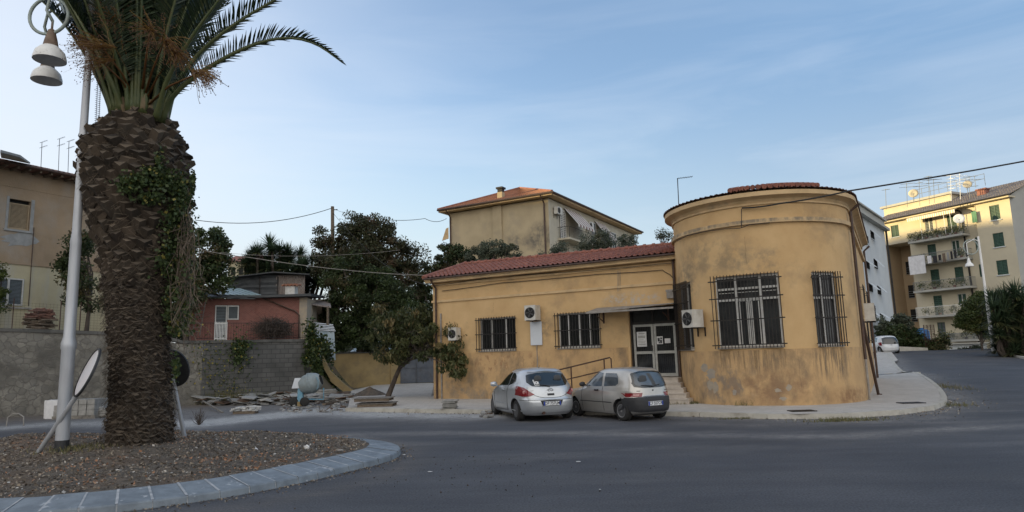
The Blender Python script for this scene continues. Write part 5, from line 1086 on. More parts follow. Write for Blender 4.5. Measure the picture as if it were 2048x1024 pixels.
creeper('thin dark vines spread over the rubble part of the wall', [(420, 715, 40, 50), (450, 760, 50, 30), (470, 780, 40, 12)], 420, .06, third=.4)
creeper('dense ivy falling over the right end of the retaining wall', [(622, 668, 12, 26), (620, 706, 10, 24), (634, 735, 9, 30), (612, 718, 8, 14), (640, 690, 16, 20)], 2400, .09)

BKF = Frame(at(640, 760, 38.5), at(700, 760, 39.5)-at(640, 760, 38.5), (0, -1))
creeper('leafy creeper over the earth bank beside the sloping stair parapet', [(655, 705, 12, 24), (640, 745, 16, 26), (660, 765, 22, 14)], 1900, .09, frame=BKF)

# ---------------------------------------------------------------- left house
HP = np.array([-23.74, 31.0]); HF = Frame(HP, (.49, .87), (.87, -.49))
house = thing('old_house', 'old two-storey house with brown upper wall, cream lower wall and low tiled roof', 'house', HF.p(0, 3.0))
pm('brown_render', (.36, .265, .175), (.29, .215, .14), scale=.9, rough=.95, bump=.4, bscale=14, c=(.33, .30, .26), cscale=.6, camt=.7, clo=.45, chi=.65, cstretch=(1, 1, .6))
pm('cream_render', (.50, .45, .30), (.42, .37, .25), scale=.8, rough=.95, bump=.3, bscale=14, c=(.40, .41, .42), cscale=.5, camt=.6, clo=.5, chi=.65, cstretch=(1.6, 1.6, .25))
HW = [(-.05, .86, 8.58, 10.02), (-4.6, -3.6, 8.58, 10.02)]; HL = [(-.5, .84, 4.95, 6.22)]
HE = 5.4
mb = MB(); wall_open(mb, HF, [-9, -4, 0, 3, HE], [6.95, 9, 11.45], HW, depth=.2)
for F, L_ in ((Frame(HF.p(HE, 0)[:2], -HF.n, HF.t), 9),): mb.quad(F.p(0, 6.95), F.p(L_, 6.95), F.p(L_, 11.45), F.p(0, 11.45))
mb.build('upper_wall', 'brown_render', house)
mb = MB(); wall_open(mb, HF, [-9, -4, 0, 3, HE], [2.9, 5, 6.94], HL, depth=.2); F = Frame(HF.p(HE, 0)[:2], -HF.n, HF.t); mb.quad(F.p(0, 2.9), F.p(9, 2.9), F.p(9, 6.94), F.p(0, 6.94)); mb.build('lower_wall', 'cream_render', house)
mb = MB(); mb.fbox(HF, -9, HE+.03, 6.9, 6.99, -.1, .05); mb.fbox(HF, -9, HE+.03, 10.58, 10.62, -.05, .02); mb.build('string_course', 'brown_render', house)
mb = MB(); rows = []
ez = 11.62; ev = .85
tiles(mb, HF.p(-9, ez-.08, ev), HF.p(HE+.6, ez-.08, ev), HF.p(HE-2.5, ez+1.35, -4.2), HF.p(-9, ez+1.35, -4.2), 60, 14, amp=.03); mb.quad(HF.p(-9, ez-.15, ev-.03), HF.p(HE+.55, ez-.15, ev-.03), HF.p(HE+.55, 11.45, 0), HF.p(-9, 11.45, 0)); rf = mb.build('roof', 'terracotta_dark', house)
mb = MB(); tiles(mb, HF.p(HE+.6, ez-.08, ev), HF.p(HE+.6, ez-.08, -9), HF.p(HE-2.5, ez+1.35, -4.2), HF.p(HE-2.5, ez+1.35, -4.2), 30, 14); mb.build('roof_hip', 'terracotta_dark', house)
mb = MB()
for i in range(30): u = -8.8+i*.48; mb.fbox(HF, u, u+.09, ez-.28, ez-.155, .02, ev-.08)
mb.build('rafters', 'wood_old', rf)
mb = MB(); mb.tube([HF.p(-9, ez-.12, ev+.05), HF.p(HE+.6, ez-.12, ev+.05)], .06, 8); mb.build('gutter', 'pipe_brown', house)
def onroof(px, py): # a point on the front roof plane
    a = np.array(HF.p(-9, ez, ev)); b = np.array(HF.p(4, ez, ev)); c = np.array(HF.p(-9, ez+1.35, -4.2)); n = np.cross(b-a, c-a); d = ray(px, py); return EYEP+d*((a-EYEP)@n/(d@n))
mb = MB(); sk = [onroof(*p) for p in [(2, 318), (60, 330), (40, 318), (0, 308)]]; mb.prism([s+np.array([0, 0, .06]) for s in sk], (0, 0, .08)); mb.build('roof_window', 'concrete', rf)
def shut(F, u0, u1, z0, z1, par, mat, fmat, n=12, o=-.06, split=True, name='window', lab=None):
    mb = MB(); mb.fbox(F, u0, u1, z0, z1, o-.06, o-.03); mb.fbox(F, u0-.1, u1+.1, z0-.1, z1+.3, min(o-.12, -.24), min(o-.1, -.22)); w_ = mb.build(name, 'interior_dark', par)
    if lab: w_['label'] = lab
    mb = MB(); dz = (z1-z0)/n
    for i in range(n):
        zz = z0+dz*(i+.5); mb.hexa([F.p(u0, zz-dz*.42, o+.02), F.p(u1, zz-dz*.42, o+.02), F.p(u1, zz-dz*.36, o-.02), F.p(u0, zz-dz*.36, o-.02), F.p(u0, zz+dz*.3, o+.0), F.p(u1, zz+dz*.3, o+.0), F.p(u1, zz+dz*.36, o-.02), F.p(u0, zz+dz*.36, o-.02)])
    mb.build('shutter', mat, w_); mb = MB(); fw = .06
    bars = [(u0, u0+fw), (u1-fw, u1)]+([((u0+u1)/2-fw*.7, (u0+u1)/2+fw*.7)] if split else [])
    for a, b in bars: mb.fbox(F, a, b, z0, z1, o-.02, o+.045)
    for c, d in ((z0, z0+fw), (z1-fw, z1)): mb.fbox(F, u0, u1, c, d, o-.018, o+.043)
    mb.build('frame', fmat, w_); return w_
pm('blind_tan', (.34, .26, .16), (.28, .21, .13), scale=3, rough=.7); pm('shutter_grey', (.12, .14, .15), None, rough=.7); pm('grey_cement', (.33, .33, .32), (.26, .26, .25), scale=4, rough=.95)
for W in HW:
    w_ = shut(HF, W[0]+.02, W[1]-.02, W[2], W[3]-.18, house, 'blind_tan', 'blind_tan', 22, o=-.08, split=False, lab='window with a lowered tan roller blind')
    mb = MB(); mb.fbox(HF, W[0]-.12, W[0]-.01, W[2]-.12, W[3]+.1, -.05, .025); mb.fbox(HF, W[1]+.01, W[1]+.16, W[2]-.12, W[3]+.1, -.05, .025); mb.fbox(HF, W[0]-.16, W[1]+.16, W[2]-.12, W[2]-.02, -.05, .07); mb.build('sill', 'grey_cement', w_)
w_ = shut(HF, -.46, .80, 4.95, 6.22, house, 'shutter_grey', 'white_frame', 20, o=.03, lab='window with grey louvred shutters in a white frame'); mb = MB(); mb.fbox(HF, -.8, 1.2, 4.80, 4.88, 0, .09); mb.build('sill', 'concrete', w_)
mb = MB(); u, z = HF.hit(68, 455, .05); u2, z2 = HF.hit(57, 612, .05); mb.tube([HF.p(u, z, .05), HF.p(u2, z2, .05)], .018, 6); mb.build('conduit', 'pipe_brown', house)
mb = MB(); P = [HF.p(*HF.hit(x, y, .012), .012) for x, y in blob(44, 478, 42, 16, 20)]; c = np.mean(np.array(P), 0)
for a, b in zip(P, P[1:]+P[:1]): mb.poly([tuple(c), a, b])
mb.build('render_patch', 'grey_cement', house)
for (px, py, top, Y, bars, lab) in ((83, 318, 285, 33.5, 3, 'left small aerial on the old house roof'), (118, 324, 278, 34, 4, 'middle aerial with crossbars on the old house roof'), (137, 330, 283, 34.2, 5, 'right aerial near the lamp post on the old house roof')):
    q0 = at(px, py+8, Y); q1 = at(px+1, top, Y); a_ = thing('tv_antenna', lab, 'antenna', q0, 'aerials on the old house'); mb = MB(); mb.tube([q0-[0, 0, .6], q1], .014, 5); mb.build('mast', 'iron', a_)
    mb = MB()
    for j in range(2):
        c = q1*(1-.25*j)+q0*.25*j; e = c+np.array([.35, -.1, .08]); mb.tube([c-np.array([.12, 0, .02]), e], .010, 4)
        for i in range(bars): f = i/bars; cc_ = c*(1-f)+e*f; mb.tube([cc_-[.0, .12, .03], cc_+[.0, .12, .03]], .005, 3)
    mb.build('aerial', 'iron', a_)
# wire fence, wood pile
fn = thing('wire_fence', 'thin wire mesh fence with iron posts on top of the retaining wall', 'fence', RW.p(2, 3.6, -.3)); mb = MB(); z0f = lambda u: wz(u)+.14
us = np.arange(-3, 4.4, .13)
for u in us: mb.tube([RW.p(u, z0f(u), -.3), RW.p(u, z0f(u)+1.15, -.3)], .0028, 3, cap=False)
for k in range(10): mb.tube([RW.p(-3, z0f(-3)+.12*k+.05, -.3), RW.p(0, z0f(0)+.12*k+.05, -.3), RW.p(4.3, z0f(4.3)+.12*k+.05, -.3)], .0028, 3, cap=False)
mb.build('mesh', 'iron', fn)
for px in (25, 120, 160):
    u, z = RW.hit(px, 640, -.3); mb = MB(); mb.tube([RW.p(u, z0f(u)-.05, -.3), RW.p(u, z0f(u)+1.3, -.3)], .02, 6); mb.build('post', 'rusty_iron', fn)
wd = thing('wood_pile', 'stack of brown logs and bark piled on the wall in front of the old house', 'wood pile', RW.p(1, 3.6, -.8)); 
ua, _ = RW.hit(56, 650, -.8); ub, _ = RW.hit(104, 650, -.8); _, zt_ = RW.hit(80, 618, -.8)
mb = MB(); mc = MB()
for i in range(120):
    z = wz(1)+.15+rnd.random()*(zt_-wz(1)-.15); wide = 1.0 if z < zt_-.35 else max(.3, (zt_+.15-z)/.45); u = (ua+ub)/2+(rnd.random()-.5)*(ub-ua)*.85*wide; (mc if z > zt_-.4 else mb).tube([RW.p(u-rnd.uniform(.15, .35), z+rnd.uniform(-.05, .05), -.8+rnd.uniform(-.3, .3)), RW.p(u+rnd.uniform(.15, .35), z+rnd.uniform(-.05, .05), -.8+rnd.uniform(-.3, .3))], rnd.uniform(.02, .05), 6)
mb.build('logs', 'wood_old', wd); mc.build('bark_slabs', 'terracotta_dark', wd)
# small trees around the left house
b = at(172, 664, 31); b[2] = 3.2
tree('small_tree', 'slender dark tree on the terrace behind the lamp post', b, 1.9, .11, [E(142, 520, 31, 26, 50), E(150, 570, 31, 28, 40), E(185, 590, 31, 28, 45), E(170, 490, 31, 20, 30)], 'leaf_dark', 60, 5200, .28, .10, lean=(.1, 0))
b = at(-25, 664, 31.5); b[2] = 3.2
tree('small_tree', 'sparse shrub tree cut by the left edge in front of the louvred window', b, 1.4, .06, [E(-6, 570, 30.0, 24, 42), E(-20, 610, 30.0, 30, 40)], 'leaf_bright', 26, 1100, .2, .09)
b = at(372, 676, 36); b[2] = 3.0
tree('leafy_tree', 'dark tree with a ragged crown right behind the palm trunk', b, 3.0, .16, [E(410, 500, 36, 42, 55), E(388, 560, 36, 40, 50), E(432, 545, 36, 30, 45), E(380, 600, 35, 26, 40)], 'leaf_dark', 110, 11000, .34, .12)

# ---------------------------------------------------------------- brick cottage on the terrace
brickmat('red_brick', (.25, .095, .075), (.19, .07, .055), (.22, .16, .14), 4.0, bw=.5, rh=.26, msize=.02, uv='wall', dirt=(.17, .08, .065), zrot=0)
pm('rust_sheet', (.20, .16, .14), (.28, .25, .23), scale=3, rough=.7, bump=.2); pm('green_glass', (.22, .30, .28), (.30, .38, .36), scale=2, rough=.3); pm('black_tarp', (.035, .04, .045), (.06, .066, .07), scale=3, rough=.6, bump=.6, bscale=6)
pm('blue_white', (.42, .50, .55), (.32, .40, .46), scale=3, rough=.5, c=(.10, .22, .30), cscale=3, camt=.6)
cK = at(508, 678, 38.0); cR = at(613, 678, 38.3); cL = at(372, 678, 36.4)
cot = thing('brick_cottage', 'low red brick cottage with white shuttered door on the terrace', 'cottage', (cK[0], cK[1], 3.0))
CR = Frame(cK, cR-cK, (0, -1)); CL = Frame(cL, cK-cL, (.3, -1)); LR = float(np.hypot(*(cR-cK)[:2])); LL = float(np.hypot(*(cK-cL)[:2]))
def ch(F, x, y, o=0): return F.hit(x, y, o)
zR0 = ch(CR, 508, 590)[1]; zR1 = ch(CR, 655, 592)[1]; zL0 = ch(CL, 400, 600)[1]
dwa = ch(CL, 430, 610); dwb = ch(CL, 478, 640); dd = ch(CL, 453, 676)
mb = MB(); wall_open(mb, CL, [0, LL/2, LL], [2.9, 4.2, 5.55], [(dwa[0], dd[0], 2.95, dwa[1]), (dd[0], dwb[0], dwb[1], dwa[1])], depth=.15); mb.quad(CR.p(0, 2.9), CR.p(LR-.4, 2.9), CR.p(LR-.4, 5.6), CR.p(0, 5.6)); mb.build('wall', 'red_brick', cot)
mb = MB(); mb.fbox(CR, LR-.42, LR+.0, 2.9, 5.6, -3, .03); mb.build('side_wall', 'cement_patch', cot)
shut(CL, dwa[0]+.02, dd[0]-.01, 2.98, dwa[1]-.02, cot, 'shutter_grey', 'white_frame', 26, o=-.05, split=False, name='door'); shut(CL, dd[0]+.01, dwb[0]-.02, dwb[1]+.02, dwa[1]-.02, cot, 'shutter_grey', 'white_frame', 14, o=-.05, split=False)
mb = MB(); mb.prism([CR.p(-.3, 5.58, .55), CR.p(LR+.3, 5.62, .55), CR.p(LR+.3, 5.9, -4), CR.p(-.3, 5.9, -4)], (0, 0, .14)); mb.build('roof', 'black_tarp', cot)
mb = MB(); mb.prism([CL.p(.2, 5.5, .6), CL.p(LL+.1, 5.62, .6), CL.p(LL, 6.25, -2.4), CL.p(.6, 6.3, -2.4)], (0, 0, .08)); mb.build('lean_to_roof', 'black_tarp', cot)
mb = MB(); 
for i in range(7):
    a, b = .9+i*.33, .9+i*.33+.27
    mb.prism([CL.p(a+.6, 5.72, .5), CL.p(b+.6, 5.72, .5), CL.p(b-.3, 6.36, -2.2), CL.p(a-.3, 6.36, -2.2)], (0, 0, .03))
mb.build('roof_panels', 'green_glass', cot)
mb = MB(); mb.tube([CR.p(*ch(CR, 515, 592, .1), .1), CR.p(*ch(CR, 590, 622, .1), .1), CR.p(*ch(CR, 598, 630, .1), .1), CR.p(*ch(CR, 598, 676, .1), .1)], .045, 6); mb.build('downpipe', 'pipe_brown', cot)
rlg = thing('iron_railing', 'dark iron railing along the wall top before the brick cottage', 'railing', RW.p(9, 3.1, -.15)); ul, _ = RW.hit(393, 676, -.15); ur, _ = RW.hit(612, 680, -.15); mb = MB()
for u in np.arange(ul, ur, .125): mb.tube([RW.p(u, wz(u)+.1, -.15), RW.p(u, wz(u)+.98, -.15)], .007, 4, cap=False)
for dz in (.2, .96): mb.tube([RW.p(ul, wz(ul)+.14+dz-.1, -.15), RW.p(ur, wz(ur)+.14+dz-.1, -.15)], .012, 5)
mb.build('bars', 'iron', rlg); ug0, _ = RW.hit(429, 676, -.12); ug1, _ = RW.hit(453, 676, -.12); mb = MB()
for u in np.linspace(ug0, ug1, 9): mb.fbox(RW, u-.018, u+.018, wz(u)+.14, wz(u)+1.05, -.13, -.10)
for dz in (.2, .95): mb.fbox(RW, ug0, ug1, wz(ug0)+dz, wz(ug0)+dz+.05, -.14, -.09)
mb.build('white_gate', 'white_frame', rlg)
def brush(label, px, py, Y, w, h, n, name='brushwood', z=None):
    c = at(px, py, Y); mb = MB()
    for i in range(n):
        d = sphere_pts(1)[0]; q = c+d*np.array([w, .5, h])*rnd.uniform(.2, 1); e = rng.normal(size=3)*[.35, .3, .22]; mb.tube([q-e, q+rng.normal(size=3)*.06, q+e], [.012, .012, .004], 4, cap=False)
    return tag(mb.build(name, 'bark', None, loc=c), label, 'brushwood')
brush('dark heap of dry branches in front of the brick cottage', 545, 657, 37.0, 1.0, .55, 600)
# ladder leaning by the left corner
la = thing('ladder', 'old wooden ladder standing by the left end of the brick cottage', 'ladder', at(392, 672, 36.0)); p0, p1 = at(384, 672, 35.8), at(396, 604, 36.0); dx = np.array([.38, .05, 0]); mb = MB(); mb.tube([p0, p1], .025, 5); mb.tube([p0+dx, p1+dx], .025, 5); mb.build('rails', 'wood_grey', la); mb = MB()
for i in range(1, 8): q = p0*(1-i/8)+p1*i/8; mb.tube([q, q+dx], .02, 5)
mb.build('rungs', 'wood_grey', la)
# tarpaulin shack above, chimney, shed
sh = thing('tarp_shack', 'makeshift shack clad in black corrugated sheet above the cottage roof', 'shack', at(540, 583, 41)); Fk = Frame(at(455, 580, 41.5), at(672, 580, 43)-at(455, 580, 41.5), (0, -1)); u1, z1 = Fk.hit(610, 560); _, z0 = Fk.hit(560, 590); rows = []
for j in range(12): rows.append([Fk.p(u1*i/140, z0-.4+(z1-z0+.7)*j/11-(.35*max(0, 1-i/30)), .03*sin(j*2.4+.4*sin(i*.1))+.05*float(vnoise(i*.1, j*.5, 1, 3))) for i in range(90)])
mb = MB(); mb.grid(rows); mb.build('cladding', 'black_tarp', sh)
rows = []
for j in range(4): rows.append([Fk.p(u1*i/140, z0-.4+(z1-z0+.7)*j/3, .03*sin(i*1.6)) for i in range(86, 141)])
mb = MB(); mb.grid(rows); mb.build('sheet_wall', 'rust_sheet', sh)
mb = MB(); mb.prism([Fk.p(-.2, z1+.05, .5), Fk.p(u1*.6, z1+.42, .5), Fk.p(u1+.3, z1+.28, .5), Fk.p(u1+.3, z1+.35, -4), Fk.p(-.2, z1+.25, -4)], (0, 0, .06)); mb.build('roof', 'black_tarp', sh)
for px in (520, 556): u, _ = Fk.hit(px, 570); mb = MB(); mb.fbox(Fk, u-.04, u+.04, z0-.3, z1+.2, .06, .12); mb.build('batten', 'iron', sh)
chm = thing('chimney', 'white plastered chimney with terracotta tiles on the cottage roof', 'chimney', at(583, 585, 39.5)); c = at(583, 590, 39.5); mb = MB(); mb.box(c[0]-.28, c[0]+.28, c[1]-.3, c[1]+.3, c[2]-.3, c[2]+.48); mb.build('stack', 'white_frame', chm); mb = MB()
for i in range(9): mb.tube([(c[0]-.42+i*.105, c[1]-.4, c[2]+.54+.05*(i % 2)), (c[0]-.42+i*.105, c[1]+.4, c[2]+.64)], .06, 7)
mb.build('cap_tiles', 'terracotta_bright', chm)
sd_ = thing('open_shed', 'open shed with a grey sheet roof right of the brick cottage', 'shed', at(640, 690, 40)); p = lambda x, y, Y: at(x, y, Y); mb = MB(); mb.prism([p(612, 608, 39.5), p(662, 616, 40), p(660, 606, 43), p(614, 600, 43)], (0, 0, .08)); mb.build('roof', 'rust_sheet', sd_)
for px, Y in ((622, 40), (656, 40), (646, 43)): q = p(px, 612, Y); mb = MB(); mb.box(q[0]-.06, q[0]+.06, q[1]-.06, q[1]+.06, 3.0, q[2]); mb.build('post', 'wood_old', sd_)
q = p(612, 640, 44); mb = MB(); mb.box(q[0], q[0]+2.2, q[1], q[1]+.1, 3, 6); mb.build('back_wall', 'wood_old', sd_)
bx = thing('water_tank', 'pale blue and white sheet-covered box below the shed among the ivy', 'tank', at(650, 697, 39)); F = Frame(at(628, 690, 39), at(678, 690, 39.6)-at(628, 690, 39), (0, -1)); u0, z0 = F.hit(634, 700); u1, z1 = F.hit(672, 660); mb = MB(); mb.hexa([F.p(u0, z0-.6, 0), F.p(u1, z0-.6, 0), F.p(u1, z0-.6, -1), F.p(u0, z0-.6, -1), F.p(u0-.1, z1, 0), F.p(u1-.1, z1-.1, 0), F.p(u1-.1, z1-.1, -1), F.p(u0-.1, z1, -1)]); mb.build('body', 'blue_white', bx)
mb = MB()
for i in range(5): mb.hexa([F.p(u0-.1, z1+.01+.11*i, .1-.2*i), F.p(u1-.05, z1-.08+.10*i, .1-.2*i), F.p(u1-.05, z1-.08+.10*i, -.1-.2*i), F.p(u0-.1, z1+.01+.11*i, -.1-.2*i), F.p(u0-.1, z1+.06+.11*i, .1-.2*i), F.p(u1-.05, z1-.03+.10*i, .1-.2*i), F.p(u1-.05, z1-.03+.10*i, -.1-.2*i), F.p(u0-.1, z1+.06+.11*i, -.1-.2*i)])
mb.build('lid_slats', 'sign_white', bx)
# ---------------------------------------------------------------- ochre garden wall, gate, stair wall
OW = Frame(at(645, 775, 41.5), at(800, 772, 43.4)-at(645, 775, 41.5), (0, -1)); pm('ochre_old', (.36, .27, .13), (.27, .20, .10), scale=1.2, rough=.95, bump=.4, c=(.16, .13, .09), cscale=.9, camt=.7, clo=.48, chi=.7)
gw = thing('garden_wall', 'low weathered ochre garden wall left of the metal gate', 'wall', OW.p(2, .2)); u1, zt_ = OW.hit(800, 707); zt_ = OW.hit(700, 707)[1]; ul_ = OW.hit(645, 700)[0]
mb = MB(); mb.fbox(OW, ul_, u1, -.2, zt_, -.3, 0); mb.build('wall', 'ochre_old', gw); mb = MB(); mb.fbox(OW, ul_-.05, u1+.02, zt_, zt_+.07, -.34, .05); mb.build('coping', 'concrete_dark', gw)
mb = MB(); mb.fbox(OW, u1-.6, u1, -.2, zt_+.02, .005, .08); mb.build('pier', 'ochre_old', gw)
gt = thing('metal_gate', 'grey blue double-leaf sheet metal gate between garden wall and ochre building', 'gate', OW.p(u1+1, .3)); ug = OW.hit(872, 740)[0]; gz = OW.hit(830, 712)[1]; pm('gate_paint', (.10, .115, .14), (.14, .155, .18), scale=2, rough=.6, c=(.08, .06, .05), cscale=3, camt=.5)
mid = OW.hit(834, 740)[0]
for a, b in ((u1+.03, mid-.015), (mid+.015, ug)):
    mb = MB(); mb.fbox(OW, a, b, .42, gz, -.12, -.09); lf = mb.build('leaf', 'gate_paint', gt); mb = MB()
    for c, d, e, f in ((a, a+.05, .42, gz), (b-.05, b, .42, gz), (a, b, .42, .47), (a, b, gz-.05, gz), (a, b, 1.35, 1.40)): mb.fbox(OW, c, d, e, f, -.09, -.06)
    mb.build('frame', 'gate_paint', lf)
sw = thing('stair_wall', 'sloping ochre parapet of the stairs coming down from the terrace', 'wall', at(680, 780, 39)); SP = [at(645, 712, 38.2), at(660, 742, 38.4), at(690, 770, 38.6), at(716, 789, 38.8)]; mb = MB()
for a, b in zip(SP[:-1], SP[1:]): mb.hexa([(a[0], a[1], a[2]-.55), (b[0], b[1], b[2]-.45), (b[0], b[1]+.25, b[2]-.45), (a[0], a[1]+.25, a[2]-.55), tuple(a), tuple(b), (b[0], b[1]+.25, b[2]), (a[0], a[1]+.25, a[2])])
q = SP[-1]; mb.box(q[0]-.12, q[0]+.2, q[1]-.05, q[1]+.3, -.1, q[2]+.03); mb.build('parapet', 'ochre_old', sw)
mb = MB(); mb.grid([[(x, y, 2.7*max(0, min(1, (-10.1-x)/1.8))**1.2*min(1, max(0, (y-36.8)/1.6))+float(hgt(x, y))-.02+.12*float(vnoise(x, y, .5, 2))) for x in np.linspace(-13.2, -7.5, 26)] for y in np.linspace(36.6, 45, 26)]); struct(mb, 'earth_bank', 'earth', smooth=True)
mb = MB(); q0, q1 = at(700, 706, 44), at(790, 700, 45); mb.prism([tuple(q0), tuple(q1), tuple(at(790, 684, 49)), tuple(at(722, 686, 49))], (0, 0, .08)); tag(mb.build('lean_to_roof', 'green_glass', None, loc=q0), 'dark corrugated lean-to roof behind the ochre garden wall', 'roof')
# sand heap and planks by the gate
mb = MB(); c = ong(735, 797); R = [[(c[0]+r*cos(t)*1.1, c[1]+.5+r*sin(t)*.8, float(hgt(c[0], c[1]))+.02+.5*max(0, 1-r/1.1)**1.2+.05*rnd.random()) for t in np.linspace(0, 2*pi, 40)] for r in np.linspace(0, 1.15, 14)]; mb.grid(R); tag(mb.build('soil_heap', 'island_soil', None, loc=c, smooth=True), 'heap of dark soil against the foot of the ochre garden wall', 'soil heap')
# ---------------------------------------------------------------- big trees in the middle
b = at(400, 640, 44); b[2] = 2.9
tree('hedge_tree', 'broad dark bushy tree closing the gap behind the ladder and the palm creepers', b, 1.2, .12, [E(372, 655, 44, 46, 30), E(430, 610, 46, 50, 26), E(335, 645, 45, 40, 34), E(300, 640, 46, 40, 34), E(395, 600, 46, 40, 30)], 'leaf_dark', 120, 9000, .45, .16)
b = at(735, 690, 46); b[2] = 2.6
tree('large_tree', 'largest dark tree with a bronze-brown crown beside the utility pole', b, 4.5, .3, [E(690, 475, 46, 60, 45), E(735, 470, 46, 60, 38), E(775, 510, 46, 58, 42), E(660, 520, 45, 40, 50), E(720, 540, 45, 80, 60), E(820, 530, 46, 36, 40), E(800, 580, 46, 50, 60)], 'leaf_reddish', 260, 30000, .42, .13, limbs=30, third=.16)
b = at(720, 700, 43); b[2] = 2.4
tree('evergreen_tree', 'dense dark green tree below the bronze-crowned one, behind the garden wall', b, 2.0, .22, [E(700, 560, 43, 50, 55), E(755, 590, 43, 62, 60), E(690, 630, 43, 45, 55), E(740, 660, 43, 62, 45), E(800, 640, 43, 46, 60), E(675, 680, 42.5, 30, 30)], 'leaf_dark', 260, 30000, .38, .12, limbs=12, third=.04)
b = at(845, 680, 48); b[2] = 3
tree('evergreen_tree', 'narrow tree squeezed between the bronze-crowned tree and the ochre building', b, 2.5, .15, [E(850, 600, 48, 22, 45), E(842, 560, 48, 22, 50), E(855, 640, 46, 18, 40)], 'leaf_dark', 60, 5000, .3, .12)
# street tree in front of the gate, leaning trunk
b = ong(776, 797); b = ong(775, 800)
t_ = tree('street_tree', 'small street tree with drooping brownish leaves in front of the gate', b, 2.1, .13, [E(770, 660, 31.5, 40, 36), E(820, 640, 31.5, 50, 30), E(870, 660, 31, 45, 34), E(905, 690, 30, 30, 42), E(785, 700, 31.5, 36, 30), E(845, 690, 31, 50, 30), E(915, 715, 29.5, 24, 34), E(885, 680, 30, 34, 40), E(922, 728, 29.3, 17, 26), E(895, 725, 29.5, 14, 22), E(760, 630, 32, 22, 18)], 'leaf_street', 170, 6800, .19, .155, aspect=.30, droop=1.6, limbs=26, third=.12, lean=(.85, .1))
# trees between the terrace and the house behind
b = at(905, 560, 47); b[2] = 5
tree('evergreen_tree', 'dark round tree at the left corner of the tan house behind', b, 1.5, .15, [E(895, 515, 47, 26, 28), E(918, 520, 47, 30, 26), E(880, 535, 47, 18, 16)], 'leaf_dark', 70, 6500, .3, .11)
b = at(985, 560, 46); b[2] = 5
tree('olive_tree', 'grey-green olive tree right of the dark round tree before the tan house', b, 1.5, .14, [E(985, 500, 46, 26, 22), E(960, 515, 46, 28, 18), E(1022, 505, 46, 20, 16)], 'leaf_olive', 70, 6500, .26, .09)
for (px, py, Y, w, h, n, lab) in ((1120, 500, 45, 20, 22, 1800, 'thin olive tree below the balcony of the tan house'), (1195, 485, 46, 38, 24, 4200, 'widest olive tree under the striped awnings of the tan house'), (1255, 480, 47, 18, 16, 1200, 'small olive tree at the far end of the tan house'), (1085, 515, 45, 8, 18, 350, 'wispy sapling by the downpipe of the tan house'), (1330, 470, 44, 14, 12, 500, 'lone olive tree above the roof ridge next to the tower')):
    b = at(px, py+60, Y); b[2] = min(5.2, b[2]); tree('olive_tree', lab, b, 1.6, .08, [E(px, py, Y, w, h), E(px-w*.3, py+h*.5, Y, w*.8, h*.7)], 'leaf_olive', max(10, n//55), n, .26, .08, group='olive trees before the tan house')
# yucca clumps
def yucca(name, label, heads, ln, nb, base, stem=True, mat='leaf_yucca', th=.1, group=None):
    t = thing(name, label, 'yucca', base, group); Q = []; T = []; mt = MB()
    for (c, s) in heads:
        c = np.array(c, float); n = nb; d = sphere_pts(n); d[:, 2] = np.abs(d[:, 2])*1.1-.35; d /= np.linalg.norm(d, axis=1)[:, None]; L = ln*s*rng.uniform(.75, 1.1, n)
        side = np.cross(d, np.array([0, 0, 1.])); side /= np.linalg.norm(side, axis=1)[:, None]+1e-9; w = (.036*s*rng.uniform(.7, 1.2, n))[:, None]
        m_ = c+d*(L*.5)[:, None]; e = c+d*L[:, None]-np.array([0, 0, 1.])*(.12*L*np.hypot(d[:, 0], d[:, 1]))[:, None]
        Q.append(np.stack([c-side*w*.7, m_-side*w, m_+side*w, c+side*w*.7], 1)); Q.append(np.stack([m_-side*w, e-side*.002, e+side*.002, m_+side*w], 1))
        tt_ = np.zeros((n, 3)); tt_[:, 0] = rng.random(n); low = d[:, 2] < -.15; tt_[:, 1] = np.where(low, rng.uniform(.2, .9, n), 0); T += [tt_, tt_]
        if stem: b_ = np.array([c[0]*.6+base[0]*.4, c[1]*.6+base[1]*.4, base[2]]); mt.tube([b_, (b_+c)/2+rng.normal(size=3)*.1, c], [.14, .11, .08], 6)
    mb = MB(); mb.quads_np(np.concatenate(Q), np.concatenate(T)); mb.build('leaves', mat, t)
    if stem: mt.build('stems', 'bark', t)
    return t
def heads(spots, Y, dz=0): return [(at(x, y, Y+rnd.uniform(-.8, .8)), s*rnd.uniform(.85, 1.15)) for x, y, s in spots]
b = at(540, 580, 46); b[2] = 3.2
sp_ = [(540, 492, 1), (515, 505, 1), (560, 500, 1), (500, 525, 1), (530, 525, 1), (580, 520, 1), (600, 510, .9), (610, 530, 1), (515, 545, 1), (550, 545, 1), (585, 548, 1), (620, 550, 1), (545, 515, 1.1), (565, 525, 1), (498, 545, .9), (625, 520, .8), (600, 560, 1), (530, 560, 1), (505, 510, .8), (575, 505, .9), (635, 545, .9), (650, 560, .9)]
sp_ = sp_+[(x+rnd.uniform(-18, 18), y+rnd.uniform(8, 30), 1) for x, y, s_ in sp_]
yucca('yucca_clump', 'wide dark yucca clump above the tarpaulin shack', heads(sp_, 46), 1.0, 190, b)
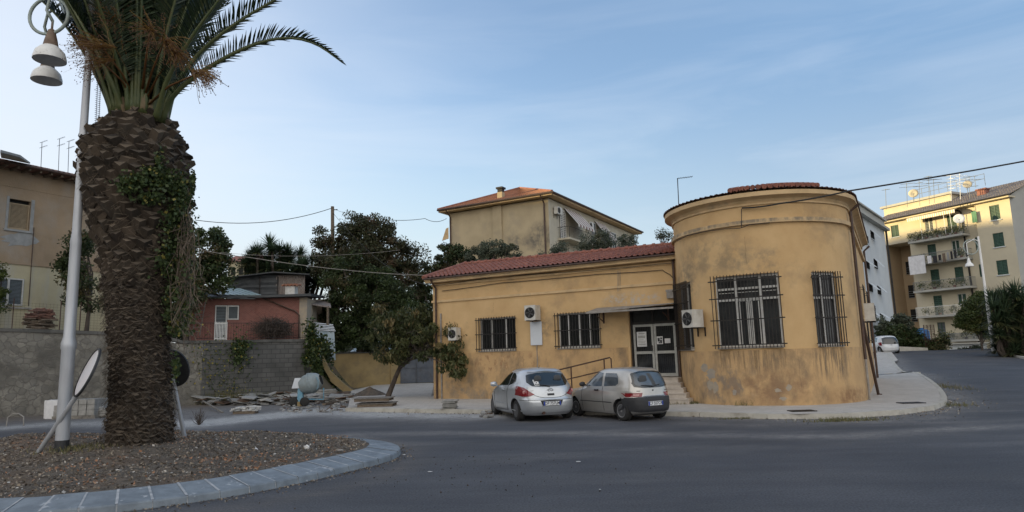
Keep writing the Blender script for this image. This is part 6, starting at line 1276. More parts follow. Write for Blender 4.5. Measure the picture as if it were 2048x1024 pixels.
# utility pole and overhead wires
q0, q1 = at(666, 700, 45), at(665, 413, 45); po = thing('utility_pole', 'concrete utility pole rising behind the bronze-crowned tree', 'utility pole', (q0[0], q0[1], 2.8)); mb = MB(); mb.tube([(q0[0], q0[1], 2.8), q1], [.16, .11], 10); mb.build('pole', 'wood_old', po)
mb = MB(); mb.tube([q1-[.0, 0, .25], q1-[-.35, 0, .22]], .03, 6); mb.build('insulator', 'iron', po)
cable([at(390, 440, 40), q1-[0, 0, .1]], .022, 'power_line', 'overhead wire from behind the palm up to the utility pole', 'power line', sag=.55)
cable([q1-[0, 0, .15], at(770, 437, 47)], .010, 'power_line', 'first thin wire right of the utility pole', 'power line', sag=.2); cable([at(715, 430, 46), at(850, 437, 49), at(893, 437, 52)], .02, 'power_line', 'drooping wire reaching the left corner of the tan house', 'power line', sag=.25)
cable([q1-[0, 0, .4], at(735, 500, 42), at(800, 548, 36), at(866, 572, 31)], .012, 'power_line', 'thin wire slanting from the utility pole down to the ochre building', 'power line', sag=.1)
cable([at(395, 498, 30), at(500, 515, 31), at(700, 541, 31), at(866, 551, 31)], .014, 'power_line', 'upper of two pale wires crossing in front of the dark trees', 'power line', sag=.04, mat='pipe_grey'); cable([at(440, 505, 31), at(620, 512, 33), at(800, 500, 36)], .008, 'power_line', 'fainter pale wire crossing in front of the yucca clump', 'power line', sag=.06, mat='pipe_grey')
# distant roofs left of the yucca
fh_ = thing('distant_house', 'distant pale house with tiled roof glimpsed left of the yucca clump', 'house', at(470, 540, 95)); a = at(455, 560, 95); c = at(500, 505, 95); mb = MB(); mb.box(a[0], c[0], 95, 103, 4, c[2]-1.2); mb.build('wall', 'cream_render', fh_); mb = MB(); mb.hexa([(a[0]-.5, 94.5, c[2]-1.3), (c[0]+.5, 94.5, c[2]-1.3), (c[0]+.5, 103.5, c[2]-1.3), (a[0]-.5, 103.5, c[2]-1.3), (a[0]-.5, 98.5, c[2]+.1), (c[0]+.5, 98.5, c[2]+.1), (c[0]+.5, 99, c[2]+.1), (a[0]-.5, 99, c[2]+.1)]); mb.build('roof', 'terracotta', fh_)
for i in range(3): mb = MB(); x = a[0]+.5+i*1.1; mb.box(x, x+.6, 94.9, 95.02, c[2]-3.2, c[2]-2.2); mb.build('window', 'interior_dark', fh_)

# ---------------------------------------------------------------- the palm
PB = np.array([-7.35, 13.35, .42]); YP = 13.35
prof = [(894, .76, 278), (875, .72, 279), (850, .70, 281), (800, .675, 282), (750, .66, 281), (700, .655, 279), (650, .66, 277), (600, .68, 276), (560, .73, 278), (520, .80, 280), (480, .90, 281), (440, 1.0, 278), (400, 1.07, 275), (360, 1.10, 272), (325, 1.09, 271), (300, 1.04, 271), (280, .93, 272), (262, .80, 275), (248, .62, 277), (236, .50, 279)]
TP = [(at(x, y, YP), r*(.92 if y < 480 else .83 if y > 600 else .87)) for y, r, x in prof]; tz = np.array([p[2] for p, r in TP]); txx = np.array([p[0] for p, r in TP]); trr = np.array([r for p, r in TP])
def trunk_at(z): return np.interp(z, tz, txx), np.interp(z, tz, trr)
palm = thing('palm_tree', 'stout date palm with a pineapple-shaped trunk of old leaf bases on the roundabout', 'palm tree', (PB[0], PB[1], .4))
pm('palm_bark', (.016, .011, .008), (.036, .025, .017), scale=7, rough=.95, bump=.6, tattr=((.20, .15, .105), (.12, .105, .08), None))
mb = MB(); rows = []; T = []
for z in np.linspace(tz[0]-.3, tz[-1], 60): x, r = trunk_at(z); rows.append([(x+r*.9*cos(t), YP+r*.9*sin(t), z) for t in np.linspace(0, 2*pi, 40, endpoint=False)])
mb.grid(rows, wrap=True); Q = []; TN = []
z = tz[0]+.02; row = 0
while z < tz[-1]+.03:
    x0, r = trunk_at(z); f = (z-tz[0])/(tz[-1]-tz[0]); up = np.clip((z-3.1)/1.3, 0, 1); wb = .17+.13*up; hb = .075+.085*up; N = int(2*pi*r/wb); out = .07+.10*up
    for i in range(N):
        a = 2*pi*(i+.5*(row % 2)+rnd.uniform(-.18, .18))/N; zz = z+rnd.uniform(-.3, .3)*hb; er = np.array([cos(a), sin(a), 0]); et = np.array([-sin(a), cos(a), 0]); ez_ = np.array([0, 0, 1.]); _, rz_ = trunk_at(zz)
        slope = (np.interp(zz+.1, tz, trr)-np.interp(zz-.1, tz, trr))/.2
        c = np.array([x0, YP, zz])+er*(rz_*.9); w = wb*.56*rnd.uniform(.7, 1.25); h = hb*rnd.uniform(.8, 1.15); o = out*rnd.uniform(.6, 1.25)
        tipc = c+er*o*rnd.uniform(.5, 1.1)+ez_*h*rnd.uniform(.1, .9)+et*rnd.uniform(-.05, .05); k = rnd.uniform(.45, .9)
        L_, R2, D_, U_ = c-et*w, c+et*w, c-ez_*h*1.1, c+ez_*h*1.0
        l, r_, d, u = tipc-et*w*k+ez_*rnd.uniform(-.03, .03), tipc+et*w*k+ez_*rnd.uniform(-.03, .03), tipc-ez_*h*rnd.uniform(.2, .5)+er*.02, tipc+ez_*h*rnd.uniform(.02, .2)-er*.05
        Q += [[D_, R2, r_, d], [L_, D_, d, l], [R2, U_, u, r_], [U_, L_, l, u], [l, d, r_, u]]
        b = rnd.random()**1.5; tn_ = [b*.35*(.3+.7*up), rnd.random()*.15, 0]; lip = [min(1, b*.55+.22*up*rnd.random()+.02), .2, 0]; TN += [tn_]*4+[lip]
    z += hb*.92; row += 1
mb.quads_np(np.array(Q), np.array(TN))
# loose fibres
n = 7000; zz = rng.uniform(tz[0]+.2, tz[-1], n); a = rng.uniform(0, 2*pi, n); xx, rr = trunk_at(zz); er = np.stack([np.cos(a), np.sin(a), 0*a], 1); et = np.stack([-np.sin(a), np.cos(a), 0*a], 1)
c = np.stack([xx, 0*a+YP, zz], 1)+er*(rr*.9+.08)[:, None]; e = c+er*rng.uniform(0, .07, n)[:, None]+et*rng.normal(size=n)[:, None]*.10-np.array([0, 0, 1])*rng.uniform(.02, .22, n)[:, None]; w = np.array([0, 0, .0035])
mb.quads_np(np.stack([c-w, e-w, e+w, c+w], 1), np.stack([rng.random(n)*.8, rng.random(n)*.5, 0*a], 1)); mb.build('trunk', 'palm_bark', palm)
pm('rachis', (.06, .085, .03), (.10, .11, .04), scale=5, rough=.5); pm('petiole_old', (.14, .10, .06), (.2, .15, .08), scale=5, rough=.7)
def frond(pts, ln=.5, per=74, w=.017, name='frond', rb=.055, start=.20, tipf=.18, vee=.55, gap=None, ref=None):
    P = np.array(spline(pts, 10)); d = np.concatenate([[0], np.cumsum(np.linalg.norm(np.diff(P, axis=0), axis=1))]); L = d[-1]; mb = MB(); tt_ = np.linspace(0, 1, 24); C_ = np.stack([np.interp(tt_*L, d, P[:, i]) for i in range(3)], 1)
    mb.tube(C_, [rb*(1-t)**.8*(1+.5*max(0, .12-t)/.12)+.006 for t in tt_], 6); mb.cur = 1
    for sg in (-1, 1):
        t = np.linspace(start, .995, per)+rng.normal(size=per)*.002; q = np.stack([np.interp(t*L, d, P[:, i]) for i in range(3)], 1); q2 = np.stack([np.interp(np.minimum(t+.02, 1)*L, d, P[:, i]) for i in range(3)], 1); q1 = np.stack([np.interp(np.maximum(t-.02, 0)*L, d, P[:, i]) for i in range(3)], 1); tg = q2-q1; tg /= np.linalg.norm(tg, axis=1)[:, None]
        up = np.array([0, 0, 1.]) if ref is None else np.array(ref); s = np.cross(tg, up); s /= np.linalg.norm(s, axis=1)[:, None]+1e-9; nn = np.cross(s, tg)
        s_ = (t-start)/(1-start); ll = ln*(.35+.65*np.sin(np.clip(s_*1.9+.35, 0, pi)))*(1-s_**6*.6)*rng.uniform(.85, 1.12, per)*np.where(s_ > .5, 1-.75*(s_-.5)**1.2, 1)
        fw = .45+1.0*s_; dr = s*sg*1.0+tg*fw[:, None]+nn*(vee+rng.normal(size=per)*.16)[:, None]; dr /= np.linalg.norm(dr, axis=1)[:, None]
        e = q+dr*ll[:, None]-np.array([0, 0, 1])*(.10*ll)[:, None]; m_ = q+dr*(ll*.5)[:, None]; wd = np.cross(dr, nn); wd /= np.linalg.norm(wd, axis=1)[:, None]+1e-9; wd = wd*w*.8+nn*w*.5
        tn_ = np.stack([rng.random(per)*.9, (rng.random(per) < .12)*rng.random(per), 0*t], 1); mb.quads_np(np.stack([q-wd*.6, m_-wd, m_+wd, q+wd*.6], 1), tn_); mb.quads_np(np.stack([m_-wd, e-wd*.12, e+wd*.12, m_+wd], 1), tn_)
    return mb.build(name, ['rachis', 'leaf_palm'], palm)
def pxp(lst): return [at(x, y, Y) for x, y, Y in lst]
# fronds measured on the picture's visible ones
frond(pxp([(322, 244, 13.1), (338, 205, 13.0), (368, 170, 12.9), (425, 130, 12.8), (500, 92, 12.7), (570, 76, 12.7), (630, 88, 12.7), (685, 126, 12.7)]), ln=.46, per=110, w=.014, start=.14)
frond(pxp([(318, 240, 13.3), (345, 180, 13.2), (395, 110, 13.2), (460, 55, 13.1), (540, 5, 13.1), (640, -50, 13.2)]), ln=.55, per=100, start=.16)
frond(pxp([(312, 240, 13.0), (335, 160, 12.6), (380, 80, 12.3), (430, 10, 12.0), (490, -70, 11.8)]), ln=.52, start=.22)
frond(pxp([(248, 240, 13.0), (230, 180, 12.7), (200, 115, 12.5), (165, 50, 12.3), (125, -15, 12.2), (80, -70, 12.0)]), ln=.50, start=.25)
frond(pxp([(242, 242, 13.4), (222, 190, 13.5), (190, 120, 13.7), (150, 50, 13.9), (100, -30, 14)]), ln=.5, start=.3)
for k in range(60):
    a = k*2.399963; ring_ = (k % 23)/23; el = radians(rnd.uniform(66, 88) if cos(a) < -.45 else rnd.uniform(76, 88) if cos(a) > .3 else rnd.uniform(55, 88)); L = rnd.uniform(3.8, 4.8); cx = trunk_at(tz[-1])[0]; rb_ = .48 if k % 3 else .25
    p = np.array([cx+rb_*cos(a), YP+rb_*sin(a), tz[-1]-.05]); P = [p.copy()]; e_ = el; hd = np.array([cos(a), sin(a)]); curl = rnd.uniform(.15, .4)
    for j in range(6): st_ = L/6; p = p+np.array([hd[0]*cos(e_), hd[1]*cos(e_), sin(e_)])*st_; P.append(p.copy()); e_ -= curl/6*(1+j*.5)
    frond(P, ln=rnd.uniform(.50, .66), per=96, w=.017, start=rnd.uniform(.10, .2), rb=rnd.uniform(.032, .048))
mb = MB()
for k in range(26):
    a = 2*pi*k/26+rnd.uniform(-.1, .1); x, r = trunk_at(tz[-1]-.02); p0 = np.array([x+r*.85*cos(a), YP+r*.85*sin(a), tz[-1]-.15]); p1 = p0+np.array([.10*cos(a), .10*sin(a), rnd.uniform(.18, .5)]); mb.tube([p0, (p0+p1)/2+np.array([.03*cos(a), .03*sin(a), 0]), p1], [.10, .08, .05], 6)
mb.build('cut_petioles', 'petiole_old', palm)
def stalk(base, c, out, n, ln, spread, grav):
    mb = MB(); base = np.array(base); c = np.array(c); out = np.array(out, float); mb.tube([base, (base+c)/2+[0, 0, .15], c], [.03, .022, .014], 6); Q = []; T = []
    for i in range(n):
        d = out+rng.normal(size=3)*spread; d /= np.linalg.norm(d); q = c+out*rnd.uniform(-.28, .05); st_ = ln*rnd.uniform(.5, 1.1)/5; w = np.array([.0, .0, .003]); w2 = np.array([.003, 0, 0]); tn_ = [rnd.random(), (rnd.random() < .3)*.8, 0]
        for j in range(5):
            e = q+d*st_+rng.normal(size=3)*.012; Q.append([q-w-w2, e-w-w2, e+w+w2, q+w+w2]); T.append(tn_)
            if j > 2: b_ = e+rng.normal(size=3)*.014; Q.append([b_-[.009, 0, .009], b_+[.009, 0, -.009], b_+[.009, 0, .009], b_+[-.009, 0, .009]]); T.append([.2, 1, 0])
            q = e; d = d+np.array([0, 0, -grav]); d /= np.linalg.norm(d)
    mb.quads_np(np.array(Q), np.array(T)); mb.build('fruit_stalk', 'fruit_stalk', palm)
bt = at(280, 225, 13.2)
stalk(bt, at(205, 95, 11.9), (-.85, -.25, -.1), 130, .62, .42, .10)
stalk(bt, at(205, 125, 12.0), (-.85, -.2, -.25), 100, .60, .34, .12)
stalk(bt, at(175, 85, 12.5), (-.7, -.3, .2), 60, .4, .4, .1)
stalk(bt, at(400, 145, 12.0), (.8, -.2, -.30), 120, .52, .42, .20)
stalk(bt, at(330, 80, 12.1), (.45, -.5, -.35), 90, .55, .42, .16)
stalk(bt, at(352, 105, 12.2), (.6, -.3, -.55), 70, .50, .34, .18)
stalk(bt, at(230, 40, 12.1), (-.3, -.5, .1), 70, .45, .42, .12)
stalk(bt, at(300, 60, 12.0), (.0, -.6, -.2), 90, .45, .45, .12)
# ivy on the palm
def ivy_on_palm():
    P = []; sp = [(318, 330, 10, 26, .5), (270, 362, 36, 14, 1), (330, 362, 28, 22, 1.3), (365, 400, 18, 40, 2.2), (355, 450, 24, 40, 2.2), (375, 490, 16, 45, 2.0), (345, 520, 28, 30, 1.3), (362, 560, 20, 50, 1.8), (300, 345, 20, 10, .5), (300, 395, 30, 12, .6), (340, 610, 14, 40, .6), (255, 380, 16, 8, .3), (386, 360, 5, 20, .4), (352, 735, 7, 22, .4)]
    for x, y, sx, sy, wt in sp:
        for _ in range(int(420*wt)):
            px = x+rng.normal()*sx*.55; py = y+rng.normal()*sy*.55; d = ray(px, py); z = at(px, py, YP-.9)[2]; xc, r = trunk_at(z); r = r+.12+abs(rng.normal())*.07
            A = d[0]**2+d[1]**2; B = -2*(d[0]*xc+d[1]*YP); Cc = xc*xc+YP*YP-r*r; D = B*B-4*A*Cc
            if D > 0: P.append(EYEP+d*((-B-sqrt(D))/(2*A)))
            elif px < x+sx*1.1+30: P.append(at(px, py, YP+rng.normal()*.15))
    P = np.array(P); T = np.zeros((len(P), 3)); T[:, 0] = rng.random(len(P)); T[:, 1] = (rng.random(len(P)) < .06)*rng.uniform(.5, 1, len(P)); iv = thing('creeper', 'leafy green creeper climbing over the right side of the palm trunk', 'creeper', (PB[0]+.9, PB[1], .5)); mb = MB(); mb.quads_np(leaf_quads(P, .038, .8, .3), T); mb.build('leaves', 'leaf_ivy', iv)
    mb = MB()
    for i in range(55):
        px = rnd.gauss(370, 12); y0 = rnd.uniform(360, 560); p0 = at(px, y0, YP-.3); L = rnd.uniform(.4, 2.2); mb.tube([p0+rng.normal(size=3)*.04*j+np.array([0.02*j, 0, -L*j/5]) for j in range(6)], .006, 3, cap=False)
    mb.build('vines', 'wood_old', iv)
    n = 1900; px = rng.normal(size=n)*14+362; py = rng.uniform(500, 672, n); P = np.array([at(a-(b-560)*.04, b, YP+.1+rng.normal()*.25) for a, b in zip(px, py)]); T = np.zeros((n, 3)); T[:, 0] = rng.random(n); T[:, 1] = (rng.random(n) < .3)*rng.random(n); mb = MB(); mb.quads_np(leaf_quads(P, .042, .7, .6), T); mb.build('hanging_leaves', 'leaf_ivy', iv)
ivy_on_palm()
# ---------------------------------------------------------------- street lamps
def lamp_pole(root, base, top_z, r0, mat='galvanised'):
    b = np.array(base, float); H_ = top_z-b[2]; s = lambda f: b+[0, 0, H_*f]
    mb = MB(); mb.lathe([(r0, 0), (r0, H_*.20), (r0*1.12, H_*.205), (r0*1.12, H_*.215), (r0*.86, H_*.228), (r0*.82, H_*.42), (r0*.88, H_*.425), (r0*.68, H_*.445), (r0*.6, H_*.75), (r0*.5, H_)], b, 18); mb.build('pole', mat, root, smooth=True, auto=.6)
    mb = MB(); mb.lathe([(r0*1.03, 0), (r0*1.03, .22)], b-[0, 0, .02], 18); mb.build('base_sleeve', 'black_plastic', root, smooth=True, auto=.6)
def shade(root, c, s=1.0, rusty=True):
    mb = MB(); mb.lathe([(.285*s, 0), (.283*s, .05*s), (.25*s, .17*s), (.17*s, .26*s), (.12*s, .30*s)], c, 24, cap=False); mb.lathe([(.275*s, .0), (.272*s, .04*s), (.24*s, .16*s), (.16*s, .25*s), (.0, .27*s)], c, 24, cap=False); sh_ = mb.build('lamp_shade', 'lamp_white', root, smooth=True, auto=.8)
    mb = MB(); mb.lathe([(.135*s, .28*s), (.11*s, .42*s), (.075*s, .56*s), (.065*s, .62*s), (.02*s, .66*s), (.02*s, .80*s)], c, 20); mb.build('lamp_neck', 'lamp_rust' if rusty else 'lamp_white', root, smooth=True, auto=.8)
lb = np.array([-8.44, 12.76, .38]); lp1 = thing('street_lamp', 'tall galvanised street lamp with ring arms and bell shades beside the palm', 'street lamp', lb); lamp_pole(lp1, lb, 9.6, .115)
def ringarm(root, cx, cz, Y, R, a0, a1, r, n=30, name='ring_arm'):
    mb = MB(); mb.tube([(cx+R*cos(a), Y, cz+R*sin(a)) for a in np.linspace(radians(a0), radians(a1), n)], r, 8); return mb.build(name, 'pale_green_paint', root, smooth=True)
for k, (pxr, pyr, Y, shp) in enumerate([(97, 30, 12.3, (99, 127)), (92, 62, 13.4, (93, 168))]):
    c = at(shp[0], shp[1]-6, Y); 
    cr = at(pxr+1, pyr, Y); R = .38
    if k == 0: ringarm(lp1, cr[0], cr[2]-.02, Y, R, -255, 85, .032)
    zt_ = c[2]+.78
    mb = MB(); mb.tube([(c[0], Y, c[2]+.62), (c[0]+.01, Y, c[2]+.84)], .018, 6); mb.tube([(lb[0], lb[1], 8.75+.3*k), ((lb[0]+cr[0])/2, (lb[1]+Y)/2, 8.95+.2*k), (cr[0]+.25, Y, cr[2]+.62), (cr[0], Y, cr[2]+.40), (cr[0]-.05, Y, cr[2]+.1), (c[0], Y, c[2]+.82)], .03, 8); mb.build('bracket_arm', 'pale_green_paint', lp1, smooth=True)
    shade(lp1, c)
mb = MB(); ls = [at(197, 125, 13.0), at(190, 285, 13.0)]
n = 40
for i in range(n+1):
    p = ls[0]*(1-i/n)+ls[1]*i/n
    for sg in (-.028, .028): pass
mb.tube(ls, .006, 4); mb.tube([l+np.array([.06, 0, 0]) for l in ls], .006, 4)
for i in range(n): p = ls[0]*(1-i/n)+ls[1]*i/n; mb.tube([p-[.03, 0, .01], p+[.08, 0, .02]], .005, 4)
tag(mb.build('light_string', 'cable', None, loc=ls[1]), 'thin string of festive light bulbs hanging beside the palm crown', 'light string')
b = at(1988, 708, 50.0); lp2 = thing('street_lamp', 'white street lamp with ring arm in front of the balcony flats', 'street lamp', b); top = at(1957, 478, 50.0); lamp_pole(lp2, b, top[2]+.2, .13, 'lamp_white'); cr = at(1942, 494, 50); ringarm(lp2, cr[0]-.02, cr[2], 50, .55, 0, 360, .035); c = at(1939, 533, 50); shade(lp2, c, 1.0, False); mb = MB(); mb.tube([(b[0], b[1], cr[2]+.4), (cr[0]+.3, 50, cr[2]+.6), (c[0], 50, cr[2]+.3), (c[0], 50, c[2]+.9)], .035, 6); mb.build('bracket_arm', 'lamp_white', lp2)
# ---------------------------------------------------------------- leaning traffic mirrors
pm('mirror_glass', (.90, .84, .85), (.80, .79, .82), scale=2.5, rough=.35, metal=.35, spec=.9)
def mirror(label, base, end, R, nrm_, front, back):
    t = thing('traffic_mirror', label, 'traffic mirror', base); b, e = np.array(base, float), np.array(end, float); d = (e-b)/np.linalg.norm(e-b); mb = MB(); mb.tube([b-d*.1, e+d*R*.9], .042, 12); mb.build('pole', 'galvanised', t, smooth=True, auto=.8)
    n_ = np.array(nrm_, float); n_ -= d*(n_@d); n_ /= np.linalg.norm(n_); c = e+d*R*.98+n_*.07; Rm = Vector(n_).to_track_quat('Z', 'Y').to_matrix()
    mb = MB(); mb.lathe([(.0, .016), (R*.5, .013), (R*.93, .004)], c, 40, Rm, cap=False); mb.build('mirror_glass', front, t, smooth=True)
    mb = MB(); mb.lathe([(R*.93, .02), (R, .012), (R, -.02), (R*.7, -.05), (.0, -.06)], c, 40, Rm, cap=False); mb.build('housing', back, t, smooth=True, auto=.7); return t
mb0 = at(74, 908, 12.9); mb0[2] = .32; me0 = at(158, 784, 12.45); dv = (me0-mb0)/np.linalg.norm(me0-mb0); v = (me0-EYEP)/np.linalg.norm(me0-EYEP); s = np.cross(dv, v); s = s if s[2] > 0 else -s
mirror('fallen traffic mirror with a pale reflecting disc leaning on the left of the palm', mb0, me0, .46, -v*.26+s/np.linalg.norm(s)*.96, 'mirror_glass', 'black_plastic')
m1 = at(372, 857, 14.6); m1[2] = .3; m2 = at(349, 774, 14.3); mirror('dark-backed traffic mirror on a rusty pole half hidden behind the right of the palm', m1, m2, .40, (.25, .9, -.05), 'mirror_glass', 'black_plastic')
# ---------------------------------------------------------------- litter and building materials on the square
def litter(px, py, z, s, label, name='litter', mat='white_plastic', flat=.5):
    c = onz(px, py, z)
    if z > .1:
        for _ in range(6): z = float(mound(c[0], c[1])); c = onz(px, py, z)
    bm_ = MB(); rows = []
    for j in range(7):
        ph = -pi/2+pi*j/6; rows.append([tuple(c+np.array([s*cos(ph)*cos(t)*rnd.uniform(.6, 1.1), s*.7*cos(ph)*sin(t)*rnd.uniform(.6, 1.1), s*flat*(sin(ph)+1)*rnd.uniform(.7, 1.1)])) for t in np.linspace(0, 2*pi, 10, endpoint=False)])
    bm_.grid(rows, wrap=True); o = bm_.build(name, mat, None, loc=c); return tag(o, label, 'litter', 'litter on the planting bed')
litter(511, 902, .24, .055, 'crumpled pale paper ball, leftmost litter on the planting bed'); litter(614, 899, .24, .065, 'crushed white paper cup in the middle of the bed litter', mat='paper', flat=.7); litter(680, 903, .22, .085, 'flat beige paper bag lying nearest the kerb tip', mat='pipe_grey', flat=.25)
for px, py, s, lab in ((860, 944, .045, 'flat white scrap on the asphalt right of the roundabout kerb'), (808, 910, .04, 'white scrap lying beside the tip of the roundabout kerb'), (1157, 924, .05, 'small pale crumpled scrap in the middle of the road'), (1200, 979, .02, 'tiny white scrap nearest the bottom of the road')): q = litter(px, py, .01, s, lab, 'paper_scrap', 'paper', .15); q['group'] = 'scraps on the road'
bk = thing('block_pallet', 'pallet of pale concrete blocks stacked by the rubble wall', 'building blocks', ong(150, 838)); c = ong(150, 838); mb = MB(); mb.box(c[0]-.9, c[0]+.75, c[1], c[1]+1, c[2], c[2]+.12); mb.build('pallet', 'wood_grey', bk); pm('block', (.33, .32, .30), (.22, .215, .20), scale=5, rough=.9)
for i in range(5):
    for j in range(3):
        if (i, j) in ((0, 2), (1, 2)): continue
        mb = MB(); x = c[0]-.88+i*.32; mb.box(x+rnd.uniform(0, .02), x+.30, c[1]+.03, c[1]+.9, c[2]+.125+j*.205, c[2]+.32+j*.205); mb.build('block', 'block', bk)
c = ong(100, 838); wr = MB(); rows = []
for j in range(8): rows.append([(c[0]+(.38+.04*rnd.random())*copysign(abs(cos(t))**.5, cos(t)), c[1]+.4+.35*copysign(abs(sin(t))**.5, sin(t)), c[2]+j*.1+.02*rnd.random()) for t in np.linspace(0, 2*pi, 20, endpoint=False)])
wr.grid(rows, wrap=True); wr.f.append(tuple(7*20+i for i in range(20))); wr.mi.append(0); tag(wr.build('wrapped_stack', 'white_plastic', None, loc=c), 'plastic-wrapped stack of slabs left of the block pallet', 'building materials')
c = ong(192, 836); mb = MB()
for i in range(5):
    rows = []; ox, oz = rnd.uniform(-.3, .3), i*.09
    for j in range(5): ph = -pi/2+pi*j/4; rows.append([(c[0]+ox+.36*cos(ph)*cos(t), c[1]+.3+.24*cos(ph)*sin(t), c[2]+oz+.09+.09*sin(ph)) for t in np.linspace(0, 2*pi, 12, endpoint=False)])
    mb.grid(rows, wrap=True)
tag(mb.build('cement_sacks', 'block', None, loc=c, smooth=True), 'heap of grey sacks half hidden behind the palm trunk', 'sacks')
c = ong(30, 852); mb = MB(); mb.tube([(c[0]-.3, c[1], 0), (c[0]-.28, c[1], .3), (c[0]-.1, c[1], .42), (c[0]+.1, c[1], .42), (c[0]+.28, c[1], .3), (c[0]+.3, c[1], 0)], .02, 6); tag(mb.build('bent_hoop', 'pipe_grey', None, loc=c), 'bent metal hoop standing near the left edge', 'hoop')
c = ong(60, 828); mb = MB(); mb.tube([(c[0]-.6, c[1], .0), (c[0]-.6, c[1], .8), (c[0]+1.1, c[1]-.1, .82)], .02, 6); tag(mb.build('barrier_bar', 'rusty_iron', None, loc=c), 'thin rusty bar frame by the foot of the rubble wall', 'frame')
# rubble of slabs and boards along the wall
pm('slab', (.26, .26, .25), (.16, .155, .145), scale=3, rough=.9, bump=.2, tattr=((.40, .40, .39), (.10, .065, .045), None))
def rubble(n, pxr, pyr, name, label, smin, smax, zmax, mat='slab'):
    mb = MB(); T = []
    for i in range(n):
        px = rnd.uniform(*pxr); q = ong(px, rnd.uniform(*pyr)); s1 = rnd.uniform(smin, smax); s2 = s1*rnd.uniform(.4, .9); R = Matrix.Rotation(rnd.uniform(0, 6.28), 3, 'Z')@Matrix.Rotation(rnd.gauss(0, .16), 3, 'X')@Matrix.Rotation(rnd.gauss(0, .16), 3, 'Y'); k = rnd.random(); mb.obox((q[0], q[1], q[2]+.03+rnd.random()**1.5*zmax), s1, s2, rnd.uniform(.03, .06), R)
        T += [(max(0, rnd.random()-.2), 1.0*(k < .2), 0)]*8
    mb.tv = T; return tag(mb.build(name, mat, None, loc=ong(sum(pxr)/2, pyr[1])), label, 'rubble', kind='stuff')
rubble(260, (385, 600), (797, 811), 'slab_rubble', 'broken paving slabs heaped along the retaining wall', .12, .75, .34)
rubble(70, (590, 700), (792, 806), 'slab_rubble', 'broken slabs and boards around the cement mixer', .25, .8, .22)
rubble(120, (560, 700), (806, 826), 'stone_bits', 'small stone chips scattered in the white dust', .04, .16, .03)
rubble(60, (965, 985), (824, 836), 'stone_bits', 'broken pale stones at the kerb beside the silver cars', .08, .25, .06)
def plank(p0, p1, w, h, label, mat='wood_old', name='plank', z=(.1, .1), grp='planks and beams on the building site'):
    a, b = ong(*p0), ong(*p1); a[2] += z[0]; b[2] += z[1]; d = b-a; L = np.linalg.norm(d); R = Vector(d).to_track_quat('X', 'Z').to_matrix(); mb = MB(); mb.obox((a+b)/2, L, w, h, R); return tag(mb.build(name, mat, None, loc=a), label, 'plank', grp)
plank((585, 806), (705, 797), .2, .08, 'long dark beam behind the cement mixer wheels'); plank((648, 811), (690, 803), .16, .09, 'dark timber lying right of the mixer near the pallet', z=(.06, .06)); plank((660, 806), (712, 799), .12, .06, 'thin timber behind the dark one near the pallet', 'wood_grey', z=(.12, .12)); plank((500, 800), (548, 793), .12, .06, 'weathered board sticking out of the slab heap', 'wood_grey', z=(.5, .2)); plank((505, 788+12), (520, 797), .07, .05, 'thin stick rising from the slab heap', 'wood_grey', z=(.9, .3)); plank((405, 815), (445, 826), .08, .04, 'thin pale lath lying on the ground in front of the slab heap', 'wood_grey', z=(.3, .03)); plank((520, 808), (585, 800), .25, .07, 'dark board laid along the front of the slabs', z=(.1, .12))
c = ong(632, 797); st_ = thing('slab_stack', 'stack of pale stone slabs behind the cement mixer', 'slab stack', c)
for i in range(4): mb = MB(); mb.obox((c[0]+rnd.uniform(-.05, .05), c[1]+.2, c[2]+.12+i*.09), 1.9, .8, .07, Matrix.Rotation(.25+rnd.uniform(-.04, .04), 3, 'Z')); mb.build('slab', 'block' if i > 1 else 'slab', st_)
c = ong(487, 828); cr_ = thing('slab_bundle', 'small bundle of white-dusted stones on a crate in front of the slab heap', 'stone bundle', c); mb = MB()
for i in range(26): mb.obox((c[0]+rnd.uniform(-.42, .42), c[1]+.2+rnd.uniform(-.25, .25), c[2]+.1+rnd.uniform(0, .16)), rnd.uniform(.12, .35), rnd.uniform(.1, .2), .05, Matrix.Rotation(rnd.random()*3, 3, 'Z')@Matrix.Rotation(rnd.gauss(0, .15), 3, 'X'))
mb.build('stones', 'dust_white', cr_); mb = MB(); mb.box(c[0]-.42, c[0]+.42, c[1], c[1]+.4, c[2], c[2]+.1); mb.build('crate', 'wood_old', cr_)
c = ong(743, 814, .14); pa = thing('timber_pallet', 'dark wooden pallet lying on the pavement under the street tree', 'pallet', c); w2 = .74
for k, (dz, sh_) in enumerate(((.0, .12), (.20, .0))):
    mb = MB()
    for i in range(3): mb.box(c[0]-w2*.9+sh_, c[0]+w2*.9+sh_, c[1]+i*.45, c[1]+i*.45+.1, c[2]+dz, c[2]+dz+.10)
    mb.build('bearers', 'wood_old', pa); mb = MB()
    for i in range(8): x = c[0]-w2+sh_+i*w2*2/8; mb.box(x+.01, x+w2*2/8-.02, c[1]-.03, c[1]+1.05, c[2]+dz+.105, c[2]+dz+.13)
    mb.build('boards', 'wood_grey', pa)
for (px, py, n, lab) in ((900, 818, 7, 'low stack of pale slabs on the pavement near the corner of the ochre building'),):
    c = ong(px, py, .13); st_ = thing('slab_stack', lab, 'slab stack', c)
    for i in range(n): mb = MB(); mb.obox((c[0]+rnd.uniform(-.06, .06), c[1]+rnd.uniform(-.04, .04), c[2]+.02+i*.045), .5, .4, .035, Matrix.Rotation(rnd.uniform(-.2, .2), 3, 'Z')); mb.build('slab', 'block', st_)
c = ong(640, 825); mb = MB()
for i in range(8): e = rng.normal(size=3)*[.35, .2, .0]; mb.tube([c+e*.3+[0, 0, .02], c+e+[0, 0, rnd.uniform(.02, .3)]], .012, 4)
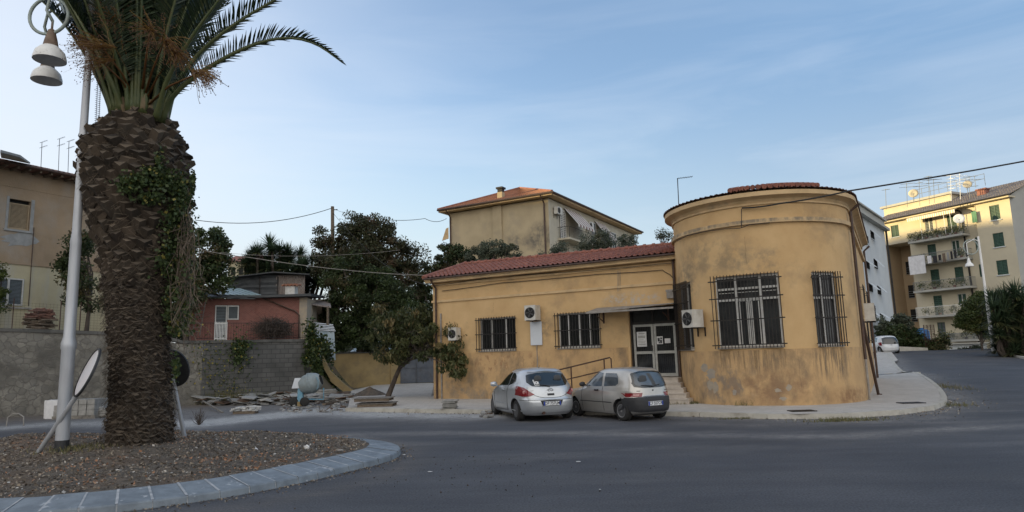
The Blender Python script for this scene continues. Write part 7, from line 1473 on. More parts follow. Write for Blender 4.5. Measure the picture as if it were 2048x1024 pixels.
tag(mb.build('sticks', 'wood_old', None, loc=c), 'few dry sticks lying in the white dust before the mixer', 'sticks')
# cement mixer
c = ong(607, 812); pm('mixer_blue', (.10, .26, .38), (.16, .32, .42), scale=5, rough=.6, c=(.35, .38, .38), cscale=4, camt=.6); pm('mixer_drum', (.26, .31, .33), (.20, .24, .25), scale=4, rough=.7, c=(.2, .2, .18), cscale=5, camt=.6)
mx_ = thing('cement_mixer', 'pale blue cement mixer with its drum mouth facing right', 'cement mixer', c); Rm = Matrix.Rotation(radians(72), 3, 'Y'); S = .92
dc = c+np.array([.28, .1, .98]); mb = MB(); mb.lathe([(.10, -.52), (.30, -.46), (.42, -.24), (.45, .0), (.44, .12), (.36, .32), (.25, .46), (.24, .48)], dc, 28, Rm, cap=False); mb.build('drum', 'mixer_drum', mx_, smooth=True, auto=.6)
mb = MB(); mb.lathe([(.235, .47), (.0, .40)], dc, 28, Rm, cap=False); mb.build('drum_mouth', 'interior_dark', mx_)
mb = MB(); mb.lathe([(.455, -.03), (.475, -.03), (.475, .03), (.455, .03)], dc, 28, Rm, cap=False); mb.build('drum_ring', 'mixer_drum', mx_)
mb = MB(); mb.hexa([tuple(c+np.array(q)) for q in [(-.50, -.12, .78), (-.08, -.12, .78), (-.08, .2, .78), (-.50, .2, .78), (-.38, -.10, 1.22), (-.12, -.10, 1.22), (-.12, .18, 1.22), (-.38, .18, 1.22)]]); mb.build('motor_box', 'sign_white', mx_)
mb = MB(); mb.hexa([tuple(c+np.array(q)) for q in [(-.26, -.09, .12), (-.0, -.09, .12), (-.0, .12, .12), (-.26, .12, .12), (-.24, -.07, .80), (-.05, -.07, .80), (-.05, .1, .80), (-.24, .1, .80)]]); mb.tube([c+[-.12, 0, .3], c+[.85, .1, .25], c+[.85, .1, .75]], .035, 6); mb.build('frame', 'mixer_blue', mx_)
for x, y in ((-.42, -.1), (.12, -.25)): mb = MB(); mb.lathe([(.0, -.04), (.17, -.04), (.20, -.02), (.20, .02), (.17, .04), (.0, .04)], c+np.array([x, y, .2]), 20, Matrix.Rotation(radians(90), 3, 'X')); mb.build('wheel', 'rubber', mx_, smooth=True, auto=.6)
mb = MB(); mb.lathe([(.12, 0), (.12, .2)], c+np.array([-.13, -.1, 0]), 12); mb.build('bucket', 'ochre_old', mx_)
mb = MB(); mb.tube([c+[.62, -.25, 1.25], c+[.72, -.3, 1.1], c+[.72, -.3, .8], c+[.66, -.28, .72]], .02, 6); mb.build('handle', 'mixer_blue', mx_)
# weeds at the foot of the wall
def wallweeds(px, label, n, h): u, _ = RW.hit(px, 800, 0); q = RW.p(u, 0, .35); tufts('weeds', label, q[0], q[1], n, .8, .25, h)
wallweeds(440, 'dry brown weeds at the foot of the concrete wall behind the slabs', 900, .55); wallweeds(520, 'low scrub between the slab heap and the wall', 600, .35)
c = ong(398, 850); brs = MB()
for i in range(40): e = rng.normal(size=3)*[.12, .1, .0]+[0, 0, rnd.uniform(.15, .55)]; brs.tube([c+[0, 0, 0], c+e*.5+rng.normal(size=3)*.03, c+e], [.008, .006, .003], 4, cap=False)
tag(brs.build('dry_twigs', 'bark', None, loc=c), 'small dry twiggy plant behind the planting bed right of the palm', 'twigs')
# ---------------------------------------------------------------- tan house on the rise behind
pm('tan_render', (.47, .385, .25), (.38, .31, .20), scale=.5, rough=.95, bump=.2, c=(.30, .26, .20), cscale=.5, camt=.4, clo=.54, chi=.66); pm('tan_light', (.52, .48, .38), (.44, .40, .32), scale=1, rough=.9)
pm('awning_white', (.62, .60, .57), None, rough=.9); pm('awning_brown', (.25, .17, .15), None, rough=.9)
BP = at(1100, 500, 54)[:2]; bq = lambda u, z: (D1[0]*u, D1[1]*u, z-5)
stain('tan_render', bq(-.9, 11.6), (1.6, 1.2, 1.5), (.13, .12, .105), .9, 1.7, (1, 1, .8), .36, .6); stain('tan_render', bq(-3.0, 11.3), (2.2, 1.4, .9), (.16, .145, .12), .75, 1.4, (1, 1, 1), .42, .62); stain('tan_render', bq(-1.2, 9.6), (2.5, 1.5, .35), (.14, .13, .11), .8, 1.4, (1, 1, 1), .36, .6)
BL = Frame(BP, D1, (-.49, -.87)); BR = Frame(BP, N1, D1); th_ = thing('tan_house', 'large tan house with hipped tile roof and chimney on the rise behind', 'house', (BP[0], BP[1], 5)); WE = 14.75
mb = MB(); mb.quad(BL.p(-9.9, 4.5), BL.p(0, 4.5), BL.p(0, WE), BL.p(-9.9, WE)); mb.build('front_wall', 'tan_render', th_); mb = MB(); mb.quad(BR.p(0, 4.5), BR.p(21, 4.5), BR.p(21, WE), BR.p(0, WE)); mb.quad(BR.p(21, 4.5), BR.p(21, 4.5, -9.9), BR.p(21, WE, -9.9), BR.p(21, WE)); Fz = Frame(BL.p(-9.9, 0)[:2], N1, -D1); mb.quad(Fz.p(0, 4.5), Fz.p(21, 4.5), Fz.p(21, WE), Fz.p(0, WE)); mb.build('side_wall', 'tan_light', th_)
ov = .75; ee = 15.05
def BQ(u, v, z): q = BP+D1*u+N1*v; return (q[0], q[1], z)
ap = onp(1040, 377, BP+N1*5.2, (-.49, -.87)); ua = float((ap[:2]-BP)@D1); za = ap[2]; mb = MB(); mb.cur = 0
tiles(mb, BQ(-9.9-ov, -ov, ee), BQ(ov, -ov, ee), BQ(ua, 5.2, za), BQ(ua, 5.2, za), 50, 18, amp=.04); tiles(mb, BQ(ov, -ov, ee), BQ(ov, 21+ov, ee), BQ(ua, 16.5, za), BQ(ua, 5.2, za), 80, 18, amp=.04); tiles(mb, BQ(-9.9-ov, -ov, ee), BQ(-9.9-ov, 21+ov, ee), BQ(ua, 16.5, za), BQ(ua, 5.2, za), 60, 12); mb.poly([BQ(-9.9-ov, 21+ov, ee), BQ(ov, 21+ov, ee), BQ(ua, 16.5, za)]); brf = mb.build('roof', 'terracotta_bright', th_)
mb = MB(); mb.hexa([BQ(-9.9-ov+.05, -ov+.05, ee-.22), BQ(ov-.05, -ov+.05, ee-.22), BQ(ov-.05, 21+ov, ee-.22), BQ(-9.9-ov+.05, 21+ov, ee-.22), BQ(-9.9-ov+.05, -ov+.05, ee-.06), BQ(ov-.05, -ov+.05, ee-.06), BQ(ov-.05, 21+ov, ee-.06), BQ(-9.9-ov+.05, 21+ov, ee-.06)]); mb.build('eaves', 'ochre_trim', th_)
mb = MB(); mb.tube([BQ(-9.9-ov, -ov-.05, ee-.03), BQ(ov+.05, -ov-.05, ee-.03), BQ(ov+.05, 21+ov, ee-.03)], .09, 6); mb.tube([BL.p(-.35, ee-.1, ov), BL.p(-.35, 14.4, .1), BL.p(-.35, 5, .1)], .07, 6); mb.tube([BL.p(-9.75, ee-.1, ov), BL.p(-9.75, 14.4, .1), BL.p(-9.75, 5, .1)], .07, 6); mb.build('gutters', 'pipe_brown', th_)
uc, zc = BL.hit(995, 420); mb = MB(); mb.fbox(BL, uc-.45, uc+.45, 5, WE, -.1, .14); mb.build('flue', 'tan_render', th_); _, zt_ = BL.hit(993, 372); mb = MB(); mb.fbox(BL, uc-.24, uc+.24, 14.9, zt_-.45, -.9, -.42); chs = mb.build('chimney', 'tan_render', brf); 
for (px, cz) in (): pass
ridge = MB(); 
for a, b in ((BQ(ov, -ov, ee), BQ(ua, 5.2, za)), (BQ(-9.9-ov, -ov, ee), BQ(ua, 5.2, za)), (BQ(ua, 5.2, za), BQ(ua, 16.5, za))): ridge.tube([np.array(a)+[0, 0, .06], np.array(b)+[0, 0, .06]], .11, 6)
ridge.build('ridge_tiles', 'terracotta', th_)
mb = MB(); mb.fbox(BL, uc-.22, uc+.22, zt_-.45, zt_-.16, -.88, -.44); mb.fbox(BL, uc-.32, uc+.32, zt_-.16, zt_, -.98, -.34); mb.build('chimney_cap', 'iron', th_)
def stripes(F, u0, u1, ztop, zbot, proj, label, n=11):
    a = thing('awning', label, 'awning', F.p(u0, zbot, proj), 'striped awnings on the tan house'); A_, B_ = MB(), MB()
    for i in range(n):
        m_ = A_ if i % 2 == 0 else B_; x0, x1 = u0+(u1-u0)*i/n, u0+(u1-u0)*(i+1)/n; m_.prism([F.p(x0, ztop, .05), F.p(x1, ztop, .05), F.p(x1, zbot, proj), F.p(x0, zbot, proj)], (0, 0, -.02)); m_.fbox(F, x0, x1, zbot-.22, zbot, proj, proj+.015)
    A_.build('white_stripes', 'awning_white', a); B_.build('brown_stripes', 'awning_brown', a)
stripes(BR, 2.9, 6.4, 14.5, 12.9, 1.35, 'nearer white and brown striped awning over the balcony of the tan house'); stripes(BR, 9.8, 12.4, 14.45, 12.7, 1.3, 'farther white and brown striped awning on the tan house')
def acs(F, u, z, label): ac(F, u, z, .9, .62, .35, .1, label, 'air-conditioning units on the tan house')
acs(BR, 1.25, 13.55, 'air-conditioning unit nearest the front corner of the tan house'); acs(BR, 8.0, 13.35, 'middle air-conditioning unit between the striped awnings'); acs(BR, 18.4, 13.2, 'air-conditioning unit at the far end of the tan house')
for (u0, u1, z0, z1) in ((2.0, 3.1, 11.7, 14.2), (8.8, 9.9, 12, 14.2), (14, 15.2, 12.2, 14.0)): shut(BR, u0, u1, z0, z1, th_, 'white_frame' if u0 < 5 else 'shutter_grey', 'white_frame', 16, o=.06)
bc = thing('balcony', 'small balcony with thin iron railing on the side of the tan house', 'balcony', BR.p(3, 11.6, .5)); mb = MB(); mb.fbox(BR, 1.6, 6.2, 11.45, 11.6, 0, 1.1); mb.build('slab', 'tan_light', bc); mb = MB()
for u in np.arange(1.6, 6.25, .15): mb.tube([BR.p(u, 11.6, 1.05), BR.p(u, 12.55, 1.05)], .012, 3, cap=False)
for o in np.arange(.1, 1.1, .16): mb.tube([BR.p(1.62, 11.6, o), BR.p(1.62, 12.55, o)], .012, 3, cap=False)
mb.tube([BR.p(1.62, 12.55, 0), BR.p(1.62, 12.55, 1.05), BR.p(6.2, 12.55, 1.05)], .02, 4); mb.build('railing', 'iron', bc)
mb = MB(); mb.prism([BL.p(-10.15, 13.4, .2), BL.p(-9.95, 13.5, .1), BL.p(-9.95, 12.5, .1), BL.p(-10.45, 12.3, .4)], (0, .1, 0)); tag(mb.build('awning', 'ochre_trim', None, loc=BL.p(-10.2, 13, .2)), 'small yellow awning edge at the left corner of the tan house', 'awning')

# ---------------------------------------------------------------- flats on the right
pm('flat_cream', (.56, .50, .37), (.49, .44, .33), scale=.4, rough=.95, c=(.38, .35, .29), cscale=.3, camt=.4, clo=.5, chi=.7, cstretch=(1, 1, .4)); pm('flat_tan', (.40, .30, .19), (.36, .27, .17), scale=.5, rough=.95); pm('flat_white', (.55, .59, .62), (.48, .52, .55), scale=.5, rough=.9); pm('shutter_green', (.022, .065, .045), (.03, .08, .055), scale=4, rough=.6); pm('slate_roof', (.17, .15, .14), (.28, .25, .23), scale=2.5, rough=.9, bump=.3, stretch=(1, 1, 1)); pm('flat_grey', (.40, .40, .37), (.35, .35, .33), scale=.5, rough=.95); pm('rail_paint', (.20, .22, .23), None, rough=.6)
pm('cloth_white', (.66, .66, .68), None, rough=.95); pm('cloth_dark', (.03, .03, .035), None, rough=.95); pm('cloth_brown', (.16, .12, .09), None, rough=.95); pm('cloth_grey', (.3, .31, .32), None, rough=.95); pm('cloth_green', (.10, .22, .14), None, rough=.95)
AP = np.array([50.46, 75.0]); AF = Frame(AP, (.45, -.89), (-.89, -.45)); ap_ = thing('apartment_block', 'tall cream apartment block with balconies, green shutters and grey tiled roof', 'apartment block', AF.p(0, -.5))
def ar(x0, y0, x1, y1, o=0): a = AF.hit(x0, y0, o); b = AF.hit(x1, y1, o); return (a[0], b[0], b[1], a[1])
UL = AF.hit(1765, 480)[0]; UR = AF.hit(2027, 420)[0]; UI = AF.hit(1833, 600)[0]; TOPA = 17.2
aw = [ar(1781, 452, 1799, 472), ar(1848, 434, 1868, 462), ar(1893, 432, 1915, 458), ar(1854, 490, 1874, 514), ar(1902, 482, 1922, 512), ar(1860, 540, 1881, 568), ar(1908, 535, 1929, 562), ar(1866, 592, 1888, 630), ar(1914, 588, 1935, 612), ar(1874, 645, 1893, 672), ar(1942, 422, 1955, 442), ar(1949, 475, 1961, 499), ar(1957, 529, 1968, 553), ar(1964, 583, 1974, 604), ar(1983, 413, 2007, 438), ar(1990, 468, 2015, 492), ar(1997, 522, 2023, 548)]
aw = [(a, b, min(c, d), max(c, d)) for a, b, c, d in aw]
main = [w for w in aw if w[0] < AF.hit(1975, 480)[0]]; bay = [w for w in aw if w not in main]; UB = AF.hit(1974, 430)[0]
mb = MB(); wall_open(mb, AF, [UI, 0, UB], [-1, 5, 10, 14.25, TOPA], main[1:], depth=.2); wall_open(mb, AF, [UL, UI], [14.25, TOPA], main[:1], depth=.2); mb.quad(AF.p(UL, 14.25), AF.p(UI, 14.25), AF.p(UI, 14.25, -6), AF.p(UL, 14.25, -6)); mb.quad(AF.p(UI, -1), AF.p(UI, -1, -3.3), AF.p(UI, 14.25, -3.3), AF.p(UI, 14.25)); mb.build('front_wall', 'flat_cream', ap_)
mb = MB(); bay2 = bay; OB = .5; Fb = Frame(np.array(AF.p(0, 0, OB)[:2]), AF.t, AF.n); wall_open(mb, Fb, [UB-.9, UR], [-1, 5, 10, TOPA], [(w[0], w[1], w[2], w[3]) for w in bay], depth=.2); mb.quad(AF.p(UB-.9, -1), AF.p(UB-.9, -1, OB), AF.p(UB-.9, TOPA, OB), AF.p(UB-.9, TOPA)); mb.build('bay_wall', 'flat_cream', ap_)
G_ = Frame(AF.p(UR, 0, OB)[:2], -AF.n, AF.t); mb = MB(); mb.poly([G_.p(0, -1), G_.p(12, -1), G_.p(12, TOPA), G_.p(6, TOPA+2.6), G_.p(0, TOPA)]); mb.build('gable_wall', 'flat_grey', ap_)
# recessed tan bay below the overhanging top floor
Rc = Frame(AF.p(UI, 0, -3.3)[:2], -AF.t, AF.n); LR_ = UI-UL; mb = MB(); mb.quad(Rc.p(-.05, -1), Rc.p(LR_, -1), Rc.p(LR_, 14.25), Rc.p(-.05, 14.25)); mb.build('recess_wall', 'flat_tan', ap_)
S2 = Frame(AF.p(UL, 0, 0)[:2], -AF.n, AF.t); a = AF.p(UL+.02, 0, 0); b = Rc.p(LR_, 0); mb = MB(); mb.quad((a[0], a[1], -1), (b[0], b[1], -1), (b[0], b[1], 14.25), (a[0], a[1], 14.25)); mb.build('side_recess_wall', 'flat_tan', ap_)
for (x0, y0, x1, y1) in ((1811, 524, 1822, 548), (1816, 571, 1830, 595), (1821, 619, 1836, 643)): u0, z1 = Rc.hit(x0, y0); u1, z0 = Rc.hit(x1, y1); u0, u1 = min(u0, u1), max(u0, u1); mb = MB(); mb.fbox(Rc, u0, u1, z0, z1, .01, .04); w_ = mb.build('window', 'interior_dark', ap_); mb = MB(); [mb.fbox(Rc, u0-.05, u1+.05, z0+(z1-z0)*k/6-.02, z0+(z1-z0)*k/6+.02, .1, .13) for k in range(0, 4)]; mb.build('guard_bars', 'rail_paint', w_)
doors = {1: 'glass', 3: 'glass'}
for i, w in enumerate(aw):
    F = Fb if w in bay else AF; lit = i in (1, 9); shut(F, w[0], w[1], w[2], w[3], ap_, 'shutter_green' if i not in (1, 9) else 'shutter_grey', 'shutter_green' if i not in (4, 8, 1) else 'white_frame', 10, o=-.1, split=True)
    if i >= 14 or i == 0: mb = MB(); mb.fbox(F, w[0]-.1, w[1]+.1, w[2]-.12, w[2]-.03, -.05, .1); mb.build('sill', 'flat_white', ap_)
# roof
ovh = .7; er, zr = TOPA+.05, TOPA+2.5; mb = MB(); tiles(mb, AF.p(UL-.5, er, ovh), AF.p(UR+.4, er, OB+ovh), AF.p(UR+.4, zr+.1, -5.5), AF.p(UL-.5, zr, -5.5), 60, 14, amp=.05); mb.quad(AF.p(UL-.5, zr, -5.5), AF.p(UR+.4, zr, -5.5), AF.p(UR+.4, er, -12), AF.p(UL-.5, er, -12)); arf = mb.build('roof', 'slate_roof', ap_)
mb = MB(); mb.hexa([AF.p(UL-.5, TOPA-.2, -.1), AF.p(UR+.3, TOPA-.2, -.1), AF.p(UR+.3, TOPA-.2, OB+ovh), AF.p(UL-.5, TOPA-.2, ovh), AF.p(UL-.5, TOPA-.03, -.1), AF.p(UR+.3, TOPA-.03, -.1), AF.p(UR+.3, TOPA-.03, OB+ovh), AF.p(UL-.5, TOPA-.03, ovh)]); mb.build('eaves', 'flat_cream', ap_)
mb = MB(); mb.tube([AF.p(UL-.5, TOPA+.02, ovh+.08), AF.p(UR+.4, TOPA+.02, ovh+OB+.08)], .09, 6); ud = AF.hit(1932, 480)[0]; mb.tube([AF.p(ud-.9, TOPA, ovh), AF.p(ud-.1, TOPA-.6, .12), AF.p(ud, 8, .12), AF.p(ud, -1, .12)], .10, 6); mb.build('gutter', 'iron', ap_)
# stair tower on the roof, chimney, railings
TWR = Frame(AF.p(0, 0, -2.4)[:2], AF.t, AF.n); a = TWR.hit(1766, 408); b = TWR.hit(1900, 384); mb = MB(); mb.fbox(TWR, a[0], b[0], 17.5, b[1]-.25, -4, 0); pt_ = mb.build('penthouse', 'flat_cream', ap_); mb = MB(); mb.fbox(TWR, a[0]-.3, b[0]+.3, b[1]-.25, b[1]+.02, -4.3, .3); mb.build('flat_roof', 'flat_grey', ap_)
rr_ = thing('roof_railing', 'thin iron railing round the flat roof above the apartment block', 'railing', TWR.p(a[0], b[1])); mb = MB()
for u in np.linspace((a[0]+b[0])/2, b[0]+4, 9): mb.tube([TWR.p(u, b[1]-.2, .2), TWR.p(u, b[1]+1.2, .2)], .03, 4)
for dz in (.6, 1.15): mb.tube([TWR.p((a[0]+b[0])/2, b[1]+dz, .2), TWR.p(b[0]+4, b[1]+dz, .2)], .025, 4)
mb.build('bars', 'rail_paint', rr_)
uc = AF.hit(1966, 390, -2)[0]; zc = AF.hit(1966, 380, -2)[1]; mb = MB(); mb.fbox(AF, uc-.45, uc+.45, 17.3, zc, -2.5, -1.7); mb.fbox(AF, uc-.55, uc+.55, zc, zc+.15, -2.6, -1.6); mb.build('chimney', 'red_brick', arf)
for k, (px, py, top, n, lab) in enumerate(((1771, 405, 378, 1, 'leftmost lone aerial on the flat roof'), (1813, 400, 366, 2, 'tall aerial with short bars left of the dish'), (1838, 398, 358, 3, 'aerial rising above the first dish'), (1857, 394, 352, 3, 'slim aerial in the middle of the roof group'), (1867, 392, 358, 2, 'short aerial next to the middle one'), (1901, 388, 350, 5, 'white many-barred aerial left of the tall mast'), (1919, 385, 345, 5, 'tallest mast with wide crossbars on the flats'), (1938, 386, 352, 4, 'wide aerial at the right end of the roof group'))):
    q0 = at(px, py, 74); q1 = at(px, top, 74); a_ = thing('tv_antenna', lab, 'antenna', q0, 'aerials on the apartment block'); mb = MB(); mb.tube([q0-[0, 0, .8], q1], .03, 4); mb.build('mast', 'rail_paint' if n < 5 else 'lamp_white', a_); mb = MB()
    for j in range(n): z = q1[2]-.15-j*.38; l = .7+.5*((j*7+k) % 3); mb.tube([(q0[0]-l*.4, q0[1], z), (q0[0]+l, q0[1], z+.12)], .02, 3); [mb.tube([(q0[0]+l*m_/4, q0[1]-.3, z+.03*m_), (q0[0]+l*m_/4, q0[1]+.3, z+.03*m_+.12)], .01, 3) for m_ in range(4)]
    mb.build('crossbars', 'rail_paint' if n < 5 else 'lamp_white', a_)
for px, py, R, lab, c_ in ((1827, 387, .5, 'round cream satellite dish on the flat roof', 'flat_cream'), (1935, 369, .45, 'rusty cream satellite dish high among the aerials', 'flat_cream'), (1918, 438, .55, 'large satellite dish on the top balcony', 'lamp_white')):
    c = at(px, py, 73 if py < 400 else 71.5); t = thing('satellite_dish', lab, 'satellite dish', c, 'satellite dishes on the flats'); Rm = Vector((-.55, -.8, .25)).to_track_quat('Z', 'Y').to_matrix(); mb = MB(); mb.lathe([(.0, -.08), (R*.5, -.05), (R, .05), (R, .08), (R*.5, -.02), (.0, -.05)], c, 20, Rm, cap=False); mb.build('dish', c_, t, smooth=True); mb = MB(); mb.tube([c, c+np.array([.1, .3, -1.0])], .03, 5); mb.tube([c-np.array([0, 0, R]), c+np.array([-.3, -.45, -.1])], .015, 4); mb.build('mount', 'rail_paint', t)
# balconies
def balcony(x0, x1, y, label, plants, o=1.35, col_='rail_paint', n_st=90, hgt_=1.0):
    u0, z = AF.hit(x0, y, o); u1, _ = AF.hit(x1, y, o); bl = thing('balcony', label, 'balcony', AF.p(u0, z, o), 'balconies of the apartment block'); z0 = AF.hit((x0+x1)/2, y, o)[1]
    mb = MB(); mb.fbox(AF, u0, u1, z0-.05, z0+.17, 0.01, o); mb.build('slab', 'flat_grey', bl); mb = MB()
    for u in np.linspace(u0+.03, u1-.03, n_st): mb.tube([AF.p(u, z0+.17, o-.06), AF.p(u, z0+.17+hgt_, o-.06)], .011, 3, cap=False)
    for uu in (u0+.03, u1-.03):
        for oo in np.linspace(.1, o-.1, 9): mb.tube([AF.p(uu, z0+.17, oo), AF.p(uu, z0+.17+hgt_, oo)], .011, 3, cap=False)
    mb.tube([AF.p(u0+.03, z0+.17+hgt_, .02), AF.p(u0+.03, z0+.17+hgt_, o-.06), AF.p(u1-.03, z0+.17+hgt_, o-.06), AF.p(u1-.03, z0+.17+hgt_, .02)], .025, 4); mb.build('railing', col_, bl)
    for k in range(plants):
        u = u0+(u1-u0)*(k+.5+rnd.uniform(-.3, .3))/plants; mb = MB(); q = AF.p(u, z0+.17, o-.4); mb.lathe([(.12, 0), (.17, .28)], q, 10); pt = mb.build('flower_pot', 'terracotta' if k % 2 else 'white_frame', bl); n_ = 160; P = np.array(AF.p(u, z0+.75, o-.35))+rng.normal(size=(n_, 3))*[.25, .25, .22]; T = np.zeros((n_, 3)); T[:, 0] = rng.random(n_); T[:, 1] = (rng.random(n_) < .3)*.7; m2 = MB(); m2.quads_np(leaf_quads(P, .10, .5), T); m2.build('plant', 'leaf_bright', pt)
    return bl, u0, u1, z0
balcony(1815, 1927, 478, 'top balcony crowded with potted plants under the scalloped awning', 11); balcony(1822, 1933, 524, 'second balcony from the top behind the hanging laundry', 2); balcony(1826, 1941, 580, 'third balcony from the top with grey railing and pots', 5); balcony(1832, 1925, 633, 'fourth balcony from the top with pale mesh railing', 3, col_='lamp_white', n_st=60); balcony(1895, 1956, 682, 'lowest balcony with low rail of flower troughs', 3, hgt_=.7)
a0, zt_ = AF.hit(1813, 437, 1.3); a1, _ = AF.hit(1910, 420, 1.3); aw_ = thing('awning', 'cream scalloped awning over the top balcony of the flats', 'awning', AF.p(a0, zt_, 1.3)); mb = MB(); z_ = AF.hit(1860, 429, 1.4)[1]; mb.prism([AF.p(a0, z_+.25, .6), AF.p(a1, z_+.25, .6), AF.p(a1, z_, 1.4), AF.p(a0, z_, 1.4)], (0, 0, .04)); mb.build('cloth', 'flat_cream', aw_); m1, m2 = MB(), MB()
for i in range(44): u = a0+(a1-a0)*i/44; (m1 if i % 2 else m2).poly([AF.p(u, z_+.02, 1.42), AF.p(u+(a1-a0)/44, z_+.02, 1.42), AF.p(u+(a1-a0)/44, z_-.3, 1.42), AF.p(u+(a1-a0)/88, z_-.38, 1.42), AF.p(u, z_-.3, 1.42)])
m1.build('valance', 'cloth_white', aw_); m2.build('valance_stripes', 'ochre_trim', aw_); mb = MB(); 
for u in (a0+1.6, a0+4.3, a1-.6): mb = MB(); mb.tube([AF.p(u, z_-2.6, 1.3), AF.p(u, z_, 1.35)], .03, 4); mb.build('pole', 'lamp_white', aw_)
# laundry
def cloth(x0, y0, x1, y1, mat, label, o=1.75):
    u0, z1 = AF.hit(x0, y0, o); u1, z0 = AF.hit(x1, y1, o); mb = MB(); mb.grid([[AF.p(u0+(u1-u0)*i/8, z0+(z1-z0)*j/6, o+.05*sin(i*1.7)*(1-j/6)) for i in range(9)] for j in range(7)]); mb.grid([[AF.p(u0+(u1-u0)*i/8, z0+(z1-z0)*j/6, o-.03+.05*sin(i*1.7)*(1-j/6)) for i in range(9)] for j in range(7)]); return tag(mb.build('laundry', mat, None, loc=AF.p(u0, z0, o), smooth=True), label, 'laundry', 'washing on the balcony lines')
cloth(1816, 514, 1853, 546, 'cloth_white', 'large white bed sheet, biggest piece of washing'); cloth(1854, 512, 1864, 526, 'cloth_white', 'small white cloth right beside the big sheet'); cloth(1865, 512, 1875, 525, 'cloth_dark', 'black garment next to the small white cloth'); cloth(1876, 510, 1883, 520, 'cloth_dark', 'short dark garment left of the brown one'); cloth(1884, 507, 1892, 524, 'cloth_brown', 'brown garment in the middle of the washing'); cloth(1893, 505, 1899, 520, 'cloth_grey', 'grey garment between brown and dark ones'); cloth(1900, 503, 1906, 518, 'cloth_dark', 'dark trousers right of the grey garment'); cloth(1907, 501, 1914, 516, 'cloth_dark', 'rightmost dark garment on the line'); cloth(1942, 424, 1955, 444, 'cloth_green', 'pale green striped cloth hanging at the small top window', .8)
cable([AF.p(AF.hit(1814, 514, 1.75)[0], AF.hit(1814, 514, 1.75)[1], 1.75), AF.p(AF.hit(1916, 500, 1.75)[0], AF.hit(1916, 500, 1.75)[1], 1.75)], .01, 'washing_line', 'washing line stretched along the second balcony', 'washing line')
# white block between tower and flats
WB = Frame(at(1768, 458, 69)[:2], -np.array([.626, .776]), (.776, -.626)); wb_ = thing('white_block', 'bluish white block of flats with tilted awning windows beyond the tower', 'apartment block', WB.p(0, 0)); z1 = WB.hit(1768, 462)[1]; LW = 15
mb = MB(); mb.quad(WB.p(0, -1), WB.p(LW, -1), WB.p(LW, z1), WB.p(0, z1)); mb.build('wall', 'flat_white', wb_); mb = MB(); mb.fbox(WB, -.3, LW, z1, z1+.25, -.2, .5); mb.fbox(WB, 0, LW, z1+.25, z1+1.0, -.3, .1); mb.fbox(WB, -.3, LW, z1+1.0, z1+1.15, -.4, .3); mb.build('parapet', 'flat_grey', wb_)
mb = MB(); mb.tube([WB.p(-.05, z1, .15), WB.p(-.05, -1, .15)], .10, 6); mb.build('downpipe', 'iron', wb_)
for px, py, w, h in ((1743, 470, 8, 12), (1735, 530, 6, 12), (1749, 527, 9, 14), (1741, 575, 6, 14), (1756, 580, 9, 14), (1748, 632, 6, 12), (1762, 634, 8, 12), (1733, 478, 5, 10)):
    u0, zt_ = WB.hit(px+w/2, py-h/2); u1, zb = WB.hit(px-w/2, py+h/2); u0, u1 = min(u0, u1), max(u0, u1); u1 = min(u1, u0+1.5); zt_ = zb+1.5 if zt_-zb > 1.7 else zt_; mb = MB(); mb.fbox(WB, u0, u1, zb, zt_, .0, .03); w_ = mb.build('window', 'interior_dark', wb_); mb = MB(); mb.prism([WB.p(u0, zt_, .05), WB.p(u1, zt_, .05), WB.p(u1, zb+.1, .65), WB.p(u0, zb+.1, .65)], (0, 0, .04)); mb.build('tilted_shutter', 'flat_white', w_)
# ---------------------------------------------------------------- right side: verge, hedge, bushes, yuccas
def rp(px, py, Y): p = at(px, py, Y); return p
mb = MB(); vp = [ong(1795, 706.5), ong(1830, 707), ong(1856, 707)]
q0, q1 = at(1800, 706, 57.5), at(1857, 707, 57.5); mb = MB(); mb.hexa([(q0[0], q0[1], .8), (q1[0], q1[1], .8), (q1[0], q1[1]+.3, .8), (q0[0], q0[1]+.3, .8), (q0[0], q0[1], 1.8), (q1[0], q1[1], 1.62), (q1[0], q1[1]+.3, 1.62), (q0[0], q0[1]+.3, 1.8)]); tag(mb.build('low_wall', 'kerbstone', None, loc=(q0[0], q0[1], 1.2)), 'low pale wall behind the white car', 'wall')
V = [at(1985, 711, 53), at(2010, 713.5, 49), at(2048, 719, 44), at(2120, 730, 38)]; V = [np.array([p[0], p[1], float(hgt(p[0], p[1]))]) for p in V]; Vs = spline(V, 8); mb = MB(); m2 = MB()
mb.grid([[tuple(p+np.array([0, 0, h_])+np.array([.6, .8, 0])*o) for (h_, o) in ((-.05, 0), (.14, 0), (.15, .2), (.15, 2.2))] for p in Vs]); struct(mb, 'verge_kerb', 'kerbstone')
m2.grid([[tuple(p+np.array([.6, .8, 0])*o+np.array([0, 0, .13+.3*(o > 3)])) for o in (2.1, 4, 8, 14)] for p in Vs]); struct(m2, 'verge', 'earth')
mb = MB(); hx = [(-1, 706, 0)]
def bush(label, spots, mat, ncl, n, cr, leaf, name='bush', third=.1, aspect=.5, base=None, group=None):
    e0 = spots[0]; b = np.array(e0[0]); b[2] = base if base is not None else b[2]-e0[1][2]; t = thing(name, label, 'bush', b, group); p, k, cc = crown_pts(spots, ncl, n, cr, .2); p[:, 2] = np.maximum(p[:, 2], b[2]); T = np.zeros((n, 3)); ct = rng.random(ncl); T[:, 0] = np.clip(ct[k]*.7+rng.random(n)*.35, 0, 1); T[:, 1] = (rng.random(n) < third)*rng.random(n); mb = MB(); mb.quads_np(leaf_quads(p, leaf, aspect, 0), T); mb.build('foliage', mat, t); mb = MB()
    for i in range(8): mb.tube([b, (b+cc[i % ncl])/2+rng.normal(size=3)*.1, cc[i % ncl]], [.05, .03, .01], 5)
    mb.build('stems', 'bark', t); return t
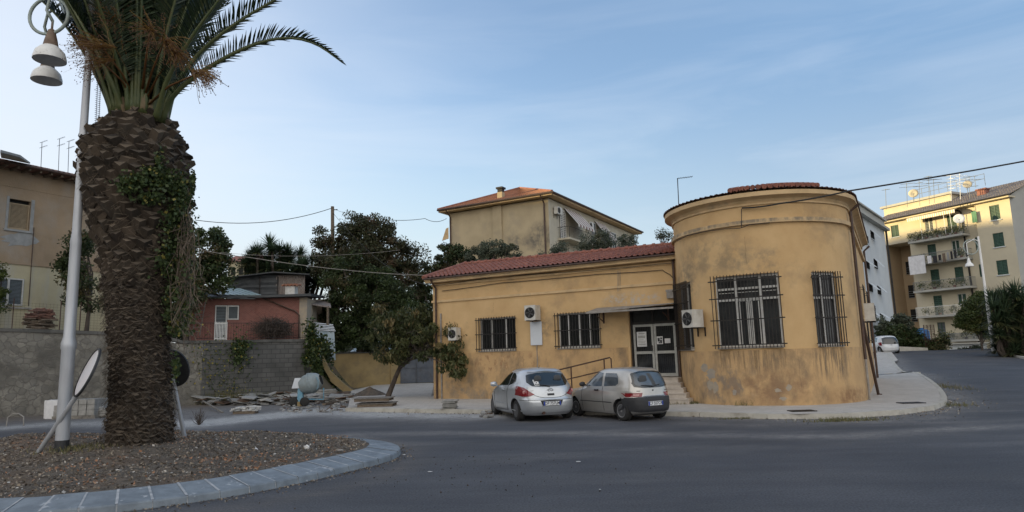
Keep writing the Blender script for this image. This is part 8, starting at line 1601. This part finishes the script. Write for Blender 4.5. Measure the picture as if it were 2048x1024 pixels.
bush('wild hedge with pale flowers behind the white car', [E(1800, 675, 59, 22, 24), E(1775, 668, 60, 18, 22), E(1825, 680, 59, 20, 22)], 'leaf_dark', 90, 9000, .35, .13, base=1.3)
bush('pointed oleander bush against the tan wall of the flats', [E(1798, 650, 62, 12, 28), E(1815, 655, 62, 12, 26), E(1763, 655, 60, 10, 18)], 'leaf_olive', 50, 4500, .3, .14, base=1.3)
bush('low dark bushes in front of the blue tank', [E(1840, 690, 58.5, 14, 14), E(1862, 692, 58, 10, 13)], 'leaf_dark', 40, 3600, .3, .12, base=1.0)
bush('bare-twigged bush in front of the lower balcony', [E(1885, 685, 57.5, 11, 24), E(1878, 700, 57.5, 12, 12)], 'leaf_street', 40, 2200, .3, .10, base=.9, third=.3)
bush('low creeper mound beside the small white garage', [E(1945, 700, 60, 14, 8), E(1930, 704, 60, 12, 6)], 'leaf_olive', 20, 1500, .25, .12, base=.6)
b = at(1965, 700, 55); b[2] = .9; tree('broad_shrub', 'rounded green shrub tree left of the street lamp', b, 1.2, .12, [E(1950, 625, 55, 28, 30), E(1965, 610, 55, 24, 26), E(1935, 640, 55, 20, 22), E(1975, 640, 55, 26, 34), E(1990, 620, 55, 22, 30)], 'leaf_bright', 150, 15000, .35, .12, third=.15)
for i in range(1): pass
b = at(2020, 708, 47); b[2] = .9
yucca('yucca_clump', 'huge shaggy yucca clump right of the street lamp', heads([(1985+((i*37) % 100), 600+((i*23) % 105), 1.) for i in range(26)]+[(2030, 590, 1.1), (2008, 612, 1), (2048, 605, 1.1), (2020, 640, 1.1), (2045, 640, 1.1), (2000, 645, .9), (2060, 670, 1.2), (2035, 675, 1.1), (2015, 690, 1), (2048, 700, 1), (2070, 620, 1.2), (2005, 675, .9), (1995, 700, .8), (2028, 705, .9), (2060, 590, 1), (2075, 690, 1.1), (2010, 595, .8)], 47), 1.35, 170, b, group=None)
bt_ = thing('water_tank', 'bright blue plastic water tank behind the bushes', 'tank', at(1847, 690, 62)); c = at(1847, 690, 62); mb = MB(); pm('tank_blue', (.02, .16, .42), None, rough=.5); mb.lathe([(.55, 0), (.6, .1), (.6, 1.2), (.45, 1.4), (.2, 1.45)], c, 20); mb.build('body', 'tank_blue', bt_, smooth=True, auto=.7); mb = MB(); mb.lathe([(.2, 1.45), (.22, 1.55)], c, 14); mb.build('cap', 'tank_blue', bt_)
fe = thing('mesh_fence', 'rusty mesh fence panel between the bushes and the bare-twigged bush', 'fence', at(1860, 705, 58)); mb = MB(); a, b_ = at(1853, 706, 58), at(1874, 706, 57.5)
for i in range(16): p = a*(1-i/15)+b_*i/15; mb.tube([p, p+[0, 0, 2.4]], .012 if i % 5 else .035, 3)
for k in range(12): mb.tube([a+[0, 0, k*.2], b_+[0, 0, k*.2]], .01, 3)
mb.build('mesh', 'rusty_iron', fe)
q0, q1 = at(1900, 700, 63), at(1975, 700, 62); ga = thing('garage', 'small white lean-to with dark opening under the lowest balcony', 'garage', (q0[0], q0[1], 0)); Fg = Frame(q0, q1-q0, (0, -1)); u1 = Fg.hit(1975, 700)[0]; z1 = Fg.hit(1930, 688)[1]; oa, ob = Fg.hit(1926, 696), Fg.hit(1950, 700); mb = MB(); wall_open(mb, Fg, [0, u1], [-1, z1], [(oa[0], ob[0], -.5, oa[1])], depth=.3); mb.build('wall', 'flat_white', ga); mb = MB(); mb.fbox(Fg, -.1, u1+.1, z1, z1+.12, -3, .3); mb.build('roof', 'flat_grey', ga); mb = MB(); mb.fbox(Fg, oa[0]-.1, ob[0]+.1, -.5, oa[1], -.6, -.35); mb.build('opening', 'interior_dark', ga); mb = MB(); mb.prism([Fg.p(oa[0]-.6, -.2, .8), Fg.p(oa[0]-.45, -.2, .8), Fg.p(oa[0]+.5, z1-.2, .8), Fg.p(oa[0]+.35, z1-.2, .8)], (0, .05, 0)); mb.build('prop', 'iron', ga)
# ---------------------------------------------------------------- added unseen ridge beyond the left edge, shaped to keep the square in evening shade
SD = np.array([sin(SUN_AZ), cos(SUN_AZ)]); SP_ = np.array([-SD[1], SD[0]]); SP_ = SP_ if SP_[1] > 0 else -SP_
RIDGE_T = [(-420, 10), (-250, 34), (-60, 36), (30, 33), (42, 28.4), (62, 27.6), (70, 31.0), (78, 32.6), (98, 31.8), (112, 31), (124, 4)]
mb = MB(); rows = []
for t in np.linspace(-420, 124, 160):
    Hh = pl(t, RIDGE_T)+1.6*(float(fbm(t, 0, 9, 4))-.5); rows.append([(*(SD*p+SP_*t), Hh*k-.3) for p, k in ((112, 0), (120, .35), (126, .8), (130, 1), (136, .98), (160, .8), (240, .5), (330, 0))])
mb.grid(rows); struct(mb, 'shade_ridge', 'earth', smooth=True)
